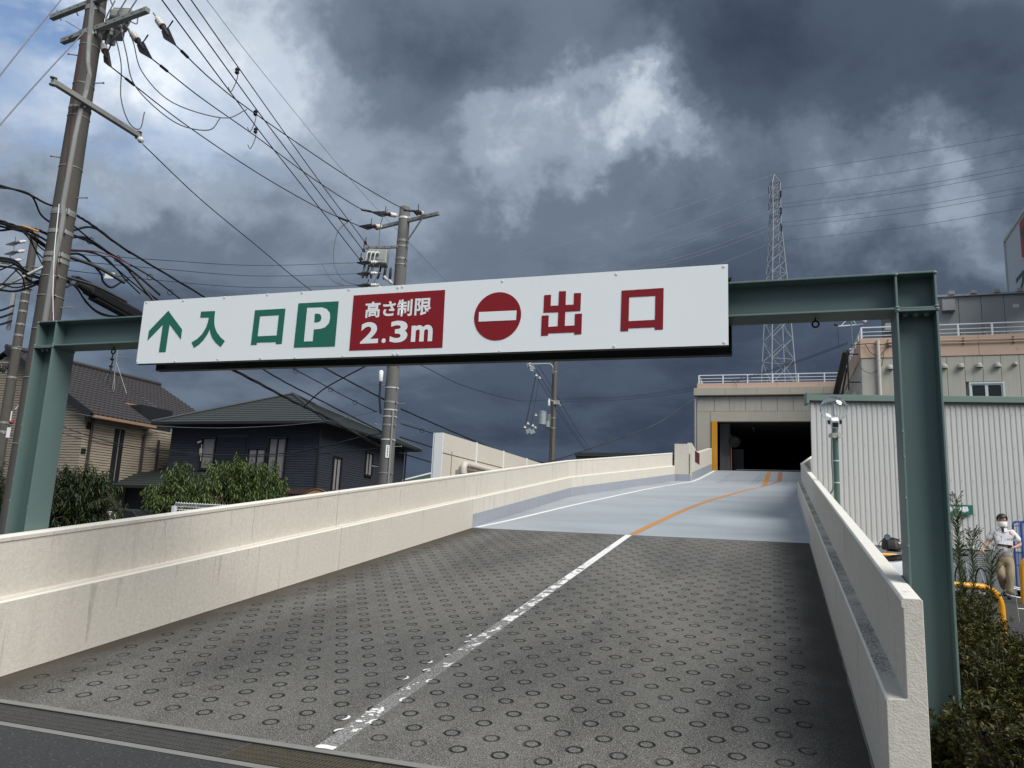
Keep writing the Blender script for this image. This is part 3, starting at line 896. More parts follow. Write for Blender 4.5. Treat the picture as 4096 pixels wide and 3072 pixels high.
# cables: key, points in metres, radius
WIRES = [
 ('hv_c', [(-10.569, 9.032, 8.93), (-11.144, 11.356, 9.23), (-11.205, 13.79, 9.316), (-10.862, 15.849, 9.28), (-10.371, 17.1, 9.235)], 0.011),
 ('hv_b', [(-9.833, 9.156, 9.04), (-10.453, 11.006, 9.486), (-10.688, 13.026, 9.739), (-10.744, 15.14, 9.822), (-10.305, 16.722, 9.638), (-10.089, 17.222, 9.658)], 0.011),
 ('hv_a', [(-9.158, 8.956, 9.044), (-9.672, 10.436, 9.372), (-10.052, 12.175, 9.712), (-9.878, 15.429, 9.861), (-9.256, 17.175, 9.708), (-9.024, 17.574, 9.726)], 0.011),
 ('sw_1', [(-8.659, 7.905, 9.25), (-8.899, 8.339, 9.361), (-10.37, 12.603, 9.709), (-10.67, 14.475, 9.503), (-10.329, 17.182, 8.327)], 0.011),
 ('sw_2', [(-8.446, 7.976, 9.259), (-8.67, 8.416, 9.371), (-10.05, 12.153, 9.824), (-10.513, 14.724, 9.602), (-10.249, 17.159, 8.586)], 0.011),
 ('sw_3', [(-8.262, 8.038, 9.268), (-8.466, 8.483, 9.38), (-9.73, 11.713, 9.888), (-10.307, 14.793, 9.612), (-10.201, 17.134, 8.804)], 0.011),
 ('ground_wire', [(-8.092, 8.095, 9.275), (-8.237, 8.56, 9.391), (-9.407, 11.233, 10.165), (-9.842, 15.44, 9.863), (-9.65, 17.968, 9.356), (-9.354, 20.649, 8.794), (-9.064, 22.429, 8.434)], 0.005),
 ('guy_a', [(-8.599, 5.807, 6.309), (-9.503, 6.821, 7.804), (-10.332, 7.846, 9.372)], 0.01),
 ('guy_b', [(-9.087, 6.24, 5.988), (-9.865, 7.298, 7.474), (-10.834, 8.725, 9.497)], 0.01),
 ('low_arm', [(-9.671, 9.097, 7.403), (-10.347, 11.22, 7.455), (-10.729, 13.468, 7.376), (-10.722, 15.687, 7.027), (-10.213, 18.103, 6.545)], 0.009),
 ('tel_1', [(-11.521, 9.418, 5.799), (-12.371, 12.479, 6.805), (-11.999, 15.145, 7.57), (-10.546, 17.429, 8.33)], 0.007),
 ('tel_2', [(-11.584, 9.418, 5.686), (-12.374, 12.513, 6.621), (-12.004, 15.192, 7.315), (-10.551, 17.484, 8.038)], 0.007),
 ('tel_3', [(-11.627, 9.434, 5.528), (-12.378, 12.56, 6.373), (-12.009, 15.245, 7.035), (-10.556, 17.543, 7.725)], 0.007),
 ('bundle_a', [(-11.095, 9.236, 6.385), (-11.317, 9.795, 6.434), (-11.546, 10.806, 6.359), (-11.832, 13.317, 6.202), (-11.773, 15.113, 5.91), (-10.688, 17.127, 5.19), (-9.887, 18.462, 4.705)], 0.022),
 ('bundle_b', [(-11.115, 9.267, 6.189), (-11.279, 10.092, 6.079), (-11.589, 11.492, 6.067), (-11.76, 12.535, 5.925), (-11.813, 14.086, 5.589), (-11.178, 16.449, 5.053), (-10.581, 17.481, 4.663), (-10.114, 18.339, 4.385)], 0.014),
 ('bundle_c', [(-11.181, 9.269, 6.061), (-11.281, 9.982, 6.086), (-11.49, 10.901, 5.966), (-11.701, 11.733, 5.735), (-11.83, 13.466, 5.432), (-11.536, 15.605, 4.893), (-11.108, 16.785, 4.55), (-9.982, 18.704, 3.84)], 0.02),
 ('bundle_d', [(-11.243, 9.401, 5.27), (-11.332, 9.771, 5.417), (-11.634, 11.418, 5.256), (-11.904, 13.309, 5.001), (-11.802, 15.118, 4.716), (-11.454, 16.487, 4.368), (-11.063, 17.423, 4.106), (-10.111, 18.731, 3.472)], 0.034),
 ('bundle_d2', [(-11.268, 9.412, 5.165), (-11.287, 9.602, 5.261), (-11.509, 10.096, 5.092), (-11.708, 10.681, 5.046), (-11.79, 11.582, 5.247), (-12.02, 12.804, 5.189), (-11.96, 14.385, 4.895)], 0.016),
 ('cross_cable', [(-11.273, 16.672, 4.287), (-10.494, 16.23, 4.617), (-9.463, 15.676, 4.863), (-7.522, 14.457, 5.155)], 0.016),
 ('twist_r', [(-9.53, 18.623, 4.508), (-9.506, 21.992, 4.353), (-9.463, 26.334, 4.196), (-8.957, 29.751, 4.093), (-8.653, 30.902, 4.233), (-7.404, 34.351, 5.281), (-5.409, 37.462, 6.62), (-3.552, 38.768, 8.156)], 0.022),
 ('post_1', [(-9.583, 18.786, 4.126), (-9.629, 21.455, 4.13), (-9.46, 25.302, 3.983)], 0.014),
 ('post_1m', [(-9.581, 18.771, 4.207), (-9.627, 21.438, 4.22), (-9.458, 25.283, 4.087)], 0.007),
 ('post_2', [(-9.615, 18.844, 3.769), (-9.665, 21.523, 3.715), (-9.515, 24.291, 3.559)], 0.018),
 ('post_3', [(-9.641, 18.916, 3.346), (-9.687, 21.601, 3.272), (-9.522, 24.368, 3.144)], 0.018),
 ('drop_1', [(-22.783, 19.528, 4.701), (-22.304, 19.708, 4.615), (-19.18, 19.778, 4.225), (-16.544, 19.629, 4.111), (-14.068, 19.396, 4.143), (-12.071, 18.987, 4.234), (-10.055, 18.557, 4.473)], 0.009),
 ('drop_2', [(-21.185, 18.048, 4.069), (-20.598, 18.295, 3.827), (-19.113, 18.549, 3.476), (-17.279, 18.781, 3.304), (-15.868, 18.957, 3.225), (-13.715, 19.04, 3.274), (-11.945, 18.851, 3.496), (-10.842, 18.752, 3.738), (-9.981, 18.699, 3.867)], 0.016),
 ('drop_3', [(-21.188, 18.084, 3.877), (-20.601, 18.328, 3.651), (-18.888, 18.646, 3.373), (-15.869, 18.972, 3.144), (-14.409, 19.033, 3.192), (-12.32, 18.875, 3.261), (-10.157, 18.721, 3.443)], 0.013),
 ('left_1', [(-10.119, 6.988, 5.845), (-10.398, 7.4, 6.003), (-10.939, 8.232, 6.299), (-11.217, 8.762, 6.4), (-11.382, 9.116, 6.496)], 0.017),
 ('left_2', [(-10.121, 7.01, 5.731), (-10.399, 7.405, 5.974), (-10.902, 8.246, 6.289), (-11.278, 8.778, 6.204), (-11.399, 9.172, 6.176)], 0.016),
 ('left_3', [(-10.609, 7.409, 5.579), (-10.785, 7.765, 5.651), (-11.206, 8.444, 5.841), (-11.431, 8.874, 5.995), (-11.454, 9.188, 5.995)], 0.024),
 ('left_4', [(-10.61, 7.423, 5.508), (-10.786, 7.771, 5.618), (-11.188, 8.459, 5.791), (-11.434, 8.908, 5.812), (-11.506, 9.213, 5.777)], 0.024),
 ('left_5', [(-10.619, 7.521, 4.981), (-10.794, 7.866, 5.108), (-11.142, 8.364, 5.256), (-11.454, 8.793, 5.257), (-11.534, 9.089, 5.253), (-11.594, 9.273, 5.308)], 0.026),
 ('left_6', [(-10.62, 7.531, 4.928), (-10.877, 8.049, 5.127), (-11.254, 8.546, 5.223), (-11.51, 8.902, 5.156), (-11.617, 9.293, 5.166)], 0.024),
 ('left_7', [(-10.625, 7.592, 4.602), (-10.801, 7.938, 4.726), (-11.148, 8.439, 4.853), (-11.42, 8.847, 5.039), (-11.615, 9.271, 5.282)], 0.012),
 ('left_8', [(-10.624, 7.58, 4.665), (-10.801, 7.937, 4.733), (-11.183, 8.617, 4.985), (-11.635, 9.264, 5.281)], 0.012),
 ('p0_1', [(-31.128, 22.241, 9.243), (-31.285, 23.185, 9.636), (-31.653, 24.04, 10.124)], 0.05),
 ('p0_2', [(-31.133, 22.298, 8.936), (-31.29, 23.241, 9.341), (-31.711, 24.085, 9.785)], 0.05),
 ('p0_3', [(-31.138, 22.354, 8.639), (-31.295, 23.296, 9.045), (-31.769, 24.131, 9.446)], 0.05),
 ('p3_a', [(-10.302, 19.193, 6.309), (-11.071, 23.159, 6.659), (-12.052, 29.181, 7.123), (-13.078, 38.31, 8.104), (-13.33, 42.406, 8.704), (-13.019, 45.616, 9.327)], 0.012),
 ('p3_g0', [(-12.603, 45.737, 9.437), (-8.084, 44.104, 9.214), (-3.668, 41.316, 9.224), (-0.961, 39.215, 9.323), (1.27, 35.992, 9.383), (2.987, 32.823, 9.365)], 0.008),
 ('p3_g1', [(-12.605, 45.754, 9.345), (-8.086, 44.12, 9.128), (-3.67, 41.331, 9.145), (-0.962, 39.224, 9.274), (1.27, 36.0, 9.339), (2.987, 32.83, 9.325)], 0.008),
 ('p3_g2', [(-12.607, 45.777, 9.223), (-8.088, 44.141, 9.013), (-3.671, 41.35, 9.04), (-0.962, 39.234, 9.225), (1.269, 36.009, 9.295), (2.986, 32.838, 9.285)], 0.008),
 ('p3_d1', [(-13.423, 44.049, 11.16), (-13.457, 47.41, 10.39), (-13.716, 54.027, 9.045), (-13.977, 58.356, 8.425), (-13.987, 65.053, 7.11)], 0.014),
 ('p3_d2', [(-13.571, 44.043, 10.928), (-13.749, 47.312, 10.376), (-14.312, 54.875, 9.163), (-14.217, 59.412, 8.091), (-14.192, 65.005, 6.996)], 0.014),
 ('p3_d3', [(-13.465, 44.186, 10.378), (-13.652, 47.462, 9.774), (-14.234, 53.855, 9.021), (-14.157, 60.618, 7.519), (-14.597, 64.849, 7.083)], 0.014),
 ('tang_l0', [(-10.61, 7.429, 5.473), (-10.881, 7.848, 5.606), (-10.986, 8.331, 5.703), (-11.215, 8.781, 5.747), (-11.486, 9.219, 5.778)], 0.018),
 ('tang_l1', [(-10.611, 7.43, 5.466), (-10.786, 7.773, 5.607), (-10.947, 8.126, 5.722), (-11.056, 8.503, 5.797), (-11.337, 8.852, 5.719), (-11.547, 9.207, 5.733)], 0.011),
 ('tang_l2', [(-10.542, 7.445, 5.511), (-10.774, 7.88, 5.629), (-10.949, 8.346, 5.686), (-11.287, 8.784, 5.604), (-11.589, 9.217, 5.607)], 0.011),
 ('tang_l3', [(-10.621, 7.541, 4.876), (-10.796, 7.889, 4.988), (-10.921, 8.258, 5.082), (-11.136, 8.61, 5.104), (-11.354, 8.947, 5.195), (-11.602, 9.271, 5.303)], 0.018),
 ('tang_l4', [(-10.623, 7.564, 4.753), (-10.892, 7.968, 4.963), (-11.143, 8.374, 5.198), (-11.378, 8.823, 5.241), (-11.613, 9.257, 5.357)], 0.011),
 ('tang_l5', [(-10.491, 7.645, 4.566), (-10.86, 8.018, 4.763), (-11.201, 8.385, 5.042), (-11.55, 8.754, 5.293), (-11.871, 9.144, 5.486)], 0.011),
 ('tang_l6', [(-10.612, 7.446, 5.385), (-10.882, 7.86, 5.544), (-11.059, 8.295, 5.757), (-11.252, 8.751, 5.837), (-11.484, 9.2, 5.882)], 0.018),
 ('tang_l7', [(-10.215, 7.688, 4.831), (-10.728, 8.213, 4.915), (-11.306, 8.724, 4.952), (-11.806, 9.241, 5.099)], 0.011),
 ('tang_l8', [(-10.137, 7.604, 5.407), (-10.611, 8.144, 5.479), (-11.107, 8.692, 5.473), (-11.6, 9.242, 5.461)], 0.011),
 ('tang_l9', [(-10.626, 7.6, 4.559), (-10.897, 8.023, 4.669), (-11.149, 8.45, 4.796), (-11.382, 8.866, 5.009), (-11.635, 9.27, 5.252)], 0.018),
 ('tang_r0', [(-11.172, 9.264, 6.103), (-11.36, 9.737, 6.382), (-11.605, 10.216, 6.525), (-11.835, 10.725, 6.542), (-11.956, 11.283, 6.502)], 0.02),
 ('tang_r1', [(-11.206, 9.313, 5.79), (-11.275, 9.738, 5.914), (-11.346, 10.175, 5.972), (-11.489, 10.614, 5.894), (-11.687, 11.03, 5.836), (-11.782, 11.493, 5.719)], 0.013),
 ('tang_r2', [(-11.219, 9.321, 5.728), (-11.297, 9.669, 5.826), (-11.316, 10.089, 5.659), (-11.568, 10.405, 5.613), (-11.724, 10.746, 5.61), (-11.814, 11.065, 5.84), (-11.988, 11.371, 5.986)], 0.02),
 ('tang_r3', [(-11.186, 9.323, 5.775), (-11.242, 9.863, 5.938), (-11.398, 10.407, 5.904), (-11.487, 10.993, 5.772), (-11.503, 11.614, 5.586)], 0.013),
 ('tang_r4', [(-11.162, 9.287, 6.0), (-11.312, 9.678, 6.161), (-11.428, 10.109, 6.168), (-11.486, 10.58, 6.077), (-11.436, 11.103, 5.904), (-11.408, 11.623, 5.711)], 0.02),
 ('tang_r5', [(-11.243, 9.405, 5.249), (-11.492, 9.78, 5.312), (-11.68, 10.213, 5.182), (-11.877, 10.628, 5.136), (-11.994, 11.055, 5.163), (-11.977, 11.514, 5.268)], 0.013),
 ('grid_0_l', [(-38.297, 105.982, 41.404), (-21.083, 126.557, 54.41), (1.513, 148.29, 70.958)], 0.03),
 ('grid_0_r', [(1.513, 148.29, 70.958), (22.945, 137.047, 67.021), (37.814, 121.762, 61.257)], 0.03),
 ('grid_1_l', [(-31.773, 108.377, 40.569), (-17.401, 128.165, 52.609), (1.462, 148.846, 67.986)], 0.03),
 ('grid_1_r', [(1.462, 148.846, 67.986), (22.896, 137.576, 64.195), (37.78, 122.137, 59.253)], 0.03),
 ('grid_2_l', [(-27.786, 109.852, 39.996), (-15.16, 129.251, 50.957), (1.411, 149.402, 65.015)], 0.03),
 ('grid_2_r', [(1.411, 149.402, 65.015), (22.44, 137.977, 61.309), (37.044, 122.402, 56.574)], 0.03),
 ('grid_3_l', [(-26.696, 110.216, 40.045), (-14.547, 129.522, 50.642), (1.397, 149.546, 64.248)], 0.03),
 ('grid_3_r', [(1.397, 149.546, 64.248), (22.427, 138.119, 60.55), (37.032, 122.536, 55.858)], 0.03),
 ('grid_4_l', [(-23.43, 111.379, 39.817), (-12.714, 130.414, 49.271), (1.35, 150.066, 61.469)], 0.03),
 ('grid_4_r', [(1.35, 150.066, 61.469), (22.382, 138.617, 57.893), (36.99, 122.991, 53.425)], 0.03),
 ('grid_5_l', [(-21.976, 111.864, 39.882), (-11.895, 130.762, 48.923), (1.335, 150.227, 60.606)], 0.03),
 ('grid_5_r', [(1.335, 150.227, 60.606), (22.367, 138.77, 57.07), (36.977, 123.132, 52.673)], 0.03),
 ('grid_6_l', [(-17.269, 113.652, 38.965), (-9.242, 131.994, 47.246), (1.291, 150.712, 58.018)], 0.03),
 ('grid_6_r', [(1.291, 150.712, 58.018), (22.325, 139.232, 54.603), (36.939, 123.554, 50.419)], 0.03),
]

# ------------------------------------------------------------------ ground, road, ramp
def zf(y):
    if y <= 4.8:
        return 0.0
    if y <= 25:
        return 0.125 * (y - 4.8)
    if y <= 33.5:
        return 2.525 + 0.134 * (y - 25)
    if y <= 40:
        return 3.664 + 0.154 * (y - 33.5)
    return 4.665

def lerp_path(path, y):
    if y <= path[0][1]:
        return path[0][0]
    for (x0, y0), (x1, y1) in zip(path, path[1:]):
        if y <= y1:
            return x0 + (x1 - x0) * (y - y0) / (y1 - y0)
    return path[-1][0]

LP = [(-6.38, 5.0), (-6.38, 25.2), (-3.95, 33.62)]
RP = [(0.585, 5.0), (0.74, 25.6), (2.1, 40.0)]
FLP = LP + [(-3.34, 33.63), (-2.85, 40.0)]

def zlot(y):
    if y < 4.8:
        return 0.004
    if y < 17:
        return 0.004 + 0.496 * (y - 4.8) / 12.2
    return 0.5

m = MB()
for x0, x1, y0, y1 in ((-900, 900, 4.88, 1500), (-900, -6.6, 4.36, 4.88), (0.8, 900, 4.36, 4.88)):
    m.quad((x0, y0, -0.02), (x1, y0, -0.02), (x1, y1, -0.02), (x0, y1, -0.02))
tag(m.build('ground', MT['asphalt']), 'dark ground reaching to the horizon', 'ground', kind='structure')
m = MB().quad((-900, -300, 0), (900, -300, 0), (900, 4.36, 0), (-900, 4.36, 0))
tag(m.build('road', MT['asphalt']), 'dark asphalt road at the foot of the ramp', 'road', kind='structure')
m = MB()
ys = [4.4, 4.8, 17, 60]
for a, b_ in zip(ys, ys[1:]):
    m.quad((0.80, a, zlot(a)), (70, a, zlot(a)), (70, b_, zlot(b_)), (0.80, b_, zlot(b_)))
tag(m.build('parking_lot', MT['asphalt']), 'asphalt bicycle parking ground beside the shed', 'parking lot', kind='structure')
m = MB()
m.quad((-6.6, 4.36, 0.003), (0.8, 4.36, 0.003), (0.8, 4.43, 0.003), (-6.6, 4.43, 0.003))
m.quad((-6.6, 4.80, 0.003), (0.8, 4.80, 0.003), (0.8, 4.88, 0.010), (-6.6, 4.88, 0.010))
m.quad((-6.6, 4.43, 0.003), (0.8, 4.43, 0.003), (0.8, 4.43, -0.2), (-6.6, 4.43, -0.2))
m.quad((-6.6, 4.80, 0.003), (0.8, 4.80, 0.003), (0.8, 4.80, -0.2), (-6.6, 4.80, -0.2))
m.quad((-6.6, 4.43, -0.2), (0.8, 4.43, -0.2), (0.8, 4.80, -0.2), (-6.6, 4.80, -0.2))
MT['drain_cement'] = pm('drain_cement', (0.19, 0.185, 0.17), 0.85, var=0.2, vscale=6, bmp=0.3, bscale=120)
tag(m.build('drain_channel', MT['drain_cement'], fix=False), 'cement drain channel across the foot of the ramp', 'drain', kind='structure')

# lower ramp: concrete with rings pressed into it
SL = 0.125
PX, PY, RO, RI = 0.298, 0.245, 0.0640, 0.0420
KX = math.sqrt(1 + SL * SL)
ca = math.atan2(PY / 2, PX / 2)
ANG = []
for q in range(4):
    base = [0, ca / 2, ca, (ca + math.pi / 2) / 2] if q % 2 == 0 else [0, (math.pi / 2 - ca) / 2, math.pi / 2 - ca, (math.pi - ca) / 2]
    ANG += [q * math.pi / 2 + a for a in base]
NA = len(ANG)
EDGE = []
for a in ANG:
    cx, sy = math.cos(a), math.sin(a)
    k = min(PX / 2 / abs(cx) if abs(cx) > 1e-6 else 9, PY / 2 / abs(sy) if abs(sy) > 1e-6 else 9)
    EDGE.append((cx * k, sy * k))
fl = MB()
ring_pos = []
def fq(x0, x1, y0, y1):
    fl.quad((x0, y0, zf(y0)), (x1, y0, zf(y0)), (x1, y1, zf(y1)), (x0, y1, zf(y1)))
def fq2(y0, y1):
    a0, a1, b0, b1 = LP[0][0], LP[0][0], lerp_path(RP, y0), lerp_path(RP, y1)
    fl.quad((a0, y0, zf(y0)), (b0, y0, zf(y0)), (b1, y1, zf(y1)), (a1, y1, zf(y1)))
rows = 45
Y0 = 5.165
fq2(4.88, Y0 - PY / 2)
for k in range(rows):
    yc = Y0 + k * PY
    x0 = -2.338 + (0.149 if k % 2 else 0.0)
    cs = [x0 + PX * i for i in range(-20, 20)]
    cs = [x for x in cs if -6.08 < x < 0.34]
    ya, yb = yc - PY / 2, yc + PY / 2
    fq(LP[0][0], cs[0] - PX / 2, ya, yb)
    fl.quad((cs[-1] + PX / 2, ya, zf(ya)), (lerp_path(RP, ya), ya, zf(ya)), (lerp_path(RP, yb), yb, zf(yb)), (cs[-1] + PX / 2, yb, zf(yb)))
    for xc in cs:
        vs_ = [(xc + ex, yc + ey, zf(yc + ey)) for ex, ey in EDGE]
        for rr in (RO, RI):
            vs_ += [(xc + rr * math.cos(a), yc + rr * math.sin(a) / KX, zf(yc + rr * math.sin(a) / KX)) for a in ANG]
        fs_ = [(i, (i + 1) % NA, NA + (i + 1) % NA, NA + i) for i in range(NA)] + [tuple(range(2 * NA, 3 * NA))]
        fl.add(vs_, fs_)
        ring_pos.append((xc, yc, zf(yc)))
fq2(Y0 + (rows - 0.5) * PY, 16.30)
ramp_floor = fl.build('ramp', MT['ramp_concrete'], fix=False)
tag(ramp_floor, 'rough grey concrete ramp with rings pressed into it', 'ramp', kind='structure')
rg = MB()
RM = (RO + RI) / 2
vs_ = [(RO * math.cos(a), RO * math.sin(a), 0) for a in ANG] + [(RM * math.cos(a), RM * math.sin(a), -0.013) for a in ANG] + [(RI * math.cos(a), RI * math.sin(a), 0) for a in ANG]
rg.add(vs_, [(j * NA + i, j * NA + (i + 1) % NA, (j + 1) * NA + (i + 1) % NA, (j + 1) * NA + i) for j in (0, 1) for i in range(NA)])
ring_me = rg.mesh('ring_groove', MT['ring'], smooth=60, fix=False)
Minv = cam.matrix_world.inverted()
def in_frame(p):
    q = Minv @ Vector(p)
    if q.z > -0.1:
        return None
    u, v = 3076 * q.x / -q.z, 3076 * q.y / -q.z
    return -q.z if abs(u) < 2080 and abs(v) < 1560 else None
vis = sorted([(in_frame(p), p) for p in ring_pos if in_frame(p)])
near = [p for _, p in vis[:300]]
ns = set(near)
tilt = math.atan(SL)
for p in near:
    o = bpy.data.objects.new('ring_groove', ring_me)
    COL.objects.link(o)
    o.parent = ramp_floor
    o.location = p
    o.rotation_euler = (tilt, 0, 0)
rest = MB()
ct, st_ = math.cos(tilt), math.sin(tilt)
for p in ring_pos:
    if p not in ns:
        rest.add([(p[0] + x, p[1] + y * ct - z * st_, p[2] + y * st_ + z * ct) for x, y, z in vs_], rg.f)
o = rest.build('far_ring_grooves', MT['ring'], ramp_floor, smooth=60, fix=False)
o['kind'] = 'stuff'

# upper ramp: blue-grey coating, and the floor of the garage
m = MB()
ys = [16.30] + [17 + 0.5 * i for i in range(0, 47)] + [42, 50, 58]
for a, b_ in zip(ys, ys[1:]):
    l0, l1 = lerp_path(FLP, a), lerp_path(FLP, b_)
    r0, r1 = lerp_path(RP, a) + (0.3 if a > 27 else 0), lerp_path(RP, b_) + (0.3 if b_ > 27 else 0)
    if a >= 40:
        l0, r0 = -3.42, 9
    if b_ > 40:
        l1, r1 = -3.42, 9
    e = 0.004
    m.quad((l0, a, zf(a) + e), (r0, a, zf(a) + e), (r1, b_, zf(b_) + e), (l1, b_, zf(b_) + e))
tag(m.build('coated_ramp', MT['coated'], smooth=30), 'smooth blue-grey coated upper ramp floor', 'ramp', kind='structure')

def ribbon(name, pts, w, mat, parent, lift=0.009, step=0.4):
    m = MB()
    P = catmull([(x, y, 0) for x, y in pts], 8)
    Lr, Rr = [], []
    for i, p in enumerate(P):
        t = (P[min(i + 1, len(P) - 1)] - P[max(i - 1, 0)]).normalized()
        n_ = Vector((t.y, -t.x, 0)) * w / 2
        a, b_ = p - n_, p + n_
        Lr.append((a.x, a.y, zf(a.y) + lift))
        Rr.append((b_.x, b_.y, zf(b_.y) + lift))
    for i in range(len(P) - 1):
        m.quad(Lr[i], Rr[i], Rr[i + 1], Lr[i + 1])
    return m.build(name, mat, parent)

CR = bpy.data.objects['coated_ramp']
ribbon('white_edge_line', [(-6.30, 16.4), (-6.1, 17.6), (-5.93, 19.0), (-5.54, 22.4), (-5.06, 25.6), (-4.36, 29.26), (-3.75, 31.6), (-3.30, 33.2), (-3.06, 34.7), (-2.90, 36.8), (-2.72, 39.6)], 0.13, MT['line_white'], CR)
ribbon('orange_centre_line', [(-2.80, 16.42), (-2.59, 19.06), (-2.31, 22.03), (-1.93, 24.97), (-1.51, 27.0), (-0.95, 29.6), (-0.49, 31.07)], 0.16, MT['line_orange'], CR)
ribbon('orange_branch_line', [(-0.30, 32.06), (-0.25, 34.5), (-0.12, 39.8)], 0.19, MT['line_orange'], CR)
ribbon('thin_orange_line', [(-0.44, 31.3), (-0.28, 32.06), (0.0, 33.38), (0.28, 34.7)], 0.09, MT['line_orange_worn'], CR, lift=0.012)
ribbon('worn_branch_line', [(0.29, 34.64), (0.34, 37), (0.38, 39.6)], 0.19, MT['line_orange_worn'], CR)

# centre line of the lower ramp, mostly worn away near its foot
def strip(name, xa, xb, y0, y1, mat, lift):
    m = MB()
    n = 40
    for i in range(n):
        a, b_ = y0 + (y1 - y0) * i / n, y0 + (y1 - y0) * (i + 1) / n
        sa, sb = (a - 4.9) / 11.4 * 0.03, (b_ - 4.9) / 11.4 * 0.03
        m.quad((xa + sa, a, zf(a) + lift), (xb + sa, a, zf(a) + lift), (xb + sb, b_, zf(b_) + lift), (xa + sb, b_, zf(b_) + lift))
    return m.build(name, mat, ramp_floor)
strip('faded_line', -2.965, -2.815, 4.90, 16.29, MT['line_ghost'], 0.003)
strip('worn_white_line', -2.955, -2.825, 5.0, 16.29, MT['line_worn'], 0.005)
m = MB()
blob_pts = [(-2.962, 4.868), (-2.93, 4.865), (-2.88, 4.872), (-2.822, 4.866), (-2.818, 4.905), (-2.83, 4.926), (-2.87, 4.922), (-2.90, 4.930), (-2.945, 4.924), (-2.965, 4.90)]
m.add([(x, y, zf(y) + 0.006) for x, y in blob_pts], [tuple(range(len(blob_pts)))])
m.build('white_paint_mark', MT['paint_blob'], ramp_floor)
random.seed(11)
for k in range(0, 13):
    yc = Y0 + k * PY
    for xc, a0 in ((-3.083, 0.0), (-2.785, math.pi)) if k % 2 else ((-2.934, random.choice((0.3, 2.6))),):
        if random.random() < 0.30 and k > 1:
            continue
        half = random.uniform(0.7, 1.25) if k % 2 else random.uniform(0.4, 0.9)
        m = MB()
        n = 10
        vs2, fs2 = [], []
        for i in range(n + 1):
            a = a0 + random.uniform(-0.02, 0.02) - half + 2 * half * i / n
            tw = 1 - abs(2 * i / n - 1) ** 3
            for rr in (RM - 0.003 - 0.008 * tw, RM + 0.003 + 0.010 * tw + random.uniform(-.001, .001)):
                x, y = xc + rr * math.cos(a), yc + rr * math.sin(a) / KX
                vs2.append((x, y, zf(y) + 0.0045))
            if i:
                fs2.append((2 * i - 2, 2 * i - 1, 2 * i + 1, 2 * i))
        m.add(vs2, fs2)
        m.build('white_paint_arc', MT['paint_blob'], ramp_floor)
# bits of paint left round the rings
random.seed(5)
for k in range(26):
    y = random.choice((5.30, 5.36, 5.42, 5.48, 5.6, 6.3, 6.9, 7.3, 7.7, 8.1)) + random.uniform(-.05, .05)
    x = -2.89 + random.uniform(-.06, .06)
    n = 9
    r0 = random.uniform(0.008, 0.026)
    pts = []
    for i in range(n):
        a = 2 * math.pi * i / n
        rr = r0 * random.uniform(0.5, 1.25)
        pts.append((x + 1.3 * rr * math.cos(a), y + rr * math.sin(a)))
    MB().add([(a, b_, zf(b_) + 0.0055) for a, b_ in pts], [tuple(range(n))]).build('paint_chip', MT['paint_blob'], ramp_floor)

# ------------------------------------------------------------------ ramp walls
PROF = [(0, None), (0, 0.640), (0.012, 0.655), (0.100, 0.662), (0.107, 0.672), (0.107, 1.150), (0.097, 1.158), (0.097, 1.192), (0.110, 1.210), (0.200, 1.210), (0.210, 1.198), (0.210, None)]
PMAT = [0, 2, 1, 1, 0, 2, 0, 2, 2, 2, 0, 0]

def wall_piece(path, side, y0, y1, parent, name='wall_panel', prof=PROF, pmat=PMAT, hscale=1.0, ledge='mould'):
    ys = [y0] + [p[1] for p in path if y0 + 0.05 < p[1] < y1 - 0.05] + [y1]
    n = len(prof)
    m = MB()
    rings = []
    for y in ys:
        e = 0.2
        tx = lerp_path(path, y + e) - lerp_path(path, y - e)
        kk = math.sqrt(1 + (tx / (2 * e)) ** 2)
        x = lerp_path(path, y)
        rings.append([(x + side * o * kk, y, (zf(y) + h * hscale) if h is not None else -0.15) for o, h in prof])
    vs2 = [p for r_ in rings for p in r_]
    m.v = vs2
    for i in range(len(ys) - 1):
        for j in range(n):
            j2 = (j + 1) % n
            m.f.append((i * n + j, i * n + j2, (i + 1) * n + j2, (i + 1) * n + j))
            m.m.append(pmat[j])
    m.f += [tuple(range(n)), tuple(range((len(ys) - 1) * n, len(ys) * n))]
    m.m += [0, 0]
    return m.build(name, [MT['stucco'], MT[ledge], MT['coping']], parent, bevel=0.004)

SEAL = [(0.03, None), (0.03, 0.62), (0.13, 0.64), (0.13, 1.18), (0.19, 1.18), (0.19, None)]
def seal(path, side, y, parent):
    m = MB()
    x = lerp_path(path, y)
    a = [(x + side * o, y - 0.02, (zf(y) + h) if h is not None else -0.1) for o, h in SEAL]
    b_ = [(x + side * o, y + 0.02, (zf(y) + h) if h is not None else -0.1) for o, h in SEAL]
    m.prism(a, b_).build('joint_seal', MT['joint'], parent)

lw = thing('ramp_wall', (-6.48, 5, 0), 'cream stucco ramp wall with a stepped ledge on the left, lit by the sun', 'wall')
cuts = [5.0, 10.75, 16.27, 19.7, 25.2, 30.4, 33.62]
for a, b_ in zip(cuts, cuts[1:]):
    wall_piece(LP, -1, a + 0.008, b_ - 0.008, lw, ledge='stucco')
for y in cuts[1:-1]:
    seal(LP, -1, y, lw)
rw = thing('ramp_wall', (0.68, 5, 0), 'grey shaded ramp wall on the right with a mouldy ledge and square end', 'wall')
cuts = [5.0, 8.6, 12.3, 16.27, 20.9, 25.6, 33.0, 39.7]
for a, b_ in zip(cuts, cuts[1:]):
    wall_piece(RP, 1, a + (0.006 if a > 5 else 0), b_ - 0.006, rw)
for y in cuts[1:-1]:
    seal(RP, 1, y, rw)

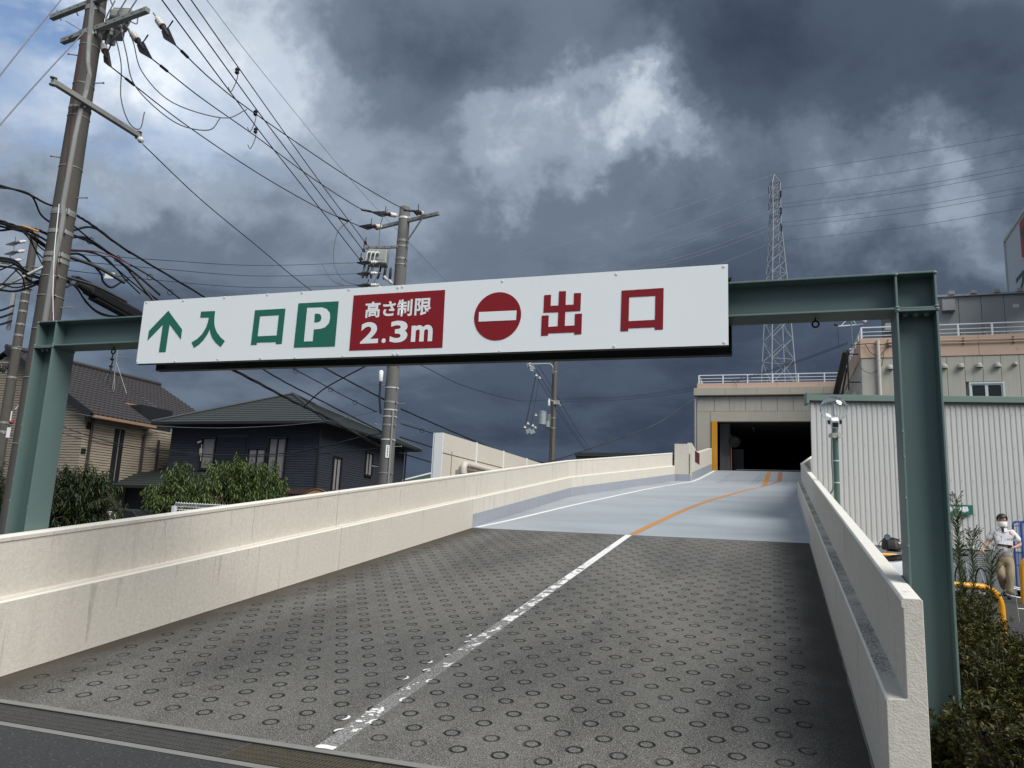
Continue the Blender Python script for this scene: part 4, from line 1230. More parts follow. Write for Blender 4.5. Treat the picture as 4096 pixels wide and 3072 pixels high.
def coat_strip(path, side, y0, y1, h, parent):
    m = MB()
    ys = [y0] + [p[1] for p in path if y0 < p[1] < y1] + [y1]
    a, b_ = [], []
    for y in ys:
        x = lerp_path(path, y)
        a.append([(x - side * 0.006, y, zf(y) - 0.01), (x - side * 0.006, y, zf(y) + h), (x + side * 0.004, y, zf(y) + h + 0.004), (x + side * 0.004, y, zf(y) - 0.01)])
    for p, q in zip(a, a[1:]):
        m.prism(p, q)
    m.build('kerb_coating', MT['kerb_coat'], parent)
coat_strip(LP, -1, 16.32, 33.62, 0.30, lw)
coat_strip(RP, 1, 16.32, 39.5, 0.22, rw)

# drips, cracks and tyre marks
def drip(x, y, z0, z1, w, parent, sg):
    m = MB()
    n = 6
    for i in range(n):
        a, b_ = z1 + (z0 - z1) * i / n, z1 + (z0 - z1) * (i + 1) / n
        wa, wb_ = w * (1 - 0.75 * i / n), w * (1 - 0.75 * (i + 1) / n)
        m.quad((x + sg * 0.0015, y - wa, a), (x + sg * 0.0015, y + wa, a), (x + sg * 0.0015, y + wb_, b_), (x + sg * 0.0015, y - wb_, b_))
    m.build('drip_stain', MT['drip'], parent)
random.seed(21)
for y, L, w in ((6.14, 0.56, 0.045), (6.46, 0.30, 0.03), (7.26, 0.14, 0.012), (7.60, 0.16, 0.012), (7.98, 0.36, 0.03), (8.5, 0.12, 0.012), (9.3, 0.25, 0.02), (11.6, 0.35, 0.03), (12.4, 0.2, 0.02), (13.7, 0.4, 0.03), (17.4, 0.3, 0.03), (18.6, 0.26, 0.03), (20.6, 0.3, 0.04), (22.3, 0.28, 0.03), (23.6, 0.3, 0.03)):
    drip(-6.38, y, zf(y) + 0.63 - L, zf(y) + 0.63, w, lw, 1)
for k in range(12):
    y = random.uniform(6, 24)
    L = random.uniform(0.15, 0.4)
    drip(-6.487, y, zf(y) + 1.145 - L, zf(y) + 1.145, random.uniform(0.015, 0.04), lw, 1)
for k in range(22):
    y = random.uniform(5.3, 20)
    L = random.uniform(0.2, 0.5)
    drip(lerp_path(RP, y), y, zf(y) + 0.63 - L, zf(y) + 0.63, random.uniform(0.015, 0.045), rw, -1)
    y = random.uniform(5.3, 20)
    drip(lerp_path(RP, y) + 0.107, y, zf(y) + 1.14 - L * 0.8, zf(y) + 1.14, random.uniform(0.015, 0.04), rw, -1)
for pts in ([(7.10, 1.505), (7.085, 1.433), (7.128, 1.383), (7.118, 1.33), (7.135, 1.27)], [(8.68, 1.65), (8.69, 1.5), (8.675, 1.36), (8.69, 1.2)], [(12.9, 2.1), (12.88, 1.95), (12.92, 1.8)]):
    MB().tube([(-6.4865, y, z) for y, z in pts], 0.0022, 4).build('crack', MT['joint'], lw)
for x, y, w in ((0, 0, 0.07), (0.18, 0.1, 0.05), (1.35, 0.3, 0.07), (1.5, 0.0, 0.05)):
    pts = [(-2.2 + x, 32.5 + y), (-2.0 + x, 35 + y), (-1.8 + x, 38.5 + y)]
    ribbon('tyre_mark', pts, w, MT['tyre'], CR, lift=0.008)
for pth, sg, par in ((LP, 1, lw), (RP, -1, rw)):
    m = MB()
    for i in range(45):
        a, b_ = 5.0 + 0.25 * i, 5.25 + 0.25 * i
        wa, wb_ = 0.012 + 0.010 * math.sin(i * 1.7) ** 2, 0.012 + 0.010 * math.sin((i + 1) * 1.7) ** 2
        xa, xb = lerp_path(pth, a), lerp_path(pth, b_)
        m.quad((xa - sg * 0.004, a, zf(a) + 0.004), (xa + sg * wa, a, zf(a) + 0.004), (xb + sg * wb_, b_, zf(b_) + 0.004), (xb - sg * 0.004, b_, zf(b_) + 0.004))
    m.build('base_joint', MT['joint'], par)

# square pier and low wall where the ramp meets the garage
pr = thing('wall_pier', (-3.65, 33.9, 3.5), 'square cream pier ending the left ramp wall, with a plaque on its side', 'pier')
z0 = zf(33.6)
MB().box(-3.98, -3.34, 33.63, 34.25, 0, z0 + 1.60).build('pier', MT['stucco'], pr, bevel=0.012)
MB().box(-3.985, -3.325, 33.622, 34.26, z0 - 0.02, z0 + 0.30).build('kerb_coating', MT['kerb_coat'], pr)
MB().box(-3.352, -3.318, 33.612, 33.66, z0 + 0.32, z0 + 1.18).build('corner_guard', pm('rusty_guard', (0.16, 0.115, 0.05), 0.6, 0.3, var=0.5, vscale=14), pr)
m = MB()
w0, w1 = [], []
for y, h in ((34.25, 1.62), (34.9, 1.38), (35.8, 1.12), (39.85, 1.12)):
    x = lerp_path(FLP, y)
    w0.append([(x, y, 0), (x, y, zf(y) + h - 0.02), (x - 0.02, y, zf(y) + h), (x - 0.20, y, zf(y) + h), (x - 0.20, y, 0)])
for a, b_ in zip(w0, w0[1:]):
    m.prism(a, b_)
m.build('low_wall', MT['stucco'], pr)
coat_strip(FLP, -1, 34.26, 39.8, 0.34, pr)
m = MB()
for y0, y1, z in ((34.95, 36.1, 0),):
    x0, x1 = lerp_path(FLP, y0), lerp_path(FLP, y1)
    m.prism([(x0 + 0.012, y0, zf(y0) + 0.75), (x1 + 0.012, y1, zf(y1) + 0.55), (x1 + 0.012, y1, zf(y1) + 1.05), (x0 + 0.012, y0, zf(y0) + 1.25)],
            [(x0 - 0.002, y0, zf(y0) + 0.75), (x1 - 0.002, y1, zf(y1) + 0.55), (x1 - 0.002, y1, zf(y1) + 1.05), (x0 - 0.002, y0, zf(y0) + 1.25)])
m.build('plaque', MT['red_plate'], pr)

# ------------------------------------------------------------------ drain gratings
gl = ['steel drain grating panel at the left edge, brown with rust', 'second steel drain grating panel from the left, dark grey', 'dark grey steel drain grating panel, third from the left', 'brownish steel drain grating panel just left of the white paint mark', 'brownish steel drain grating panel below the white paint mark']
MT['grate'] = pm('grate', (0.090, 0.088, 0.084), 0.6, 0.2, var=0.3, vscale=14)
MT['grate_brown'] = pm('grate_brown', (0.095, 0.085, 0.062), 0.6, 0.2, var=0.3, vscale=14)
for k in range(7):
    x0 = -6.40 + 0.995 * k
    m = MB()
    for i in range(33):
        x = x0 + 0.012 + i * 0.0299
        m.box(x, x + 0.0075, 4.452, 4.788, -0.03, -0.003)
    for j in range(5):
        y = 4.455 + 0.0815 * j
        m.box(x0 + 0.004, x0 + 0.988, y, y + 0.006, -0.022, 0.0005)
    m.box(x0 + 0.002, x0 + 0.008, 4.445, 4.795, -0.03, 0.002)
    m.box(x0 + 0.984, x0 + 0.990, 4.445, 4.795, -0.03, 0.002)
    o = m.build('drain_grate', MT['grate_brown'] if k in (3, 4, 5, 6) else MT['grate'], None, (x0 + 0.5, 4.62, 0), fix=False)
    tag(o, gl[k] if k < 5 else ['brownish steel drain grating panel last but one on the right', 'brownish steel drain grating panel at the right end of the drain'][k - 5], 'drain grate', 'gratings over the drain')
m = MB()
m.box(-6.55, 0.58, 4.431, 4.444, -0.03, 0.006).box(-6.55, 0.58, 4.790, 4.801, -0.03, 0.009)
m.build('frame', MT['black_steel'], bpy.data.objects['drain_channel'])

# ------------------------------------------------------------------ gantry
def hsec(m, x0, x1, y0, y1, z0, z1, axis, tf=0.014, tw=0.009):
    yc = (y0 + y1) / 2
    if axis == 'z':
        m.box(x0, x0 + tf, y0, y1, z0, z1)
        m.box(x1 - tf, x1, y0, y1, z0, z1)
        m.box(x0 + tf - 0.001, x1 - tf + 0.001, yc - tw / 2, yc + tw / 2, z0, z1)
    else:
        m.box(x0, x1, y0, y1, z0, z0 + tf)
        m.box(x0, x1, y0, y1, z1 - tf, z1)
        m.box(x0, x1, yc - tw / 2, yc + tw / 2, z0 + tf - 0.001, z1 - tf + 0.001)
    return m

GY0, GY1 = 5.47, 5.72
gt = thing('gantry', (-2.9, 5.6, 0), 'green steel gantry of H-beams standing across the ramp', 'gantry')
for x0, x1 in ((-6.845, -6.595), (0.798, 1.048)):
    col = hsec(MB(), x0, x1, GY0, GY1, -0.02, 3.046, 'z').build('column', MT['green_paint'], gt, bevel=0.003)
    MB().box(x0 - 0.006, x1 + 0.006, GY0 - 0.004, GY1 + 0.004, 3.047, 3.062).build('end_plate', MT['green_paint'], gt, bevel=0.003)
    for i in range(3):
        for yy in (GY0 + 0.055, GY1 - 0.055):
            xx = x0 + 0.06 + i * 0.065
            m = MB().lathe([(0.017, -0.020), (0.017, -0.004), (0.022, -0.004), (0.022, 0.0)], (xx, yy, 3.046), n=6)
            m.build('bolt', MT['bolt'], gt)
    for xx in (x0 + 0.001, x1 - 0.015):
        MB().box(xx, xx + 0.014, GY0 + 0.002, GY1 - 0.002, 3.078, 3.306).build('stiffener', MT['green_paint'], gt, bevel=0.003)
hsec(MB(), -6.845, 1.048, GY0, GY1, 3.063, 3.320, 'x').build('beam', MT['green_paint'], gt, bevel=0.003)
for xx in (-5.97, 0.305):
    pts = arc((xx, 5.60, 3.018), (1, 0, 0), (0, 0, 1), 0.022, 0, 2 * math.pi, 14)
    MB().tube([(xx, 5.60, 3.066), (xx, 5.60, 3.038)], 0.006, 8).tube(pts, 0.007, 6, False).build('eye_bolt', MT['black_steel'], gt)
m = MB().tube(catmull([(-5.97, 5.6, 2.995), (-5.975, 5.6, 2.95), (-5.965, 5.6, 2.91), (-5.975, 5.6, 2.87)], 5), 0.006, 6)
m.tube(catmull([(-5.975, 5.6, 2.87), (-5.985, 5.6, 2.80), (-5.99, 5.6, 2.74)], 5), 0.004, 5).tube(catmull([(-5.972, 5.6, 2.87), (-5.955, 5.6, 2.80), (-5.945, 5.6, 2.75)], 5), 0.004, 5)
m.lathe([(0.004, 0), (0.018, 0.006), (0.018, 0.018), (0.004, 0.022)], (-5.973, 5.6, 2.93), n=10).lathe([(0.004, 0), (0.018, 0.006), (0.018, 0.018), (0.004, 0.022)], (-5.975, 5.6, 2.86), n=10)
tag(m.build('hanging_wire', MT['black_steel'], None, (-5.97, 5.6, 2.74)), 'short knotted wire hanging from the left part of the green beam', 'wire')

MT['weld'] = pm('weld', (0.13, 0.19, 0.17), 0.55, var=0.25, vscale=40, bmp=0.6, bscale=90, dirt=(0.10, 0.05, 0.025), dirt_lo=0.66, dirt_hi=0.74, dscale=25)
random.seed(2)
for x0, x1 in ((-6.845, -6.595), (0.798, 1.048)):
    for xx in (x0 + 0.008, x1 - 0.008):
        for z in (3.060, 3.078, 3.306):
            MB().ball((xx, GY0 + 0.002, z), (0.016, 0.010, 0.010), 8, 6).build('weld_bead', MT['weld'], gt, smooth=60)
    for xx, zz in ((x0 + 0.004, 2.2), (x0 + 0.004, 2.05), (x0 + 0.003, 1.86), (x1 - 0.006, 1.6), (x0 + 0.004, 1.5)):
        z = zz + random.uniform(-.1, .1)
        MB().ball((xx, GY0, z), (0.006, 0.004, 0.010), 8, 6).build('weld_bead', MT['weld'], gt, smooth=60)
SY = 5.36
def on_sign(u, v, w):
    return (u, SY - 0.0008 - w, v)
sg = thing('gantry_sign', (-2.85, SY, 2.83), 'long white sign board with arrow, height limit and no-entry mark on the gantry', 'sign')
for x0, x1 in ((-5.432, -2.8475), (-2.8455, -0.2705)):
    p = MB().box(x0, x1, SY, SY + 0.006, 2.832, 3.416).build('panel', MT['sign_white'], sg)
    MB().box(x0, x1, SY + 0.006, SY + 0.045, 2.828, 2.846).build('edge_lip', MT['black_steel'], p)
    MB().box(x0, x1, SY + 0.006, SY + 0.045, 3.400, 3.419).build('edge_lip', MT['switch_grey'], p)
for k in range(6):
    x = -5.2 + k * 0.95
    MB().box(x, x + 0.04, SY + 0.045, 5.47, 2.86, 3.40).build('bracket', MT['black_steel'], sg)
def print_on(name, key, mat, lift=0.0012):
    me = flat_mesh(name, SIGN[key], 0.0016, mat, lambda u, v, w: on_sign(u, v, w + lift))
    return put_mesh(name, me, sg)
print_on('arrow', 'arrow', MT['sign_green'])
print_on('character', 'enter', MT['sign_green'])
print_on('character', 'mouth_green', MT['sign_green'])
print_on('parking_square', 'pbox', MT['sign_green'])
print_on('letter', 'pletter', MT['sign_letter'], 0.0032)
print_on('height_limit_square', 'redbox', MT['sign_red'])
print_on('character', 'exit', MT['sign_red2'])
print_on('character', 'mouth_red', MT['sign_red2'])
cc = SIGN['circ']
cx, cz = (cc[0][0] + cc[1][0]) / 2, (cc[2][1] + cc[3][1]) / 2
cr_ = (cc[1][0] - cc[0][0]) / 2
SIGN['disc'] = [[(cx + cr_ * math.cos(2 * math.pi * i / 64), cz + cr_ * math.sin(2 * math.pi * i / 64)) for i in range(64)]]
print_on('no_entry_disc', 'disc', MT['sign_red'])
print_on('no_entry_bar', 'bar', MT['sign_letter'], 0.0032)
for ch, bb, bo in (('2', (-3.152, 2.939, -2.989, 3.117), .032), ('.', (-2.957, 2.938, -2.919, 2.976), .0), ('3', (-2.886, 2.937, -2.730, 3.117), .032), ('m', (-2.697, 2.938, -2.512, 3.072), .030),
                   ('高', (-3.127, 3.153, -2.990, 3.290), .026), ('さ', (-2.966, 3.160, -2.852, 3.284), .030), ('制', (-2.840, 3.152, -2.704, 3.292), .024), ('限', (-2.682, 3.152, -2.535, 3.294), .024)):
    put_mesh('digit' if ch in '2.3m' else 'character', text_mesh('print', ch, MT['sign_letter'], bb, lambda u, v, w: on_sign(u, v, w), bo, 0.0034), sg)
for bx, bz in SIGN['bolts']:
    MB().lathe([(0.012, 0), (0.012, 0.001), (0.008, 0.0025), (0.0, 0.003)], (bx, SY - 0.0005, bz), (0, -1, 0), 12).build('bolt', MT['fastener'], sg, smooth=50)

rs = thing('gantry_sign', (-2.9, 5.82, 2.85), 'black back of the second sign board behind the beam, seen from below', 'sign')
MB().box(-5.575, -0.266, 5.815, 5.823, 2.852, 3.445).build('panel', MT['black_steel'], rs)
MB().box(-5.575, -0.266, 5.745, 5.815, 2.850, 2.862).build('edge_lip', MT['black_steel'], rs)
MB().box(-5.575, -5.567, 5.745, 5.815, 2.862, 3.445).box(-0.274, -0.266, 5.745, 5.815, 2.862, 3.445).build('side_lip', MT['black_steel'], rs)
MB().box(-5.575, -0.266, 5.745, 5.815, 3.433, 3.445).build('edge_lip', MT['black_steel'], rs)

# ------------------------------------------------------------------ garage at the top of the ramp
YG = 40.0
ga = thing('parking_garage', (0, YG, 4.66), 'beige concrete parking garage with a dark opening at the top of the ramp', 'building')
GZ = 4.665
XL_, XO, XR_ = -3.60, -2.80, 3.4
MB().box(XL_, XO - 0.12, YG, YG + 0.25, GZ - 2.5, 7.66).build('pier', MT['beige_dark'], ga)
MB().box(XO - 0.12, XR_, YG - 0.02, YG + 0.30, 7.15, 7.655).build('lintel', MT['beige_dark'], ga)
n = 0
x = XL_ + 0.86
for k in range(8):
    MB().box(x + 0.008, x + 0.752, YG, YG + 0.2, 7.668, 8.40).build('wall_panel', MT['beige_panel'], ga, bevel=0.006)
    x += 0.76
MB().box(XL_, XL_ + 0.85, YG, YG + 0.2, 7.668, 8.40).build('wall_panel', MT['beige_panel'], ga, bevel=0.006)
MB().box(XL_ + 0.05, XR_, YG + 0.03, YG + 0.28, 7.6, 8.5).build('joint_backing', MT['joint'], ga)
MB().box(XL_, XR_, YG + 0.05, YG + 0.3, 8.40, 8.50).build('recess', pm('recess_brown', (0.20, 0.16, 0.135), 0.9), ga)
for k in range(5):
    a = -3.75 + 1.55 * k
    MB().box(a + 0.004, a + 1.546, YG - 0.22, YG + 0.2, 8.47, 8.845).build('cap_band', MT['beige_dark'], ga, bevel=0.006)
for k in range(4):
    a = -3.60 + 1.95 * k
    MB().box(a + 0.004, a + 1.946, YG - 0.05, YG + 0.25, 8.85, 9.11).build('parapet', MT['pink_band'], ga, bevel=0.01)
rl = MB().box(-3.53, 3.6, YG + 0.02, YG + 0.06, 9.53, 9.57).box(-3.53, 3.6, YG + 0.03, YG + 0.05, 9.37, 9.395).box(-3.53, 3.6, YG + 0.03, YG + 0.05, 9.21, 9.235)
rl.box(-3.53, -3.49, YG + 0.02, YG + 5, 9.53, 9.57).box(-3.52, -3.50, YG + 0.02, YG + 5, 9.37, 9.395).box(-3.52, -3.50, YG + 0.02, YG + 5, 9.21, 9.235)
rail = rl.build('railing', MT['white_rail'], ga)
for k in range(6):
    a = -3.535 + 1.205 * k
    MB().box(a, a + 0.055, YG + 0.005, YG + 0.075, 9.10, 9.56).build('rail_post', MT['white_rail'], rail)
for k in range(1, 4):
    MB().box(-3.535, -3.48, YG + 1.4 * k, YG + 1.4 * k + 0.06, 9.10, 9.56).build('rail_post', MT['white_rail'], rail)
MB().box(-2.88, -2.60, YG - 0.06, YG + 0.06, GZ - 0.3, 7.15).build('yellow_post', MT['ochre_paint'], ga)
MB().tube([(-3.70, YG - 0.05, 3.0), (-3.70, YG - 0.05, 8.47)], 0.065, 10).build('drain_pipe', pm('pipe_grey', (0.25, 0.235, 0.215), 0.6), ga, smooth=40)
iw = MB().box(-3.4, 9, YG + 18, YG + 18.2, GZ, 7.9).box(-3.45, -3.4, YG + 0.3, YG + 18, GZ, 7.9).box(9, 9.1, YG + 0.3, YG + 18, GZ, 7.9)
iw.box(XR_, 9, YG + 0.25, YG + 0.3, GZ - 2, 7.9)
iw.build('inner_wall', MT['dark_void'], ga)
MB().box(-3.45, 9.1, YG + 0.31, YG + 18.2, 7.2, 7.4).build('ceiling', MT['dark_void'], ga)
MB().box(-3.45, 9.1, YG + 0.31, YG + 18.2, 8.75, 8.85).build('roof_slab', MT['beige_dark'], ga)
MB().box(-3.58, -3.46, YG + 0.31, YG + 18.2, 0, 8.84).build('side_wall', MT['beige_panel'], ga)
MB().box(-2.55, -2.05, YG + 1.2, YG + 1.7, GZ + 0.02, 7.19).build('inner_column', MT['garage_grey'], ga)
MB().box(-1.98, -1.45, YG + 3.4, YG + 3.9, GZ + 0.02, 6.1).build('inner_pier', MT['garage_grey'], ga)
bar = MB().tube([(-1.7, YG + 0.6, GZ + 0.10), (2.2, YG + 0.6, GZ + 0.10)], 0.025, 8)
bar.build('floor_bar', MT['garage_grey'], ga)
MB().box(-0.95, -0.85, YG + 2.0, YG + 3.4, 7.05, 7.12).build('light_fixture', MT['garage_grey'], ga)
mr = thing('convex_mirror', (-1.90, YG + 0.9, GZ), 'round black convex mirror on a post inside the garage mouth', 'mirror')
MB().tube([(-1.97, YG + 0.9, GZ), (-1.97, YG + 0.9, GZ + 1.9)], 0.03, 8).build('post', pm('post_rust', (0.25, 0.10, 0.05), 0.6), mr)
MB().lathe([(0.30, 0), (0.30, 0.03), (0.22, 0.07), (0.0, 0.09)], (-1.80, YG + 0.85, GZ + 1.55), (0.2, -1, 0), 24).build('disc', MT['black_plastic'], mr, smooth=50)

# ------------------------------------------------------------------ beige building on the right
YB = 31.2
XB = 3.27
bb = thing('beige_building', (XB, YB, 0.5), 'beige panelled two-storey building with a pink parapet behind the shed', 'building')
MB().box(XB + 0.02, 24, YB + 0.14, YB + 9, 0.3, 9.0).build('core', MT['joint'], bb)
for k in range(34):
    x0 = XB + 0.575 * k
    if 6.80 - 0.3 < x0 + 0.29 < 7.92 + 0.1:
        MB().box(x0 + 0.006, x0 + 0.569, YB, YB + 0.15, 7.36, 8.312).build('wall_panel', MT['beige_panel'], bb, bevel=0.006)
        MB().box(x0 + 0.006, x0 + 0.569, YB, YB + 0.15, 0.4, 5.30).build('wall_panel', MT['beige_panel'], bb, bevel=0.006)
    else:
        MB().box(x0 + 0.006, x0 + 0.569, YB, YB + 0.15, 0.4, 8.312).build('wall_panel', MT['beige_panel'], bb, bevel=0.006)
for k in range(15):
    y0 = YB + 0.16 + 0.6 * k
    MB().box(XB, XB + 0.15, y0 + 0.006, y0 + 0.594, 0.4, 8.312).build('wall_panel', MT['beige_panel'], bb, bevel=0.006)
for k in range(6):
    x0 = XB + 3.95 * k - 0.02
    MB().box(x0 + 0.004, x0 + 3.946, YB - 0.03, YB + 0.2, 8.325, 9.09).build('parapet', MT['pink_band'], bb, bevel=0.01)
MB().box(XB - 0.03, XB + 0.17, YB + 0.21, YB + 9, 8.325, 9.09).build('parapet', MT['pink_band'], bb, bevel=0.01)
MB().box(XB, 24, YB + 0.2, YB + 14, 8.9, 9.0).build('roof_slab', MT['beige_dark'], bb)
rl = MB()
for z, w in ((9.52, 0.04), (9.35, 0.022), (9.20, 0.022)):
    rl.box(XB + 0.05, 24, YB + 0.06, YB + 0.06 + w, z, z + w)
    rl.box(XB + 0.05, XB + 0.05 + w, YB + 0.06, YB + 8.8, z, z + w)
rail = rl.build('railing', MT['white_rail'], bb)
for k in range(19):
    a = XB + 0.03 + 1.09 * k
    MB().box(a, a + 0.06, YB + 0.045, YB + 0.115, 9.08, 9.55).build('rail_post', MT['white_rail'], rail)
for k in range(1, 8):
    MB().box(XB + 0.04, XB + 0.10, YB + 0.05 + 1.15 * k, YB + 0.11 + 1.15 * k, 9.08, 9.55).build('rail_post', MT['white_rail'], rail)
def hood(x, y, z, r, nrm, parent):
    nx, ny = nrm
    tx, ty = -ny, nx
    m = MB()
    N = 12
    out = []
    for d, sc_ in ((0.0, 1.0), (0.10, 1.0), (0.16, 0.8), (0.19, 0.4)):
        rg_ = []
        for i in range(N + 1):
            a = math.pi * i / N
            rg_.append((x + nx * d + tx * r * sc_ * math.cos(a), y + ny * d + ty * r * sc_ * math.cos(a), z + r * sc_ * math.sin(a) * 1.0 + r * 0.55 if True else 0))
        rg_ = [(x + nx * d - tx * r * sc_ * -1, y + ny * d + ty * r * sc_, z)] + rg_ + [(x + nx * d - tx * r * sc_, y + ny * d - ty * r * sc_, z)]
        out.append(rg_)
    K = len(out[0])
    vs2 = [p for r_ in out for p in r_]
    fs2 = [(i * K + j, i * K + j + 1, (i + 1) * K + j + 1, (i + 1) * K + j) for i in range(len(out) - 1) for j in range(K - 1)]
    fs2.append(tuple(range((len(out) - 1) * K, len(out) * K)))
    m.add(vs2, fs2)
    o = m.build('vent_hood', MT['vent'], parent, smooth=50)
    MB().quad(*[(x + nx * d + s * tx * r * 0.95, y + ny * d + s * ty * r * 0.95, z + 0.012) for s, d in ((-1, 0.002), (1, 0.002), (1, 0.12), (-1, 0.12))]).build('vent_mesh', MT['dark_void'], o)
for x in (4.24, 6.04, 6.58, 7.16, 7.74):
    hood(x, YB, 7.86, 0.115, (0, -1), bb)
hood(8.29, YB, 7.92, 0.075, (0, -1), bb)
for k in range(4):
    hood(XB, YB + 1.3 + 1.3 * k, 7.05 - 0.0 * k, 0.16, (-1, 0), bb)
wf = MB()
wx0, wx1, wz0, wz1 = 6.82, 7.93, 5.9, 7.34
MB().box(wx0 - 0.05, wx1 + 0.05, YB + 0.12, YB + 0.14, wz0 - 0.6, wz1 + 0.02).build('window_recess', MT['beige_dark'], bb)
for a, b_, c1, d1 in ((wx0, wx1, wz1 - 0.06, wz1), (wx0, wx1, wz0, wz0 + 0.06), (wx0, wx0 + 0.05, wz0 + 0.06, wz1 - 0.06), (wx1 - 0.05, wx1, wz0 + 0.06, wz1 - 0.06)):
    wf.box(a, b_, YB - 0.02, YB + 0.11, c1, d1)
win = wf.build('window', MT['alu'], bb)
mid = (wx0 + wx1) / 2
for a, b_ in ((wx0 + 0.05, mid - 0.002), (mid + 0.002, wx1 - 0.05)):
    f = MB()
    f.box(a, a + 0.045, YB + 0.02, YB + 0.06, wz0 + 0.06, wz1 - 0.06).box(b_ - 0.045, b_, YB + 0.02, YB + 0.06, wz0 + 0.06, wz1 - 0.06)
    f.box(a + 0.045, b_ - 0.045, YB + 0.02, YB + 0.06, wz1 - 0.11, wz1 - 0.06).box(a + 0.045, b_ - 0.045, YB + 0.02, YB + 0.06, wz0 + 0.06, wz0 + 0.11)
    f.build('sash', MT['alu'], win)
    MB().box(a + 0.045, b_ - 0.045, YB + 0.036, YB + 0.044, wz0 + 0.11, wz1 - 0.11).build('pane', MT['pane'], win)
for dz in (0.0, 0.105):
    p = MB().tube([(4.15, YB - 0.08, 8.80 + dz), (24, YB - 0.08, 8.80 + dz)], 0.022, 8)
    p.build('conduit', MT['pipe_pink'], bb, smooth=40)
for x in (4.2, 6.7, 8.28, 10.5):
    MB().box(x, x + 0.03, YB - 0.09, YB - 0.02, 8.72, 8.99).build('conduit_clip', MT['downpipe_brown'], bb)
dp = MB().tube([(3.87, YB - 0.09, 0.5), (3.87, YB - 0.09, 8.99)], 0.065, 12)
dp = dp.build('drain_pipe', MT['pipe_cream'], bb, smooth=40)
for z in (6.35, 7.6, 8.2):
    MB().lathe([(0.072, 0), (0.072, 0.06)], (3.87, YB - 0.09, z), n=12).build('pipe_collar', MT['pipe_cream'], dp)
# brackets and slack cables at the corner where the overhead wires land
br = thing('wire_bracket', (XB - 0.35, YB - 0.1, 7.9), 'dark bracket with insulators taking overhead wires at the building corner', 'bracket')
MB().bar((XB - 0.42, YB + 0.5, 8.78), (XB - 0.42, YB + 0.5, 7.2), 0.05, 0.05).bar((XB - 0.42, YB + 0.5, 8.6), (XB, YB + 0.5, 8.6), 0.04, 0.04).bar((XB - 0.42, YB + 0.5, 7.5), (XB, YB + 0.5, 7.5), 0.04, 0.04).build('frame', MT['black_steel'], br)
for k in range(3):
    MB().lathe([(0.02, 0), (0.05, 0.02), (0.05, 0.05), (0.03, 0.06), (0.05, 0.08), (0.05, 0.1), (0.02, 0.12)], (XB - 0.36, YB + 0.3, 8.75 - 0.13 * k), (1, -0.4, 0), 10).build('insulator', MT['porcelain'], br, smooth=50)
m = MB()
m.tube(catmull([(XB - 0.35, YB - 0.1, 8.82), (XB + 0.3, YB - 0.12, 8.86), (XB + 0.8, YB - 0.12, 8.80), (XB + 1.05, YB - 0.1, 8.86)], 6), 0.016, 6)
m.tube(catmull([(XB + 0.15, YB - 0.1, 8.86), (XB + 0.35, YB - 0.1, 8.5), (XB + 0.65, YB - 0.1, 8.4), (XB + 0.85, YB - 0.1, 8.65), (XB + 1.05, YB - 0.1, 8.76)], 6), 0.013, 6)
m.tube(catmull([(XB - 0.1, YB - 0.08, 8.1), (XB + 0.05, YB - 0.1, 7.85), (XB + 0.35, YB - 0.1, 7.72), (XB + 0.68, YB - 0.1, 8.0), (XB + 0.78, YB - 0.1, 8.5)], 6), 0.011, 6)
tag(m.build('slack_cables', MT['cable'], None, (XB, YB - 0.1, 8)), 'black cables looping across the pink parapet at the building corner', 'cable')
# black gutter beam running up the side towards the roof corner
m = MB().bar((XB - 0.45, YB + 0.6, 8.75), (XB - 0.45, YB + 6.5, 8.0), 0.25, 0.08).bar((XB - 0.40, YB + 1.2, 8.2), (XB - 0.40, YB + 6.5, 6.9), 0.07, 0.07)
tag(m.build('side_gutter', pm('gutter_dark', (0.05, 0.042, 0.038), 0.6), None, (XB - 0.45, YB + 3, 8)), 'dark gutter along the left side of the beige building', 'gutter')
# security camera pole on the roof corner
sp = thing('roof_camera', (3.30, YB + 1.5, 9.0), 'white security camera and aerial on a thin post at the roof corner', 'camera')
MB().tube([(3.12, YB + 1.5, 9.0), (3.12, YB + 1.5, 10.35)], 0.03, 8).build('post', MT['lamp_green'], sp)
MB().bar((2.55, YB + 1.5, 10.0), (3.55, YB + 1.5, 10.05), 0.04, 0.04).bar((2.75, YB + 1.5, 10.03), (3.0, YB + 1.5, 10.3), 0.025, 0.025).bar((3.3, YB + 1.5, 10.08), (3.15, YB + 1.5, 10.3), 0.025, 0.025).build('arm', MT['white_paint'], sp)
MB().bar((3.38, YB + 1.4, 10.32), (3.68, YB + 1.35, 10.12), 0.10, 0.10).build('camera_body', MT['white_paint'], sp)
MB().tube([(2.5, YB + 1.4, 10.05), (2.62, YB + 1.5, 10.05)], 0.05, 8).tube([(2.62, YB + 1.5, 10.0), (2.62, YB + 1.5, 9.1)], 0.012, 6).build('aerial', MT['cable'], sp)

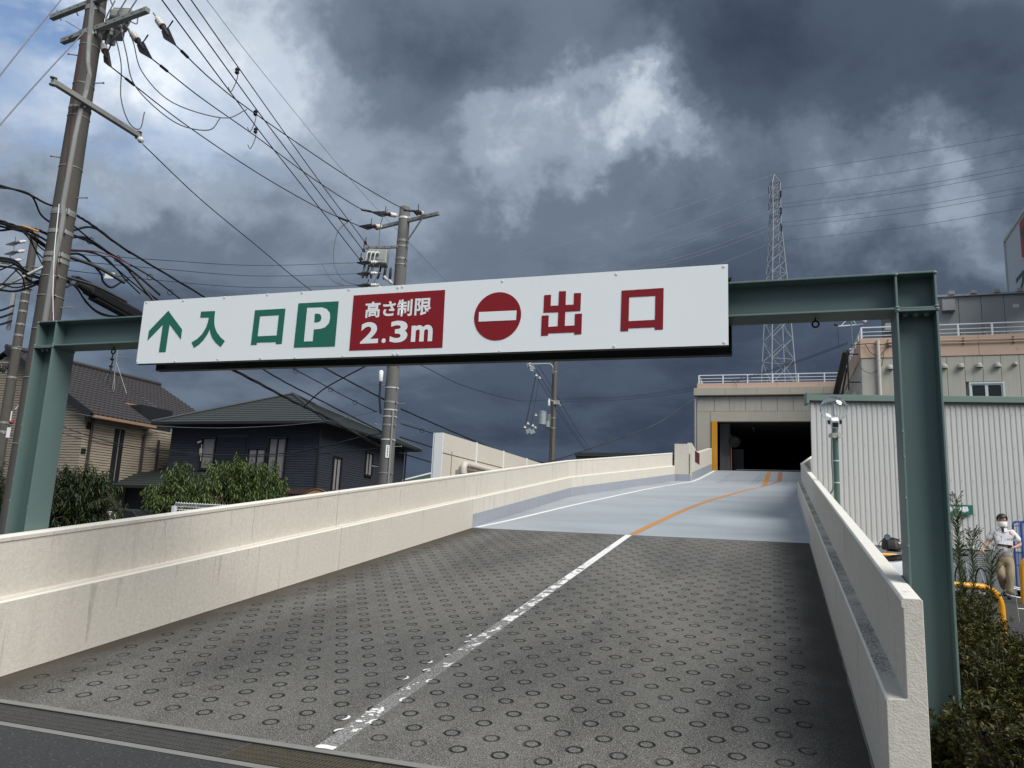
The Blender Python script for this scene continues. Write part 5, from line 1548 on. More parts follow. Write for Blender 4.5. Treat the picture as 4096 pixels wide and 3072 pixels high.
# rooftop cabinet
cb = thing('rooftop_cabinet', (7, 35, 9.0), 'grey rooftop electrical cabinet with tall door panels and a flat cap', 'cabinet')
k0 = 35.0 / 31.0
cx0, ctop, cbot = 4.9, 1.55 + (10.53 - 1.55) * k0, 9.0
MB().box(cx0, 20, 35.02, 38, cbot, ctop - 0.03).build('body', MT['joint'], cb)
jx = [cx0] + [6.60 * k0 + 0.82 * i for i in range(-1, 10)]
for i, (a, b_) in enumerate(zip(jx, jx[1:])):
    d = MB().box(a + 0.008, b_ - 0.008, 34.97, 35.03, cbot + 0.05, ctop - 0.04).build('door_panel', MT['cabinet'], cb, bevel=0.005)
    if i >= 2:
        MB().box(a + 0.12, a + 0.17, 34.93, 34.97, cbot + 0.93, cbot + 1.05).build('handle', MT['alu'], d)
MB().box(cx0 - 0.1, 20, 34.85, 38, ctop - 0.03, ctop + 0.05).build('cap', MT['cabinet_cap'], cb)
for i in range(12):
    a = 5.45 + 0.82 * i
    MB().box(a, a + 0.21, 34.80, 35.3, ctop + 0.05, ctop + 0.18).build('cap_rib', MT['cabinet_cap'], cb)
z_ = lambda z: 1.55 + (z - 1.55) * k0
m = MB()
m.prism([(6.03 * k0, 34.97, z_(10.39)), (6.45 * k0, 34.97, z_(10.39)), (6.45 * k0, 34.97, z_(9.93)), (6.03 * k0, 34.97, z_(9.93))], [(6.03 * k0, 34.72, z_(10.36)), (6.45 * k0, 34.72, z_(10.36)), (6.45 * k0, 34.72, z_(9.95)), (6.03 * k0, 34.72, z_(9.95))])
m.build('vent_box', MT['cabinet_cap'], cb)
m = MB().box(4.62, 4.92, 34.6, 35.1, 10.25, 10.55)
m.build('vent_box', MT['cabinet'], cb)
MB().box(jx[4] + 0.3, jx[4] + 0.52, 34.96, 34.968, z_(10.0), z_(10.13)).build('notice', MT['white_paint'], cb)

# shop sign on the roof
ss = thing('shop_sign', (11, 38, 11), 'big pale rooftop shop sign with red emblem and green lettering at the right edge', 'sign')
ks = 38.0 / 34.0
SX0 = 9.02 * ks
sz = lambda z: 1.55 + (z - 1.55) * ks
# the top edge rises to the right because the face turns towards the camera
fdir = Vector((-0.043, -1.0, 0)).normalized()
def on_shop(u, v, w):
    p = Vector((SX0, 38, 0)) + fdir * u
    nrm = Vector((-1, 0.043, 0))
    p = p + nrm * w
    return (p.x, p.y, v)
SB, ST = sz(10.7), sz(13.655)
m = MB()
a = [on_shop(u, v, w) for u, v, w in ((0, SB, 0), (9, SB, 0), (9, ST, 0), (0, ST, 0))]
b_ = [on_shop(u, v, w) for u, v, w in ((0, SB, -1.2), (9, SB, -1.2), (9, ST, -1.2), (0, ST, -1.2))]
m.prism(a, b_)
m.build('face', MT['shop_face'], ss)
def shop_quad(name, u0, u1, v0, v1, mat, t=0.03):
    m = MB()
    m.prism([on_shop(u, v, 0.003) for u, v in ((u0, v0), (u1, v0), (u1, v1), (u0, v1))], [on_shop(u, v, t) for u, v in ((u0, v0), (u1, v0), (u1, v1), (u0, v1))])
    return m.build(name, mat, ss)
shop_quad('frame', 0.0, 0.10, SB, ST, MT['shop_frame'], 0.06)
shop_quad('frame', 0.10, 9, ST - 0.12, ST + 0.02, MT['shop_frame'], 0.06)
shop_quad('emblem_square', 2.72, 6.2, 13.30, 14.80, MT['shop_red'])
me = flat_mesh('emblem_bird', [[(2.86, 14.28), (3.0, 14.42), (3.25, 14.46), (3.5, 14.36), (3.8, 14.15), (4.6, 14.1), (5.4, 14.4), (4.7, 13.8), (3.8, 13.6), (3.3, 13.8), (3.05, 14.05), (2.95, 14.12)]], 0.01, MT['shop_green'], lambda u, v, w: on_shop(u, v, 0.042 + w))
put_mesh('emblem_bird', me, ss)
put_mesh('lettering', text_mesh('lettering', 'H', MT['shop_green'], (3.25, 12.88, 3.7, 13.18), lambda u, v, w: on_shop(u, v, w), 0.0, 0.012), ss)
put_mesh('lettering', text_mesh('lettering', 'フレ', MT['shop_green'], (1.44, 11.95, 4.6, 12.82), lambda u, v, w: on_shop(u, v, w), 0.045, 0.012), ss)
m = MB()
for u in (1, 4, 7):
    p = on_shop(u, 0, -0.5)
    m.box(p[0] - 0.08, p[0] + 0.08, p[1] - 0.08, p[1] + 0.08, 8.9, SB)
m.build('support_posts', MT['galv'], ss)

# ------------------------------------------------------------------ corrugated shed
sd_th = R(7.6)
SDX, SDY = math.cos(sd_th), math.sin(sd_th)
S0 = Vector((0.945, 20.0, 0))
def on_shed(u, v, z):
    return (S0.x + u * SDX - v * SDY, S0.y + u * SDY + v * SDX, z)     # u along the wall, v into the shed
sh = thing('shed', (S0.x, S0.y, 0.5), 'pale corrugated metal shed with a green roof edge beside the ramp', 'shed')
LW = 16.0
m = MB()
prof = []
u = 0.0
while u < LW:
    prof += [(u, 0.0), (u + 0.060, 0.0), (u + 0.072, 0.015), (u + 0.104, 0.015)]
    u += 0.116
prof.append((LW, 0.0))
vs2, fs2 = [], []
for (u, v) in prof:
    vs2 += [on_shed(u, v, 1.47), on_shed(u, v, 4.83)]
fs2 = [(2 * i, 2 * i + 2, 2 * i + 3, 2 * i + 1) for i in range(len(prof) - 1)]
m.add(vs2, fs2)
m.build('corrugated_wall', MT['shed_sheet'], sh, fix=False)
m = MB()
prof2 = []
v = 0.0
while v < 9:
    prof2 += [(0.0, v), (0.0, v + 0.062), (0.024, v + 0.070), (0.024, v + 0.108)]
    v += 0.116
vs2 = []
for (u, v) in prof2:
    for z in (1.0, 4.83):
        vs2.append((S0.x + 0.03 + u + 0.09 * v, S0.y + 0.03 + v, z))
m.add(vs2, [(2 * i, 2 * i + 2, 2 * i + 3, 2 * i + 1) for i in range(len(prof2) - 1)])
m.build('corrugated_side', MT['shed_sheet'], sh, fix=False)
def sbox(u0, u1, v0, v1, z0, z1):
    m = MB().box(u0, u1, v0, v1, z0, z1)
    return m.xf(lambda a, b_, c1: on_shed(a, b_, c1))
sbox(-0.02, 0.05, -0.012, 0.06, 1.45, 4.83).build('corner_trim', MT['shed_sheet'], sh)
for k in range(6):
    sbox(-0.12 + 2.9 * k if k else -0.12, 2.9 * (k + 1) - 0.124, -0.10, 0.25, 4.85, 5.00).build('roof_edge', MT['shed_cap'], sh, bevel=0.006)
sbox(-0.125, -0.065, -0.108, 0.3, 4.78, 5.05).build('end_cap', MT['shed_cap'], sh)
sbox(-0.05, LW, -0.05, 0.2, 4.815, 4.848).build('soffit_trim', MT['joint'], sh)
a, b_, c1, d1 = on_shed(0, 0.25, 0), on_shed(LW, 0.25, 0), on_shed(LW, 9, 0), (S0.x + 0.85, S0.y + 9, 0)
MB().prism([(p[0], p[1], 4.90) for p in (a, b_, c1, d1)], [(p[0], p[1], 4.96) for p in (a, b_, c1, d1)]).build('roof', MT['shed_cap'], sh)
sbox(-0.02, LW, -0.035, 0.12, 0.3, 1.44).build('base_wall', MT['shed_base'], sh)
sbox(-0.02, LW, -0.055, 0.03, 1.44, 1.475).build('flashing', MT['alu'], sh)
sbox(2.2, LW, 8.8, 8.9, 0.3, 4.88).build('back_wall', MT['shed_sheet'], sh)
m = MB()
for z in (4.57, 3.79, 3.01, 2.23, 1.62):
    for i in range(0, 137, 2):
        p = on_shed(0.116 * i + 0.030, 0, z)
        m.box(p[0] - 0.008, p[0] + 0.008, p[1] - 0.008, p[1] + 0.004, z - 0.008, z + 0.008)
o = m.build('screws', MT['cabinet'], sh, fix=False)
o['kind'] = 'stuff'
bp = thing('parking_sign', on_shed(3.0, -0.06, 2.22), 'green plate with white lettering on the corrugated shed wall', 'sign')
u1 = 3.455
u0 = u1 - 0.80
sbox(u0, u1, -0.052, -0.044, 2.222, 2.446).build('plate', MT['sign_green'], bp)
put_mesh('lettering', text_mesh('lettering', '駐輪場', MT['sign_letter'], (u0 + 0.06, 2.272, u1 - 0.09, 2.412), lambda u, v, w: on_shed(u, -0.053 - w, v), 0.022, 0.003), bp)

# ------------------------------------------------------------------ panel wall and pipe beyond the left ramp wall
pw = thing('panel_wall', (-8, 18.1, 0), 'tall cream panel wall behind the left ramp wall, rust streak on its near panel', 'wall')
XW = -8.0
ys = [18.07, 20.5, 22.85, 25.3, 27.6, 30.0]
for i, (a, b_) in enumerate(zip(ys, ys[1:])):
    MB().box(XW - 0.10, XW, a + 0.012, b_ - 0.012, 3.29, 3.80).build('wall_panel', MT['stucco'], pw, bevel=0.006)
    MB().box(XW - 0.10, XW, a + 0.012, b_ - 0.012, 0, 3.265).build('wall_panel', MT['stucco'], pw, bevel=0.006)
    MB().box(XW - 0.02, XW + 0.012, b_ - 0.045, b_ + 0.045, 0, 3.82).build('joint_cover', MT['white_paint'], pw)
MB().box(XW - 0.09, XW - 0.02, 18.08, 30, 0, 3.77).build('joint_backing', MT['joint'], pw)
MB().box(XW - 0.22, XW + 0.02, 18.03, 18.068, 0, 3.79).box(XW - 0.25, XW - 0.21, 18.03, 18.2, 0, 3.79).build('end_post', MT['white_paint'], pw)
MB().box(XW + 0.0015, XW + 0.003, 18.69, 18.74, 1.9, 3.38).build('rust_streak', pm('rust_streak', (0.33, 0.17, 0.05), 0.8, var=0.4, vscale=15), pw)
pp = thing('drain_pipe', (XW + 0.2, 19, 2), 'fat white drain pipe with an elbow along the panel wall', 'pipe')
pts = [(XW + 0.16, 19.2, 1.5), (XW + 0.16, 19.2, 2.95)] + arc((XW + 0.16, 19.35, 2.95), (0, -1, 0), (0, 0, 1), 0.15, 0, math.pi / 2, 5)[1:] + [(XW + 0.16, 24.5, 3.06)]
MB().tube(pts, 0.088, 14).build('pipe', MT['pipe_cream'], pp, smooth=40)
for p, ax in (((XW + 0.16, 19.2, 2.84), (0, 0, 1)), ((XW + 0.16, 19.42, 3.10), (0, 1, 0)), ((XW + 0.16, 21.4, 3.08), (0, 1, 0))):
    MB().lathe([(0.102, 0), (0.102, 0.07)], p, ax, 14).build('pipe_collar', MT['pipe_cream'], pp, smooth=40)
MB().box(XW, XW + 0.10, 19.02, 19.08, 2.75, 2.92).build('pipe_bracket', MT['galv'], pp)

gb = thing('green_building', (-11, 60, 0), 'low dark green metal building far behind the left ramp wall', 'building')
MB().box(-14.85, -4, 60, 70, 0, 7.15).build('wall', MT['green_metal'], gb)
MB().box(-14.95, -3.9, 59.9, 70.1, 7.15, 7.45).build('roof_edge', MT['roof_green'], gb)

# ------------------------------------------------------------------ utility poles
def band(parent, x, y, z, r, h=0.05, mat='galv', lug=True, d=(0.9, -0.4)):
    m = MB().lathe([(r + 0.004, 0), (r + 0.008, 0.004), (r + 0.008, h - 0.004), (r + 0.004, h)], (x, y, z), n=20)
    o = m.build('band', MT[mat], parent, smooth=40)
    if lug:
        dx, dy = Vector(d + (0,)).normalized().to_2d()
        MB().obox((x + dx * (r + 0.03), y + dy * (r + 0.03), z + h / 2), (dx * 0.03, dy * 0.03, 0), (-dy * 0.012, dx * 0.012, 0), (0, 0, h * 0.45)).build('clamp_lug', MT[mat], o)
    return o

def step_bolt(parent, x, y, z, r, ang, L=0.17):
    dx, dy = math.cos(ang), math.sin(ang)
    m = MB().tube([(x + dx * r * 0.9, y + dy * r * 0.9, z), (x + dx * (r + L), y + dy * (r + L), z + 0.01)], 0.010, 6)
    m.lathe([(0.018, 0), (0.018, 0.02)], (x + dx * (r + L), y + dy * (r + L), z + 0.01), (dx, dy, 0.05), 8)
    return m.build('step_bolt', MT['galv'], parent)

def channel(parent, p, q, w=0.075, holes=True, mat='galv', name='crossarm'):
    p, q = Vector(p), Vector(q)
    o = MB().bar(p, q, w, w).build(name, MT[mat], parent, bevel=0.004)
    if holes:
        d = (q - p).normalized()
        s = d.cross(Vector((0, 0, 1))).normalized()
        n = int((q - p).length / 0.22)
        m = MB()
        for i in range(n):
            c_ = p + d * (0.12 + 0.22 * i)
            m.obox(c_, d * 0.022, s * (w / 2 + 0.0015), Vector((0, 0, 0.008)))
        m.build('slot_holes', MT['black_steel'], o)
    return o

def strain(parent, a, b_, r=0.055):
    """porcelain strain insulator with a black sleeve, from the arm a towards the wire at b_"""
    a, b_ = Vector(a), Vector(b_)
    d = (b_ - a)
    L = d.length
    d.normalize()
    MB().tube([a - d * 0.12, a + d * 0.02], 0.014, 6).build('link', MT['galv'], parent)
    k = L
    o = MB().lathe([(0.025, 0), (0.5 * r, 0.05 * k), (0.8 * r, 0.10 * k), (r, 0.12 * k), (r, 0.15 * k), (0.72 * r, 0.17 * k), (r, 0.20 * k), (r, 0.23 * k), (0.72 * r, 0.25 * k), (r, 0.28 * k), (r, 0.31 * k), (0.7 * r, 0.33 * k)], a, d, 14).build('insulator', MT['porcelain'], parent, smooth=60)
    MB().lathe([(0.95 * r, 0.33 * k), (0.95 * r, 0.36 * k)], a, d, 14).build('insulator_ring', MT['porcelain_ring'], o)
    s = d.cross(Vector((0, 0, 1))).normalized()
    up = s.cross(d)
    if up.z < 0:
        up = -up
    m = MB().lathe([(0.72 * r, 0.36 * k), (0.70 * r, 0.50 * k), (0.62 * r, 0.58 * k), (0.5 * r, 0.70 * k)], a, d, 12)
    q0, q1, q2 = a + d * 0.46 * k, a + d * 0.60 * k - up * 0.02, a + d * 1.0 * k
    tri = [q0 - up * 0.9 * r, a + d * 0.66 * k - up * 1.5 * r, q2 - up * 0.012, q2 + up * 0.012, a + d * 0.5 * k + up * 1.1 * r]
    m.prism([p - s * 0.35 * r for p in tri], [p + s * 0.35 * r for p in tri])
    m.tube([a + d * 0.50 * k + up * 0.9 * r, a + d * 0.44 * k + up * 3.3 * r], [0.010, 0.014], 6)
    m.build('sleeve', MT['rubber'], parent, smooth=40)
    return d

def sleeve(parent, pts, i0, t, L=0.32, r=0.028):
    a, b_ = Vector(pts[i0]), Vector(pts[i0 + 1])
    c_ = a.lerp(b_, t)
    d = (b_ - a).normalized()
    MB().lathe([(0.015, 0), (r, 0.02), (r, L - 0.02), (0.015, L)], c_ - d * L / 2, d, 10).build('splice_sleeve', MT['rubber'], parent, smooth=40)

WD = {k: (p, r) for k, p, r in WIRES}
UPV = Vector((0, 0, 1))
RTV = Vector((0.948, 0.316, 0))       # across, as seen from the road
# --- near pole
p1x, p1y = -11.1, 9.03
P1 = thing('utility_pole', (p1x, p1y, 0), 'tall grey-brown concrete utility pole at the left edge carrying crossarms and switches', 'utility pole')
def r1(z):
    return 0.222 - 0.0068 * z
lean = lambda z: (p1x + 0.004 * z, p1y)
prof = [(r1(z), z) for z in (0, 2, 4, 6, 8, 10, 11.3)]
MB().lathe(prof + [(0.10, 11.34)], (p1x, p1y, 0), n=28).build('pole', MT['pole_concrete'], P1, smooth=40)
for z in (1.0, 2.45, 3.5, 4.3, 7.1, 8.02, 8.62, 9.35):
    band(P1, p1x, p1y, z, r1(z), 0.018, 'galv', False)
for z, h in ((5.92, 0.07), (5.52, 0.075), (5.42, 0.07), (5.18, 0.02), (4.85, 0.02), (6.25, 0.03), (6.28, 0.07), (9.55, 0.08), (10.02, 0.09), (8.16, 0.05)):
    band(P1, p1x, p1y, z, r1(z), h, 'galv')
for i, z in enumerate([1.2, 1.9, 2.6, 3.3, 4.0, 4.7, 5.35, 6.6, 7.3, 8.7, 9.2]):
    step_bolt(P1, p1x, p1y, z, r1(z), R(18) if i % 2 else R(205), 0.16)
# flat grey cable guard strip winding down the front
m = MB()
front = Vector((-p1x, -p1y, 0)).normalized()
sidev = Vector((-front.y, front.x, 0))
prev = None
for i, z in enumerate([10.2, 9.9, 9.5, 9.2, 9.0, 8.8, 8.5, 8.1, 7.6, 7.0, 6.4, 6.2, 5.9, 5.4, 4.9, 4.2, 3.5, 2.6, 1.6, 0.3]):
    off = [0.06, 0.05, 0.03, 0.01, -0.01, -0.06, -0.05, -0.01, 0.01, 0.02, 0.03, 0.00, 0.00, 0.03, 0.03, 0.03, 0.04, 0.05, 0.05, 0.06][i]
    ang = off / r1(z)
    c_ = Vector((p1x, p1y, z)) + (front * math.cos(ang) - sidev * math.sin(ang)) * (r1(z) + 0.006)
    t = (-sidev * math.cos(ang) - front * math.sin(ang)) * 0.042
    n_ = (front * math.cos(ang) - sidev * math.sin(ang)) * 0.012
    ring_ = [c_ - t, c_ - t * 0.6 + n_, c_ + t * 0.6 + n_, c_ + t]
    if prev:
        for j in range(3):
            m.quad(prev[j], prev[j + 1], ring_[j + 1], ring_[j])
    prev = ring_
m.build('cable_guard', MT['strip_grey'], P1, smooth=50)
m = MB().tube([Vector((p1x, p1y, z)) + (front * math.cos(a) - sidev * math.sin(a)) * (r1(z) + 0.012) for z, a in ((9.5, 0.9), (8.5, 0.75), (7, 0.35), (5.8, 0.02), (4.5, -0.35), (3.2, -0.7))], 0.006, 5)
m.build('red_cord', pm('red_cord', (0.12, 0.02, 0.02), 0.7), P1)
m = MB().tube([Vector((p1x, p1y, z)) + (front * math.cos(a) - sidev * math.sin(a)) * (r1(z) + 0.016) for z, a in ((6.4, 0.45), (5.6, 0.25), (4.9, -0.1), (4.3, -0.55), (3.7, -0.9))] + [Vector((p1x, p1y, 3.0)) - RTV * 0.28 + front * 0.1], 0.008, 5)
m.build('white_cord', MT['white_paint'], P1)
hx = Vector((p1x, p1y, 2.55)) - RTV * 0.33 + front * 0.1
MB().tube([hx + Vector((0, 0, 0.42)), hx + Vector((0, 0, 0.2))], 0.01, 5).obox(hx + Vector((0, 0, 0.08)), RTV * 0.03, front * 0.006, Vector((0, 0, 0.08))).build('warning_tag', MT['white_paint'], P1)
MB().ball(hx + Vector((0.03, 0, 0.24)), (0.04, 0.03, 0.03), 10, 6).build('red_wrap', pm('red_wrap', (0.25, 0.02, 0.025), 0.6), P1)
# crossarms
for nm, p, q, w in (('A', (-12.36, 9.20, 10.18), (-9.6, 8.84, 10.18), 0.085), ('B', (-11.75, 9.02, 9.66), (-9.55, 8.72, 9.66), 0.085)):
    f = Vector((0.02, 0.0, 0)) + front * 0.20
    channel(P1, Vector(p) + f * (1 if nm == 'A' else -0.6), Vector(q) + f * (1 if nm == 'A' else -0.6), w)
channel(P1, (-11.09 + 0.20, 8.30, 8.256), (-11.05 + 0.16, 10.14, 8.256), 0.085, False, 'galv_rust', 'side_arm')
for yy in (8.31, 10.10):
    for dz in (-0.06, 0.06):
        MB().lathe([(0.055, 0), (0.055, 0.012)], (-10.89, yy, 8.256 + dz), n=14).build('wheel_cap', MT['galv_rust'], P1)
MB().bar((-11.95, 9.18, 10.14), (-11.15, 9.05, 9.62), 0.035, 0.012).bar((-11.6, 9.0, 9.63), (-11.2, 9.1, 9.9), 0.03, 0.012).build('arm_brace', MT['galv'], P1)
for i in range(4):
    x = -12.1 + 0.42 * i
    MB().tube([(x, 9.2 - 0.02 * i, 10.2), (x - 0.02, 9.1 - 0.02 * i, 10.34)], 0.012, 6).build('arm_bolt', MT['galv'], P1)
# row of three switch cases
for k in range(3):
    c_ = Vector((-10.70 - 0.17 * k, 9.20 + 0.10 * k, 10.02 - 0.075 * k))
    sw = MB().obox(c_, RTV * 0.20, front * 0.12, Vector((0, 0, 0.085))).build('switch_case', MT['switch_grey'], P1, bevel=0.03)
    MB().obox(c_ + Vector((0, 0, 0.10)), RTV * 0.15, front * 0.09, Vector((0, 0, 0.02))).build('switch_lid', MT['galv'], sw, bevel=0.01)
    MB().lathe([(0.045, 0), (0.06, 0.02), (0.045, 0.04), (0.06, 0.06), (0.045, 0.08), (0.06, 0.10), (0.03, 0.13)], c_ - Vector((0, 0, 0.24)) + front * 0.05, n=12).build('bushing', MT['porcelain'], sw, smooth=50)
    MB().bar(c_ - RTV * 0.1 - Vector((0, 0, 0.08)), c_ - RTV * 0.12 - Vector((0, 0, 0.36)), 0.05, 0.02, front).build('switch_bracket', MT['galv'], sw)
m = MB().bar(Vector((-11.0, 9.3, 9.62)), Vector((-10.55, 9.15, 9.68)), 0.03, 0.06)
m.build('switch_handle', MT['galv_rust'], P1)
for key, a in (('hv_a', (-10.02, 8.95, 10.12)), ('hv_b', (-10.50, 9.10, 9.80)), ('hv_c', (-10.92, 9.15, 9.42))):
    b_ = WD[key][0][0]
    strain(P1, Vector(b_) + (Vector(a) - Vector(b_)).normalized() * 0.75, b_, 0.062)
for key in ('hv_a', 'hv_b', 'hv_c'):
    P = catmull(WD[key][0], 6)
    sleeve(P1, P, 1, 0.5, 0.30, 0.026)
for pts in ([(-10.55, 9.0, 9.95), (-10.35, 9.2, 9.5), (-10.25, 9.4, 9.0), (-9.9, 9.8, 8.6), (-9.3, 10.4, 8.55), (-9.05, 10.7, 8.85)],
            [(-10.6, 9.1, 9.85), (-10.5, 9.25, 9.3), (-10.45, 9.5, 8.8), (-10.0, 10.0, 8.35), (-9.6, 10.4, 8.35), (-9.45, 10.5, 8.62)],
            [(-10.8, 9.2, 9.75), (-10.7, 9.35, 9.2), (-10.7, 9.45, 8.6), (-10.6, 9.6, 8.2), (-10.5, 9.75, 8.15), (-10.5, 9.8, 8.5)]):
    MB().tube(catmull(pts, 6), 0.010, 6).build('jumper_cable', MT['cable_grey'], P1, smooth=60)
random.seed(3)
for k in range(5):
    a = Vector((-11.35 + 0.28 * k, 9.12, 10.25 + 0.1 * random.random()))
    b_ = Vector((-10.95 + 0.16 * k, 9.2, 9.98))
    MB().tube(catmull([a, a.lerp(b_, 0.3) + Vector((-.1, -.1, -0.35)), a.lerp(b_, 0.7) + Vector((0, 0, -0.3)), b_], 6), 0.012, 6).build('jumper_cable', MT['cable_grey'], P1, smooth=60)
wq = Vector(WD['low_arm'][0][0])
aq = Vector((-10.89, 10.10, 8.256))
MB().bar(aq, aq.lerp(wq, 0.5), 0.03, 0.03).build('link', MT['galv_rust'], P1)
MB().lathe([(0.02, 0), (0.055, 0.02), (0.055, 0.045), (0.035, 0.055), (0.055, 0.065), (0.055, 0.09), (0.035, 0.10), (0.055, 0.11), (0.05, 0.13), (0.015, 0.15)], aq.lerp(wq, 0.45), (wq - aq), 12).build('insulator', MT['porcelain'], P1, smooth=50)
MB().bar(aq.lerp(wq, 0.4), wq, 0.015, 0.015).build('link', MT['galv'], P1)
# splice closures and stub cables on the right of the pole
for a, b_, r in ((( -11.0, 9.13, 5.6), (-10.35, 9.75, 5.30), 0.030), ((-11.0, 9.13, 5.25), (-10.3, 9.8, 4.98), 0.024)):
    MB().tube(catmull([a, Vector(a).lerp(Vector(b_), 0.5) + Vector((0, 0, 0.05)), b_], 5), r, 8).build('stub_cable', MT['cable'], P1, smooth=50)
dd = WD['bundle_d'][0]
c0, c1 = Vector(dd[1]).lerp(Vector(dd[2]), 0.1) - Vector((0, 0, 0.10)), Vector(dd[2]) - Vector((0, 0, 0.06))
ax = (c1 - c0).normalized()
cl = thing('splice_closure', c0, 'long black cable splice closure hanging beside the left pole', 'cable box')
sv = ax.cross(UPV).normalized()
uv = sv.cross(ax)
MB().prism([c0 + sv * a + uv * b2 for a, b2 in ((-0.10, -0.08), (0.10, -0.08), (0.12, 0.06), (0.07, 0.12), (-0.07, 0.12), (-0.12, 0.06))], [c1 + sv * a + uv * b2 for a, b2 in ((-0.10, -0.08), (0.10, -0.08), (0.12, 0.06), (0.07, 0.12), (-0.07, 0.12), (-0.12, 0.06))]).build('case', MT['rubber'], cl, bevel=0.02)
MB().lathe([(0.04, -0.28), (0.10, 0.0)], c0, ax, 12).lathe([(0.10, 0.0), (0.05, 0.18)], c1, ax, 12).build('end_cone', MT['rubber'], cl, smooth=40)
for k in range(3):
    MB().tube([c0 + ax * 0.15 + sv * (0.06 * k - 0.06) - uv * 0.11, c1 - ax * 0.1 + sv * (0.06 * k - 0.06) - uv * 0.11], 0.03, 8).build('under_tube', MT['rubber'], cl)
# dangling coil with a white tag
m = MB()
q0 = Vector(WD['bundle_c'][0][2])
m.tube(catmull([q0, q0 + Vector((0.35, 0.3, -0.5)), q0 + Vector((0.75, 0.6, -1.05)), q0 + Vector((1.25, 1.0, -0.95)), q0 + Vector((1.5, 1.2, -0.55))], 7), 0.028, 7)
tag(m.build('cable_loop', MT['cable'], None, q0), 'thick black cable drooping in a loop right of the left pole', 'cable')
q1 = Vector(dict((k, p) for k, p, r in WIRES)['tang_r2'][2]) + Vector((0.12, 0.1, -0.03))
m = MB().obox(q1, RTV * 0.085, front * 0.004, Vector((0.01, 0, 0.055)))
tag(m.build('cable_tag', MT['white_paint'], None, q1), 'small white tag hung on the cables right of the left pole', 'tag')
c_ = Vector((-11.75, 7.55, 4.95))
tb = thing('street_light', c_, 'pale grey street light head cut by the left picture edge', 'street light')
MB().obox(c_ + Vector((-0.14, 0, 0)), RTV * 0.26, front * 0.10, Vector((0, 0, 0.10))).build('housing', MT['switch_grey'], tb, bevel=0.03)
MB().tube([c_ + RTV * 0.0 + Vector((0.1, 0.2, -0.75)), Vector((p1x, p1y, 5.5))], 0.025, 8).build('arm', MT['galv'], tb)

# --- middle pole
p2x, p2y = -9.66, 18.27
P2 = thing('utility_pole', (p2x, p2y, 0), 'grey concrete utility pole rising behind the sign with a switch box', 'utility pole')
def r2(z):
    return 0.205 - 0.0050 * z
MB().lathe([(r2(z), z) for z in (0, 2, 4, 6, 8, 10.15)] + [(r2(10) - 0.02, 10.19)], (p2x, p2y, 0), n=26).build('pole', MT['pole_concrete2'], P2, smooth=40)
for z, h in ((9.82, 0.06), (9.14, 0.07), (8.98, 0.06), (8.62, 0.06), (8.46, 0.04), (5.60, 0.05), (5.0, 0.03), (4.6, 0.05), (4.4, 0.03), (4.22, 0.03), (3.98, 0.05), (3.60, 0.035), (2.72, 0.03)):
    band(P2, p2x, p2y, z, r2(z), h, 'alu' if z in (9.82, 4.4, 5.0, 4.22, 3.60) else 'galv')
for i, z in enumerate((2.9, 3.45, 4.02, 4.6, 5.1)):
    step_bolt(P2, p2x, p2y, z, r2(z), R(12) if i % 2 else R(200), 0.17)
fr2 = Vector((-p2x, -p2y, 0)).normalized()
channel(P2, Vector((-10.70, 18.55, 9.768)) + fr2 * 0.0, Vector((-8.45, 17.95, 9.768)), 0.09)
MB().bar((-9.48, 18.2, 9.16), (-8.98, 18.05, 9.74), 0.03, 0.03).build('arm_brace', MT['galv'], P2)
for key, a in (('hv_c', (-10.45, 18.48, 9.77)), ('hv_b', (-9.82, 18.20, 9.93)), ('hv_a', (-8.98, 18.06, 9.86))):
    b_ = Vector(WD[key][0][-1])
    strain(P2, a, b_ if (Vector(a) - b_).length > 0.35 else b_ + (b_ - Vector(a)).normalized() * 0.3, 0.065)
    P = catmull(WD[key][0], 6)
    sleeve(P2, P, len(P) - 4, 0.5, 0.34, 0.03)
channel(P2, (-10.68, 18.05, 8.985), (-9.72, 18.15, 8.985), 0.07, True, 'galv', 'switch_arm')
bc = Vector((-10.22, 17.98, 8.62))
ux, uy = Vector((0.93, 0.36, 0)).normalized(), Vector((0.36, -0.93, 0)).normalized()
bxo = MB().obox(bc, ux * 0.26, uy * 0.22, Vector((0, 0, 0.20))).build('switch_box', MT['switch_grey'], P2, bevel=0.03)
MB().obox(bc + uy * 0.222, ux * 0.20, uy * 0.006, Vector((0, 0, 0.11))).build('box_cover', MT['switch_grey'], bxo, bevel=0.01)
for k in range(3):
    q = bc + uy * 0.24 + ux * (-0.20 + 0.11 * k) + Vector((0, 0, 0.06))
    MB().lathe([(0.045, 0), (0.045, 0.05), (0.03, 0.06), (0.036, 0.10), (0.03, 0.12)], q, uy, 12).build('bushing', MT['porcelain'], bxo, smooth=50)
    MB().tube(catmull([q + uy * 0.12, q + uy * 0.18 + Vector((-0.05, 0, -0.06)), q + uy * 0.16 + Vector((-0.08, 0, -0.22)), q + uy * 0.14 + Vector((-0.10, 0, -0.34))], 5), 0.016, 7).build('lead', MT['white_paint'], bxo, smooth=50)
    MB().lathe([(0.014, 0), (0.030, 0.05), (0.036, 0.22), (0.034, 0.38), (0.018, 0.42)], q + uy * 0.14 + Vector((-0.10, 0, -0.34)), (-0.10, 0, -1), 10).build('lead_sleeve', pm('lead_grey', (0.12, 0.13, 0.14), 0.5) if k == 0 else bpy.data.materials['lead_grey'], bxo, smooth=50)
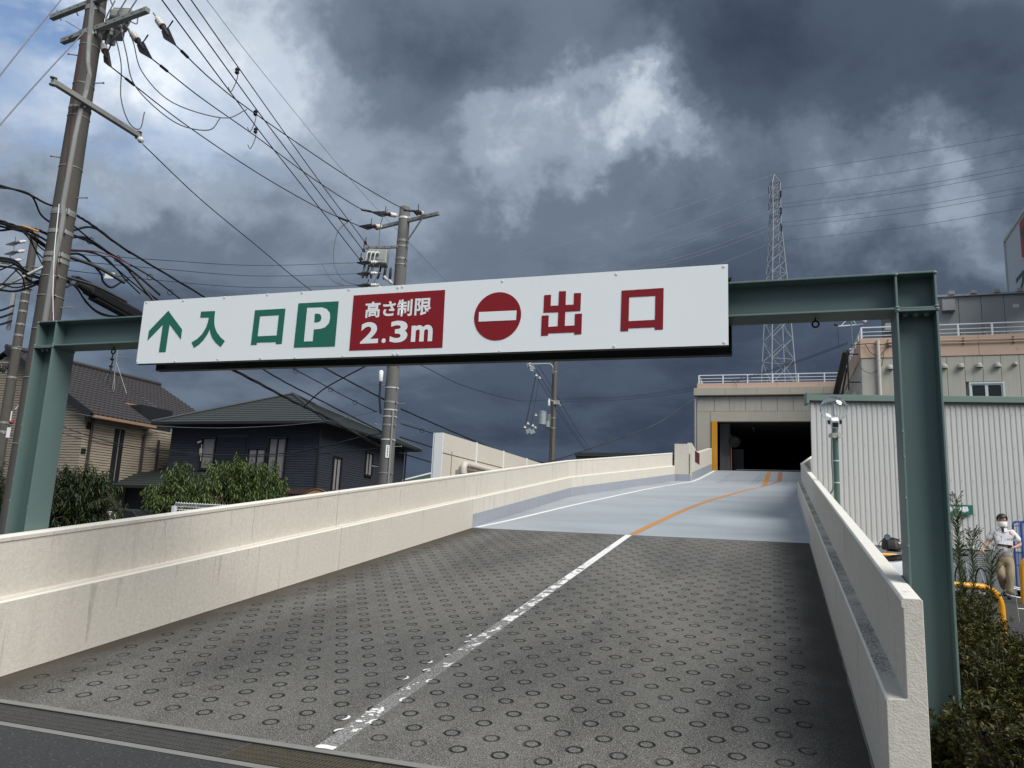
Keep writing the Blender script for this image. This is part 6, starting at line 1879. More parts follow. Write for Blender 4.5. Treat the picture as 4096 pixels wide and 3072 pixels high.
for k in range(3):
    q = bc + ux * (0.08 + 0.14 * k) + Vector((0, 0, -0.22)) - uy * 0.05
    MB().lathe([(0.016, 0), (0.035, 0.05), (0.040, 0.30), (0.014, 0.36)], q, (-0.22 + 0.1 * k, 0, -1), 9).build('drop_sleeve', MT['rubber'], bxo, smooth=50)
for k, key in enumerate(('tel_1', 'tel_2', 'tel_3')):
    b_ = Vector(WD[key][0][-1])
    strain(P2, b_ + Vector((0.55, 0.15, 0.03)), b_, 0.05)
for k, key in enumerate(('sw_1', 'sw_2', 'sw_3')):
    b_ = Vector(WD[key][0][-1])
    a = Vector((-10.62 + 0.05 * k, 18.02, 8.70 + 0.13 * k))
    strain(P2, b_ + (a - b_).normalized() * 0.42, b_, 0.045)
    MB().bar(b_ + (a - b_).normalized() * 0.5, a, 0.02, 0.02).build('link', MT['galv'], P2)
for x, y, z in ((-10.05, 18.05, 8.12), (-9.92, 18.1, 8.02), (-10.2, 18.0, 7.88)):
    MB().lathe([(0.02, 0), (0.05, 0.02), (0.035, 0.05), (0.05, 0.07), (0.035, 0.1), (0.05, 0.12), (0.02, 0.16)], (x, y, z), (0.5, 0.1, -0.5), 10).build('insulator', MT['porcelain'], P2, smooth=50)
for pts in ([(-10.85, 17.45, 9.62), (-11.15, 17.3, 9.2), (-11.2, 17.3, 8.4), (-10.95, 17.4, 7.9), (-10.6, 17.65, 7.78), (-10.45, 17.8, 7.85)],
            [(-10.0, 17.9, 10.02), (-10.15, 17.85, 9.6), (-10.15, 17.85, 8.8), (-10.1, 17.85, 8.2), (-10.3, 17.8, 7.75), (-10.5, 17.75, 7.85)],
            [(-10.9, 17.4, 7.72), (-11.2, 17.3, 7.85), (-11.5, 17.2, 8.3)]):
    MB().tube(catmull(pts, 6), 0.011, 6).build('jumper_cable', MT['cable_grey'], P2, smooth=60)
MB().lathe([(0.045, 0), (0.06, 0.02), (0.06, 0.28), (0.04, 0.31)], (-9.93, 18.10, 5.17), n=12).build('antenna_can', MT['white_paint'], P2, smooth=40)
MB().tube([(-9.93, 18.10, 5.17), (-9.93, 18.1, 4.75), (-9.88, 18.15, 4.3)], 0.03, 8).build('antenna_lead', MT['cable'], P2)
MB().tube([(p2x + 0.16, p2y - 0.14, 2.0), (p2x + 0.155, p2y - 0.14, 4.4)], 0.028, 8).build('conduit', MT['galv'], P2, smooth=40)
rtv2 = Vector((-fr2.y, fr2.x, 0)) * -1
pc = Vector((p2x, p2y, 3.30)) + fr2 * (r2(3.3) + 0.012) - rtv2 * 0.0
MB().obox(pc, rtv2 * 0.048, fr2 * 0.003, Vector((0, 0, 0.165))).build('number_plate', MT['white_paint'], P2)
m = MB()
for k in range(7):
    m.obox(pc + fr2 * 0.004 + Vector((0, 0, 0.12 - 0.04 * k)), rtv2 * 0.016, fr2 * 0.001, Vector((0, 0, 0.011)))
m.build('plate_print', MT['black_steel'], P2)

# --- distant pole with transformer
p3x, p3y = -12.93, 46.0
P3 = thing('utility_pole', (p3x, p3y, 0), 'distant brown utility pole with a transformer can, right of the middle pole', 'utility pole')
MB().lathe([(0.20 - 0.004 * z, z) for z in (0, 4, 8, 12, 13.5)], (p3x, p3y, 0), n=18).build('pole', MT['pole_brown'], P3, smooth=40)
for z in (11.1, 9.2, 8.16, 7.53):
    band(P3, p3x, p3y, z, 0.20 - 0.004 * z, 0.08, 'galv')
can = MB().lathe([(0.02, 0), (0.25, 0.01), (0.25, 0.04), (0.26, 0.78), (0.275, 0.79), (0.275, 0.83), (0.1, 0.88)], (-13.58, 45.8, 7.76), n=18).build('transformer_can', MT['tin'], P3, smooth=40)
MB().box(-13.25, -13.05, 45.85, 46.05, 7.6, 8.45).build('can_bracket', MT['galv'], P3)
MB().lathe([(0.14, 0), (0.14, 0.35)], (-13.25, 45.9, 7.63), n=12).build('small_can', MT['tin'], P3)
MB().bar((-14.7, 45.45, 7.48), (-12.95, 46.0, 7.52), 0.05, 0.05).build('lower_arm', MT['pole_brown'], P3)
pts = [(-12.98, 45.9, 11.0), (-13.02, 45.9, 11.35)] + arc((-13.32, 45.85, 11.35), (1, 0.1, 0), (0, 0, 1), 0.30, 0, math.pi / 2, 5)[1:] + [(-14.55, 45.5, 11.58)]
MB().tube(pts, 0.055, 8).build('bent_arm', MT['tin'], P3, smooth=40)
for x, y, z in ((-14.60, 45.49, 7.55), (-14.43, 45.55, 7.80), (-14.14, 45.65, 7.68), (-13.98, 45.7, 7.56), (-13.97, 45.7, 8.34), (-14.04, 45.68, 10.88), (-13.84, 45.75, 10.74), (-14.3, 45.6, 11.2), (-14.45, 45.55, 11.5)):
    MB().lathe([(0.03, -0.08), (0.10, -0.05), (0.10, 0.0), (0.05, 0.03), (0.07, 0.06), (0.02, 0.10)], (x, y, z), n=10).build('insulator', MT['porcelain'], P3, smooth=50)
for x, z, s in ((-14.36, 7.33, 0.14), (-14.12, 7.28, 0.12), (-14.5, 11.55, 0.12), (-14.3, 11.35, 0.13)):
    MB().obox((x, 45.6, z), (s, 0.02, 0.06), (0, 0.08, 0), (-0.05, 0, s)).build('cutout_switch', MT['tin'], P3)
for k, (x0, x1) in enumerate(((-14.10, -14.58), (-14.06, -14.54), (-13.83, -14.20))):
    MB().tube([(x0, 45.68, 10.8), (x1, 45.5, 7.7)], 0.014, 5).build('drop_lead', MT['cable'], P3)
MB().lathe([(0.05, 0), (0.07, 0.02), (0.07, 0.42), (0.04, 0.46)], (-13.18, 45.8, 8.95), n=10).build('arrester', MT['porcelain'], P3, smooth=40)
MB().box(-12.9, -12.55, 45.8, 46.0, 9.05, 9.3).bar((-13.1, 45.8, 9.35), (-12.4, 45.9, 9.0), 0.06, 0.06).build('terminal_box', MT['vent'], P3)
MB().tube([(p3x + 0.03, p3y - 0.19, 3), (p3x + 0.01, p3y - 0.165, 11.5)], 0.012, 5).build('earth_wire', MT['cable'], P3)

# --- far left pole
p0x, p0y = -31.55, 24.42
P0 = thing('utility_pole', (p0x, p0y, 0), 'thin grey utility pole far left, behind the nearest pole', 'utility pole')
MB().lathe([(0.24 - 0.006 * z, z) for z in (0, 4, 8, 12, 13.6)], (p0x, p0y, 0), n=18).build('pole', MT['pole_concrete'], P0, smooth=40)
for z in (11.0, 10.75, 10.35, 9.9, 9.3, 8.8, 8.2, 6.9, 4.9, 4.5):
    band(P0, p0x, p0y, z, 0.24 - 0.006 * z, 0.09, 'galv')
for a in ((-31.72, 24.2, 13.19), (-31.72, 24.2, 12.74), (-31.78, 24.15, 12.3)):
    b_ = Vector(a) + Vector((-0.45, -0.6, -0.35))
    strain(P0, a, b_, 0.08)
MB().obox((-31.9, 24.15, 9.9), (0.06, 0.04, 0), (0.03, -0.05, 0), (0, 0, 0.85)).build('riser_duct', MT['galv'], P0)
for k in range(3):
    MB().bar((-32.6, 24.0, 7.6 + 0.0 * k), (-31.4, 24.4, 7.6), 0.06, 0.06).build('arm', MT['galv'], P0) if k == 0 else MB().lathe([(0.05, 0), (0.07, 0.1), (0.05, 0.35)], (-32.3 + 0.3 * k, 24.1, 7.1), n=8).build('insulator', MT['rubber'], P0)
m = MB()
random.seed(9)
for k in range(7):
    a = Vector((-32.2 - 0.1 * k, 24.0, 7.65))
    m.tube(catmull([a, a + Vector((0.2, 0, -0.5 - 0.1 * k)), a + Vector((0.6, 0.1, -0.4)), Vector((-31.7, 24.3, 7.6 - 0.05 * k))], 4), 0.02, 4)
m.build('cable_loops', MT['cable'], P0)

# --- overhead cables
WL_ = {
 'hv_a': 'black power line from the left pole to the rightmost insulator of the middle pole', 'hv_b': 'black power line from the left pole to the centre insulator of the middle pole', 'hv_c': 'lowest of the three power lines from the left pole top to the middle pole',
 'sw_1': 'left one of three straight power lines coming down to the switch box', 'sw_2': 'centre one of three straight power lines coming down to the switch box', 'sw_3': 'right one of three straight power lines coming down to the switch box',
 'ground_wire': 'thin ground wire running from the top edge past the middle pole to the right', 'guy_a': 'pale stay wire crossing the top left corner', 'guy_b': 'pale stay wire from the left edge up to the left pole crossarm',
 'low_arm': 'single black wire leaving the rusty side arm of the left pole', 'tel_1': 'upper of three level wires into the middle pole from the left', 'tel_2': 'centre of three level wires into the middle pole from the left', 'tel_3': 'lowest of three level wires into the middle pole just above the sign',
 'bundle_a': 'thick twisted cable from the left pole to the middle pole, the uppermost of the bundles', 'bundle_b': 'thinner cable with hanger rings from the left pole to the middle pole', 'bundle_c': 'thick black cable from the left pole passing just below the twisted one', 'bundle_d': 'thickest black cable bundle crossing in front of the dark roof', 'bundle_d2': 'black cable sagging below the splice closure beside the left pole',
 'cross_cable': 'cable bundle crossing diagonally over the dark roof up to the sign', 'twist_r': 'twisted black cable sagging from the middle pole to the garage corner', 'post_1': 'black cable with hanger loops leaving the middle pole to the right', 'post_1m': 'thin messenger wire just above the looped cable right of the middle pole', 'post_2': 'second black cable leaving the middle pole to the right, over the hip roof end', 'post_3': 'lowest black cable leaving the middle pole to the right',
 'drop_1': 'pale wire sagging along the eaves of the dark blue house', 'drop_2': 'black cable sagging across the windows of the dark blue house', 'drop_3': 'thinner black cable just under the one across the windows',
 'left_1': 'upper dark cable reaching the left pole from the left edge', 'left_2': 'dark cable sagging under the uppermost one at the left edge', 'left_3': 'thick cable bundle at the left edge with coloured sleeves beside it', 'left_4': 'thick cable bundle dropping to the left pole band', 'left_5': 'thickest cable at the left edge, arching down to the pole', 'left_6': 'thick cable under the arching one at the left edge', 'left_7': 'thin level cable at the left edge sagging to the left pole', 'left_8': 'thin straight cable at the left edge reaching the left pole',
 'p0_1': 'upper of three dark cables from the far left pole to the left edge', 'p0_2': 'centre of three dark cables from the far left pole to the left edge', 'p0_3': 'lowest of three dark cables from the far left pole to the left edge',
 'p3_a': 'single wire sagging from under the sign to the distant pole', 'p3_g0': 'upper of three wires from the distant pole over the garage roof', 'p3_g1': 'centre of three wires from the distant pole over the garage roof', 'p3_g2': 'lowest of three wires from the distant pole over the garage roof',
 'p3_d1': 'right one of three lines slanting down right of the distant pole', 'p3_d2': 'centre one of three lines slanting down right of the distant pole', 'p3_d3': 'left one of three lines slanting down right of the distant pole'}
gname = ['topmost ground wire', 'second wire from the top', 'third wire from the top', 'fourth wire from the top', 'fifth wire from the top', 'sixth wire from the top', 'lowest wire']
for key, pts, r in WIRES:
    P = catmull(pts, 7)
    m = MB()
    if key in ('bundle_a', 'twist_r', 'bundle_d', 'left_3', 'left_4', 'bundle_c'):
        for ph in (0, 2.1, 4.2):
            Q = []
            for i, p in enumerate(P):
                t = (P[min(i + 1, len(P) - 1)] - P[max(i - 1, 0)]).normalized()
                s = t.cross(UPV).normalized()
                u_ = s.cross(t)
                a = i * 0.9 + ph
                Q.append(p + (s * math.cos(a) + u_ * math.sin(a)) * r * 0.55)
            m.tube(Q, r * 0.55, 5)
    else:
        m.tube(P, r, 6)
    if key in ('bundle_b', 'post_1'):
        for i in range(4, len(P) - 2, 5):
            m.tube(arc(P[i] + Vector((0, 0, -0.02)), RTV, UPV, 0.06, 0, 2 * math.pi, 8), 0.008, 4, False)
    mat = MT['cable_grey'] if key in ('guy_a', 'guy_b', 'drop_1', 'post_1m', 'ground_wire') or key.startswith('grid') else MT['cable']
    if key.startswith('grid'):
        i = int(key[5])
        lab = '%s of the lattice tower, %s span' % (gname[i], 'left' if key.endswith('l') else 'right')
        grp = 'transmission wires of the lattice tower'
    elif key.startswith('tang'):
        lab = 'dark cable in the tangle left of the near pole' if key[5] == 'l' else 'dark cable in the tangle right of the near pole'
        grp = 'tangled cables left of the near pole' if key[5] == 'l' else 'tangled cables right of the near pole'
    else:
        lab = WL_[key]
        grp = 'overhead cables'
    tag(m.build('overhead_wire', mat, None, P[0], smooth=60, fix=False), lab, 'wire', grp)

# coloured sleeves on the left bundle
a = Vector(WD['left_3'][0][2]) + Vector((0, -0.02, 0.03))
m = MB().tube([a, a + Vector((0.18, 0.16, -0.05))], 0.018, 6)
tag(m.build('cable_sleeve', MT['ochre_paint'], None, a), 'short yellow sleeve on the cables left of the pole', 'cable sleeve')
m = MB().tube(catmull([Vector((-11.0, 9.13, 5.72)), Vector((-10.6, 9.42, 5.74)), Vector((-10.25, 9.7, 5.60))], 5), 0.010, 6)
tag(m.build('red_cable', pm('red_cable', (0.12, 0.02, 0.025), 0.5), None, (-10.9, 9.2, 5.7)), 'dark red cable arching off the right of the left pole', 'cable')

# spacers hung on the switch lines
m = MB()
for key, f in (('sw_3', 0.44), ('sw_2', 0.50), ('sw_1', 0.52)):
    P = catmull(WD[key][0], 7)
    p = P[int(f * (len(P) - 1))]
    o = thing('line_spacer', p, {'sw_3': 'upper black spacer knob on the straight power lines', 'sw_2': 'middle black spacer knob on the straight power lines', 'sw_1': 'lower black spacer knob on the straight power lines'}[key], 'spacer', 'spacers on the straight power lines')
    MB().lathe([(0.02, 0), (0.045, 0.03), (0.03, 0.06), (0.045, 0.09), (0.02, 0.13)], p - Vector((0, 0, 0.16)), n=10).build('knob', MT['rubber'], o, smooth=50)
    MB().tube(catmull([p, p + Vector((0.02, 0, -0.25)), p + Vector((-0.08, 0, -0.5)), p + Vector((-0.16, 0, -0.4))], 5), 0.008, 5).build('lead', MT['cable'], o)

# ------------------------------------------------------------------ lattice tower
TXc, TYc = 1.42, 150.0
tw = thing('lattice_tower', (TXc, TYc, 0), 'tall steel lattice transmission tower behind the garage', 'tower')
TH = 69.5
def hw(z):
    if z > 62:
        return 0.78
    if z > 50.5:
        return 0.78 + (62 - z) * 0.057
    return 1.44 + (50.5 - z) * 0.044
tz = [6, 15, 23, 29, 34, 38, 42, 45.5, 48.5, 51, 53.5, 55.7, 57.8, 59.7, 61.5, 63.2, 64.8, 66.5, 68.2, 69.8]
rot = R(24)
def tp(sx, sy, z):
    h = hw(z)
    x, y = sx * h, sy * h
    return Vector((TXc + x * math.cos(rot) - y * math.sin(rot), TYc + x * math.sin(rot) + y * math.cos(rot), z))
cor = [(-1, -1), (1, -1), (1, 1), (-1, 1)]
for sx, sy in cor:
    m = MB()
    for a, b_ in zip(tz, tz[1:]):
        m.tube([tp(sx, sy, a), tp(sx, sy, b_)], 0.125 if a < 44 else 0.10, 6)
    m.build('leg', MT['tower_steel'], tw, smooth=50)
for i in range(4):
    (ax_, ay_), (bx_, by_) = cor[i], cor[(i + 1) % 4]
    m = MB()
    for a, b_ in zip(tz, tz[1:]):
        m.tube([tp(ax_, ay_, a), tp(bx_, by_, b_)], 0.065, 4)
        m.tube([tp(bx_, by_, a), tp(ax_, ay_, b_)], 0.065, 4)
        if a in (29, 34, 51, 63.2, 66.5, 68.2):
            m.tube([tp(ax_, ay_, a), tp(bx_, by_, a)], 0.065, 4)
    m.build('bracing', MT['tower_steel'], tw)
m = MB()
for sx, sy in cor:
    m.tube([tp(sx, sy, 69.8), Vector((TXc, TYc, TH + 2.2))], 0.07, 5)
m.build('peak', MT['tower_steel'], tw)
adir = Vector((math.cos(rot), math.sin(rot), 0))
bdir = Vector((0.85, -0.5, 0)).normalized()
for z in (69.8, 66.3, 62.8):
    for s in (-1, 1):
        arm = MB()
        tip = Vector((TXc, TYc, z)) + bdir * s * 1.25
        for sx, sy in cor:
            arm.tube([tp(sx, sy, z), tip], 0.05, 4)
        arm.tube([tp(1, 1, z + 1.5), tip], 0.05, 4)
        arm.build('crossarm', MT['tower_steel'], tw)
        prof = []
        for k in range(7):
            prof += [(0.06, 0.2 * k), (0.17, 0.2 * k + 0.06), (0.17, 0.2 * k + 0.12), (0.06, 0.2 * k + 0.18)]
        zz = -0.3 if s < 0 else -1.9
        MB().lathe(prof, tip + Vector((0, 0, zz)), (0, 0, -1), 8).build('insulator_string', MT['cable'], tw, smooth=40)

# ------------------------------------------------------------------ houses on the left
def course_roof(name, mat, parent, quad_fn, rows, step, under=0.0):
    """a roof face laid in courses: quad_fn(t) gives the two ends of the line at height t (0 eave, 1 ridge)"""
    m = MB()
    for k in range(rows):
        a0, b0 = quad_fn(k / rows)
        a1, b1 = quad_fn((k + 1) / rows)
        up = Vector((0, 0, step))
        m.quad(a0 + up, b0 + up, b1, a1)
        m.quad(a0, b0, b0 + up, a0 + up)
    o = m.build(name, mat, parent)
    return o

def window(parent, o, u, v, w, h, mull=1, curtain=True, pane='pane', depth=0.08):
    """o lower left corner on the wall; u across, v outwards"""
    o, u, v = Vector(o), Vector(u).normalized(), Vector(v).normalized()
    z = Vector((0, 0, 1))
    m = MB()
    t = 0.06
    for a, b_, c1, d1 in ((-t, w + t, -t, 0), (-t, w + t, h, h + t), (-t, 0, 0, h), (w, w + t, 0, h)):
        m.obox(o + u * (a + b_) / 2 + z * (c1 + d1) / 2 + v * 0.03, u * (b_ - a) / 2, v * 0.06, z * (d1 - c1) / 2)
    for k in range(mull):
        x = w * (k + 1) / (mull + 1)
        m.obox(o + u * x + z * h / 2 + v * 0.02, u * 0.03, v * 0.03, z * h / 2)
    win = m.build('window', MT['frame_dark'], parent)
    MB().quad(o + v * 0.015, o + u * w + v * 0.015, o + u * w + z * h + v * 0.015, o + z * h + v * 0.015).build('pane', MT[pane], win)
    if curtain:
        for k in range(mull + 1):
            a, b_ = w * k / (mull + 1) + 0.05, w * (k + 1) / (mull + 1) - 0.05
            mm = MB()
            n = 8
            for i in range(n):
                p, q = a + (b_ - a) * i / n, a + (b_ - a) * (i + 1) / n
                d0, d1 = 0.022 + 0.012 * (i % 2), 0.022 + 0.012 * ((i + 1) % 2)
                mm.quad(o + u * p + v * d0 + z * 0.04, o + u * q + v * d1 + z * 0.04, o + u * q + v * d1 + z * (h - 0.04), o + u * p + v * d0 + z * (h - 0.04))
            mm.build('curtain', MT['curtain'], win)
    return win

# dark blue house with a hip roof
nv = thing('dark_blue_house', (-18.6, 29.3, 0), 'dark blue two-storey house with a dark green hip roof behind the left wall', 'house')
EZ = 5.70
A, B_, C_, D_ = Vector((-28.6, 29.65, EZ)), Vector((-18.62, 29.28, EZ)), Vector((-19.85, 41.8, EZ)), Vector((-29.8, 42.2, EZ))
RA, RB = Vector((-23.7, 33.9, 7.75)), Vector((-24.6, 37.4, 7.75))
course_roof('roof', MT['roof_green'], nv, lambda t: (A.lerp(RA, t), B_.lerp(RA, t)), 15, 0.035)
course_roof('roof', MT['roof_green'], nv, lambda t: (B_.lerp(RA, t), C_.lerp(RB, t)), 15, 0.035)
course_roof('roof', MT['roof_green'], nv, lambda t: (C_.lerp(RB, t), D_.lerp(RB, t)), 15, 0.035)
course_roof('roof', MT['roof_green'], nv, lambda t: (D_.lerp(RB, t), A.lerp(RA, t)), 15, 0.035)
for a, b_ in ((A, RA), (B_, RA), (C_, RB), (D_, RB), (RA, RB)):
    MB().tube([a + Vector((0, 0, 0.04)), b_ + Vector((0, 0, 0.05))], 0.07, 6).build('ridge_cap', MT['roof_green'], nv, smooth=50)
for a, b_ in ((A, B_), (B_, C_)):
    MB().bar(a - Vector((0, 0, 0.06)), b_ - Vector((0, 0, 0.06)), 0.10, 0.10).build('gutter', MT['navy_dark'], nv)
MB().quad(A - Vector((0, 0, .13)), B_ - Vector((0, 0, .13)), C_ - Vector((0, 0, .13)), D_ - Vector((0, 0, .13))).build('soffit', MT['navy_dark'], nv)
ins = 0.75
wa, wb, wc, wd = Vector((-28.0, 30.4, 0)), Vector((-19.35, 30.06, 0)), Vector((-20.55, 41.0, 0)), Vector((-29.1, 41.4, 0))
m = MB()
hgt = Vector((0, 0, EZ - 0.1))
m.quad(wa, wb, wb + hgt, wa + hgt).quad(wb, wc, wc + hgt, wb + hgt).quad(wc, wd, wd + hgt, wc + hgt).quad(wd, wa, wa + hgt, wd + hgt)
m.build('wall', MT['navy_siding'], nv)
uf = (wb - wa).normalized()
vf = Vector((uf.y, -uf.x, 0))
if vf.y > 0:
    vf = -vf
us = (wc - wb).normalized()
vs3 = Vector((us.y, -us.x, 0))
if vs3.x < 0:
    vs3 = -vs3
def on_front(px, z):      # distance from the near corner along the front
    return wb - uf * px + Vector((0, 0, z))
window(nv, on_front(6.62, 3.55), uf, vf, 0.75, 1.45, 0)
window(nv, on_front(3.85, 3.25), uf, vf, 0.95, 1.25, 1)
window(nv, on_front(2.72, 3.15), uf, vf, 0.92, 1.85, 1)
lv = MB()
o = on_front(5.75, 3.45)
for k in range(22):
    c_ = o + uf * 0.85 + Vector((0, 0, 0.06 + 0.072 * k)) + vf * 0.04
    lv.obox(c_, uf * 0.86, vf * 0.03, Vector((0, 0, 0.02)))
lv.build('shutter_slats', MT['navy_wall'], nv)
MB().obox(o + uf * 0.85 + Vector((0, 0, 0.82)) + vf * 0.01, uf * 0.95, vf * 0.01, Vector((0, 0, 0.9))).build('shutter_frame', MT['frame_dark'], nv)
window(nv, wb + us * 1.55 + Vector((0, 0, 2.75)), us, vs3, 0.80, 1.55, 1)
window(nv, wb + us * 5.3 + Vector((0, 0, 3.75)), us, vs3, 0.85, 1.15, 1)
lv = MB()
o = wb + us * 8.0 + Vector((0, 0, 3.2))
for k in range(20):
    lv.obox(o + us * 0.35 + Vector((0, 0, 0.075 * k)) + vs3 * 0.05, us * 0.36, vs3 * 0.03, Vector((0, 0, 0.022)))
lv.build('louvre_slats', MT['navy_wall'], nv)
MB().tube([wb + vs3 * 0.05 + vf * 0.05 - us * 0.0, wb + vs3 * 0.05 + vf * 0.05 + Vector((0, 0, EZ - 0.2))], 0.05, 8).build('downpipe', MT['frame_dark'], nv)
MB().tube([wc + vs3 * 0.1, wc + vs3 * 0.1 + Vector((0, 0, EZ - 0.2))], 0.05, 8).build('downpipe', MT['frame_dark'], nv)
# lower roof on its left
LA, LB, LC, LD = Vector((-33.3, 31.9, 2.62)), Vector((-26.6, 31.2 - 2.2, 2.62)), Vector((-26.2, 31.2, 3.75)), Vector((-29.2, 31.9, 3.75))
course_roof('lower_roof', MT['roof_green'], nv, lambda t: (Vector((-33.6, 30.2, 2.6)).lerp(Vector((-28.9, 31.9, 3.75)), t), Vector((-22.5, 28.3, 2.6)).lerp(Vector((-22.9, 30.3, 3.75)), t)), 10, 0.05)
MB().bar((-33.7, 30.2, 2.56), (-22.5, 28.3, 2.56), 0.1, 0.12).build('gutter', MT['navy_dark'], nv)
MB().box(-31.8, -23.5, 30.6, 33.5, 0, 2.65).build('lower_wall', MT['navy_wall'], nv)
m = MB().tube([Vector((-25.9, 30.2, 3.9)), Vector((-25.9, 30.15, 4.7))], 0.02, 6).obox((-25.95, 30.2, 4.35), (0.05, 0, 0), (0, 0.04, 0), (0, 0, 0.16)).obox((-26.05, 30.15, 4.8), (0.09, 0, 0.03), (0, 0.04, 0), (0, 0, 0.04))
m.build('service_bracket', MT['vent'], nv)

# tan house with a brown tiled gable roof
tn = thing('tan_house', (-30.6, 27.4, 0), 'tan brick-clad house with a dark brown tiled roof behind the left column', 'house')
RZ = 9.08
def tile_face(name, e0, e1, r0, r1, rows, cols):
    m = MB()
    for k in range(rows):
        a0, b0, a1, b1 = e0.lerp(r0, k / rows), e1.lerp(r1, k / rows), e0.lerp(r0, (k + 1) / rows), e1.lerp(r1, (k + 1) / rows)
        pr_lo, pr_hi = [], []
        for j in range(cols * 2 + 1):
            t = j / (cols * 2)
            h = 0.055 + (0.05 if j % 2 else 0.0)
            pr_lo.append(a0.lerp(b0, t) + Vector((0, 0, h)))
            pr_hi.append(a1.lerp(b1, t) + Vector((0, 0, (0.035 if j % 2 else 0.0))))
        for j in range(cols * 2):
            m.quad(pr_lo[j], pr_lo[j + 1], pr_hi[j + 1], pr_hi[j])
            m.quad(pr_lo[j] - Vector((0, 0, 0.07)), pr_lo[j + 1] - Vector((0, 0, 0.07)), pr_lo[j + 1], pr_lo[j])
    o = m.build(name, MT['roof_brown'], tn)
    o['kind'] = 'stuff'
    return o
tile_face('roof_tiles', Vector((-30.0, 27.36, 5.78)), Vector((-30.0, 31.3, 5.78)), Vector((-36.0, 27.36, RZ)), Vector((-36.0, 31.3, RZ)), 20, 14)
tile_face('roof_tiles', Vector((-29.0, 33.6, 5.35)), Vector((-29.0, 37.5, 5.35)), Vector((-36.0, 33.6, RZ)), Vector((-36.0, 37.5, RZ)), 24, 14)
tile_face('roof_tiles', Vector((-32.2, 31.3, 7.0)), Vector((-32.2, 33.6, 7.0)), Vector((-36.0, 31.3, RZ)), Vector((-36.0, 33.6, RZ)), 13, 8)
MB().quad((-36, 27.36, RZ - 0.02), (-36, 37.5, RZ - 0.02), (-42, 37.5, 5.7), (-42, 27.36, 5.7)).build('back_roof', MT['roof_brown'], tn)
MB().tube([(-36, 27.3, RZ + 0.1), (-36, 37.6, RZ + 0.1)], 0.13, 8).build('ridge_cap', MT['roof_brown'], tn)
MB().bar((-29.95, 27.3, 5.72), (-36.0, 27.3, RZ - 0.06), 0.08, 0.34).build('verge_board', MT['navy_dark'], tn)
MB().bar((-29.9, 27.45, 5.68), (-29.9, 31.3, 5.68), 0.13, 0.13).build('gutter', MT['gutter_tan'], tn)
MB().bar((-32.15, 31.35, 6.92), (-32.15, 33.5, 6.92), 0.13, 0.13).build('gutter', MT['gutter_tan'], tn)
MB().box(-34.5, -31.0, 31.35, 33.55, 3.0, 6.85).build('balcony_recess', MT['navy_dark'], tn)
MB().box(-35, -30.4, 31.32, 33.58, 0, 5.6).build('balcony_wall', MT['tan_siding'], tn)
m = MB()
m.quad((-30.6, 27.6, 0), (-30.6, 31.3, 0), (-30.6, 31.3, 5.8), (-30.6, 27.6, 5.8))
m.quad((-30.6, 27.6, 0), (-41.5, 27.6, 0), (-41.5, 27.6, 5.9), (-30.6, 27.6, 5.9))
m.add([(-30.6, 27.6, 5.9), (-41.5, 27.6, 5.9), (-36, 27.6, 8.9)], [(0, 1, 2)])
m.quad((-30.6, 31.3, 0), (-29.6, 31.3, 0), (-29.6, 31.3, 5.4), (-30.6, 31.3, 5.4)).quad((-29.6, 31.3, 0), (-29.6, 37, 0), (-29.6, 37, 5.4), (-29.6, 31.3, 5.4))
m.build('wall', MT['tan_siding'], tn)
MB().box(-30.62, -30.57, 29.45, 30.05, 2.2, 5.35).build('tall_window', MT['frame_dark'], tn)
MB().box(-30.575, -30.565, 29.73, 29.77, 2.3, 5.3).build('window_bar', MT['galv'], tn)
MB().box(-30.62, -30.56, 27.75, 28.0, 5.15, 5.45).build('vent', MT['frame_dark'], tn)
MB().box(-30.62, -30.57, 26.9 + 0.75, 27.9, 3.95, 4.2).build('slit_window', MT['frame_dark'], tn)
MB().tube([(-30.5, 28.0, 1.5), (-30.5, 28.0, 5.65)], 0.06, 8).build('downpipe', MT['downpipe_brown'], tn)
MB().tube([(-30.45, 31.22, 0), (-30.45, 31.22, 5.3)], 0.06, 8).tube([(-29.5, 31.22, 0), (-29.5, 31.22, 5.0)], 0.06, 8).build('downpipe', MT['downpipe_brown'], tn)
# aerial on its ridge
ae = thing('roof_aerial', (-33.2, 31.8, 7.9), 'thin stay-wired television aerial mast on the brown roof', 'aerial')
MB().tube([(-33.6, 31.8, 7.7), (-33.6, 31.8, 10.4)], 0.025, 6).build('mast', MT['galv'], ae)
m = MB()
for z in (9.6, 10.0, 10.3):
    m.tube([(-34.2, 31.6, z), (-33.0, 32.0, z)], 0.012, 5)
m.build('rods', MT['galv'], ae)
MB().tube([(-33.6, 31.8, 9.3), (-34.3, 31.8, 8.2)], 0.015, 5).tube([(-33.6, 31.8, 9.3), (-32.9, 32.1, 7.6)], 0.015, 5).tube(catmull([(-33.6, 31.8, 8.6), (-33.3, 31.6, 7.6), (-33.9, 31.4, 7.0)], 5), 0.016, 5).build('stays', MT['galv'], ae)

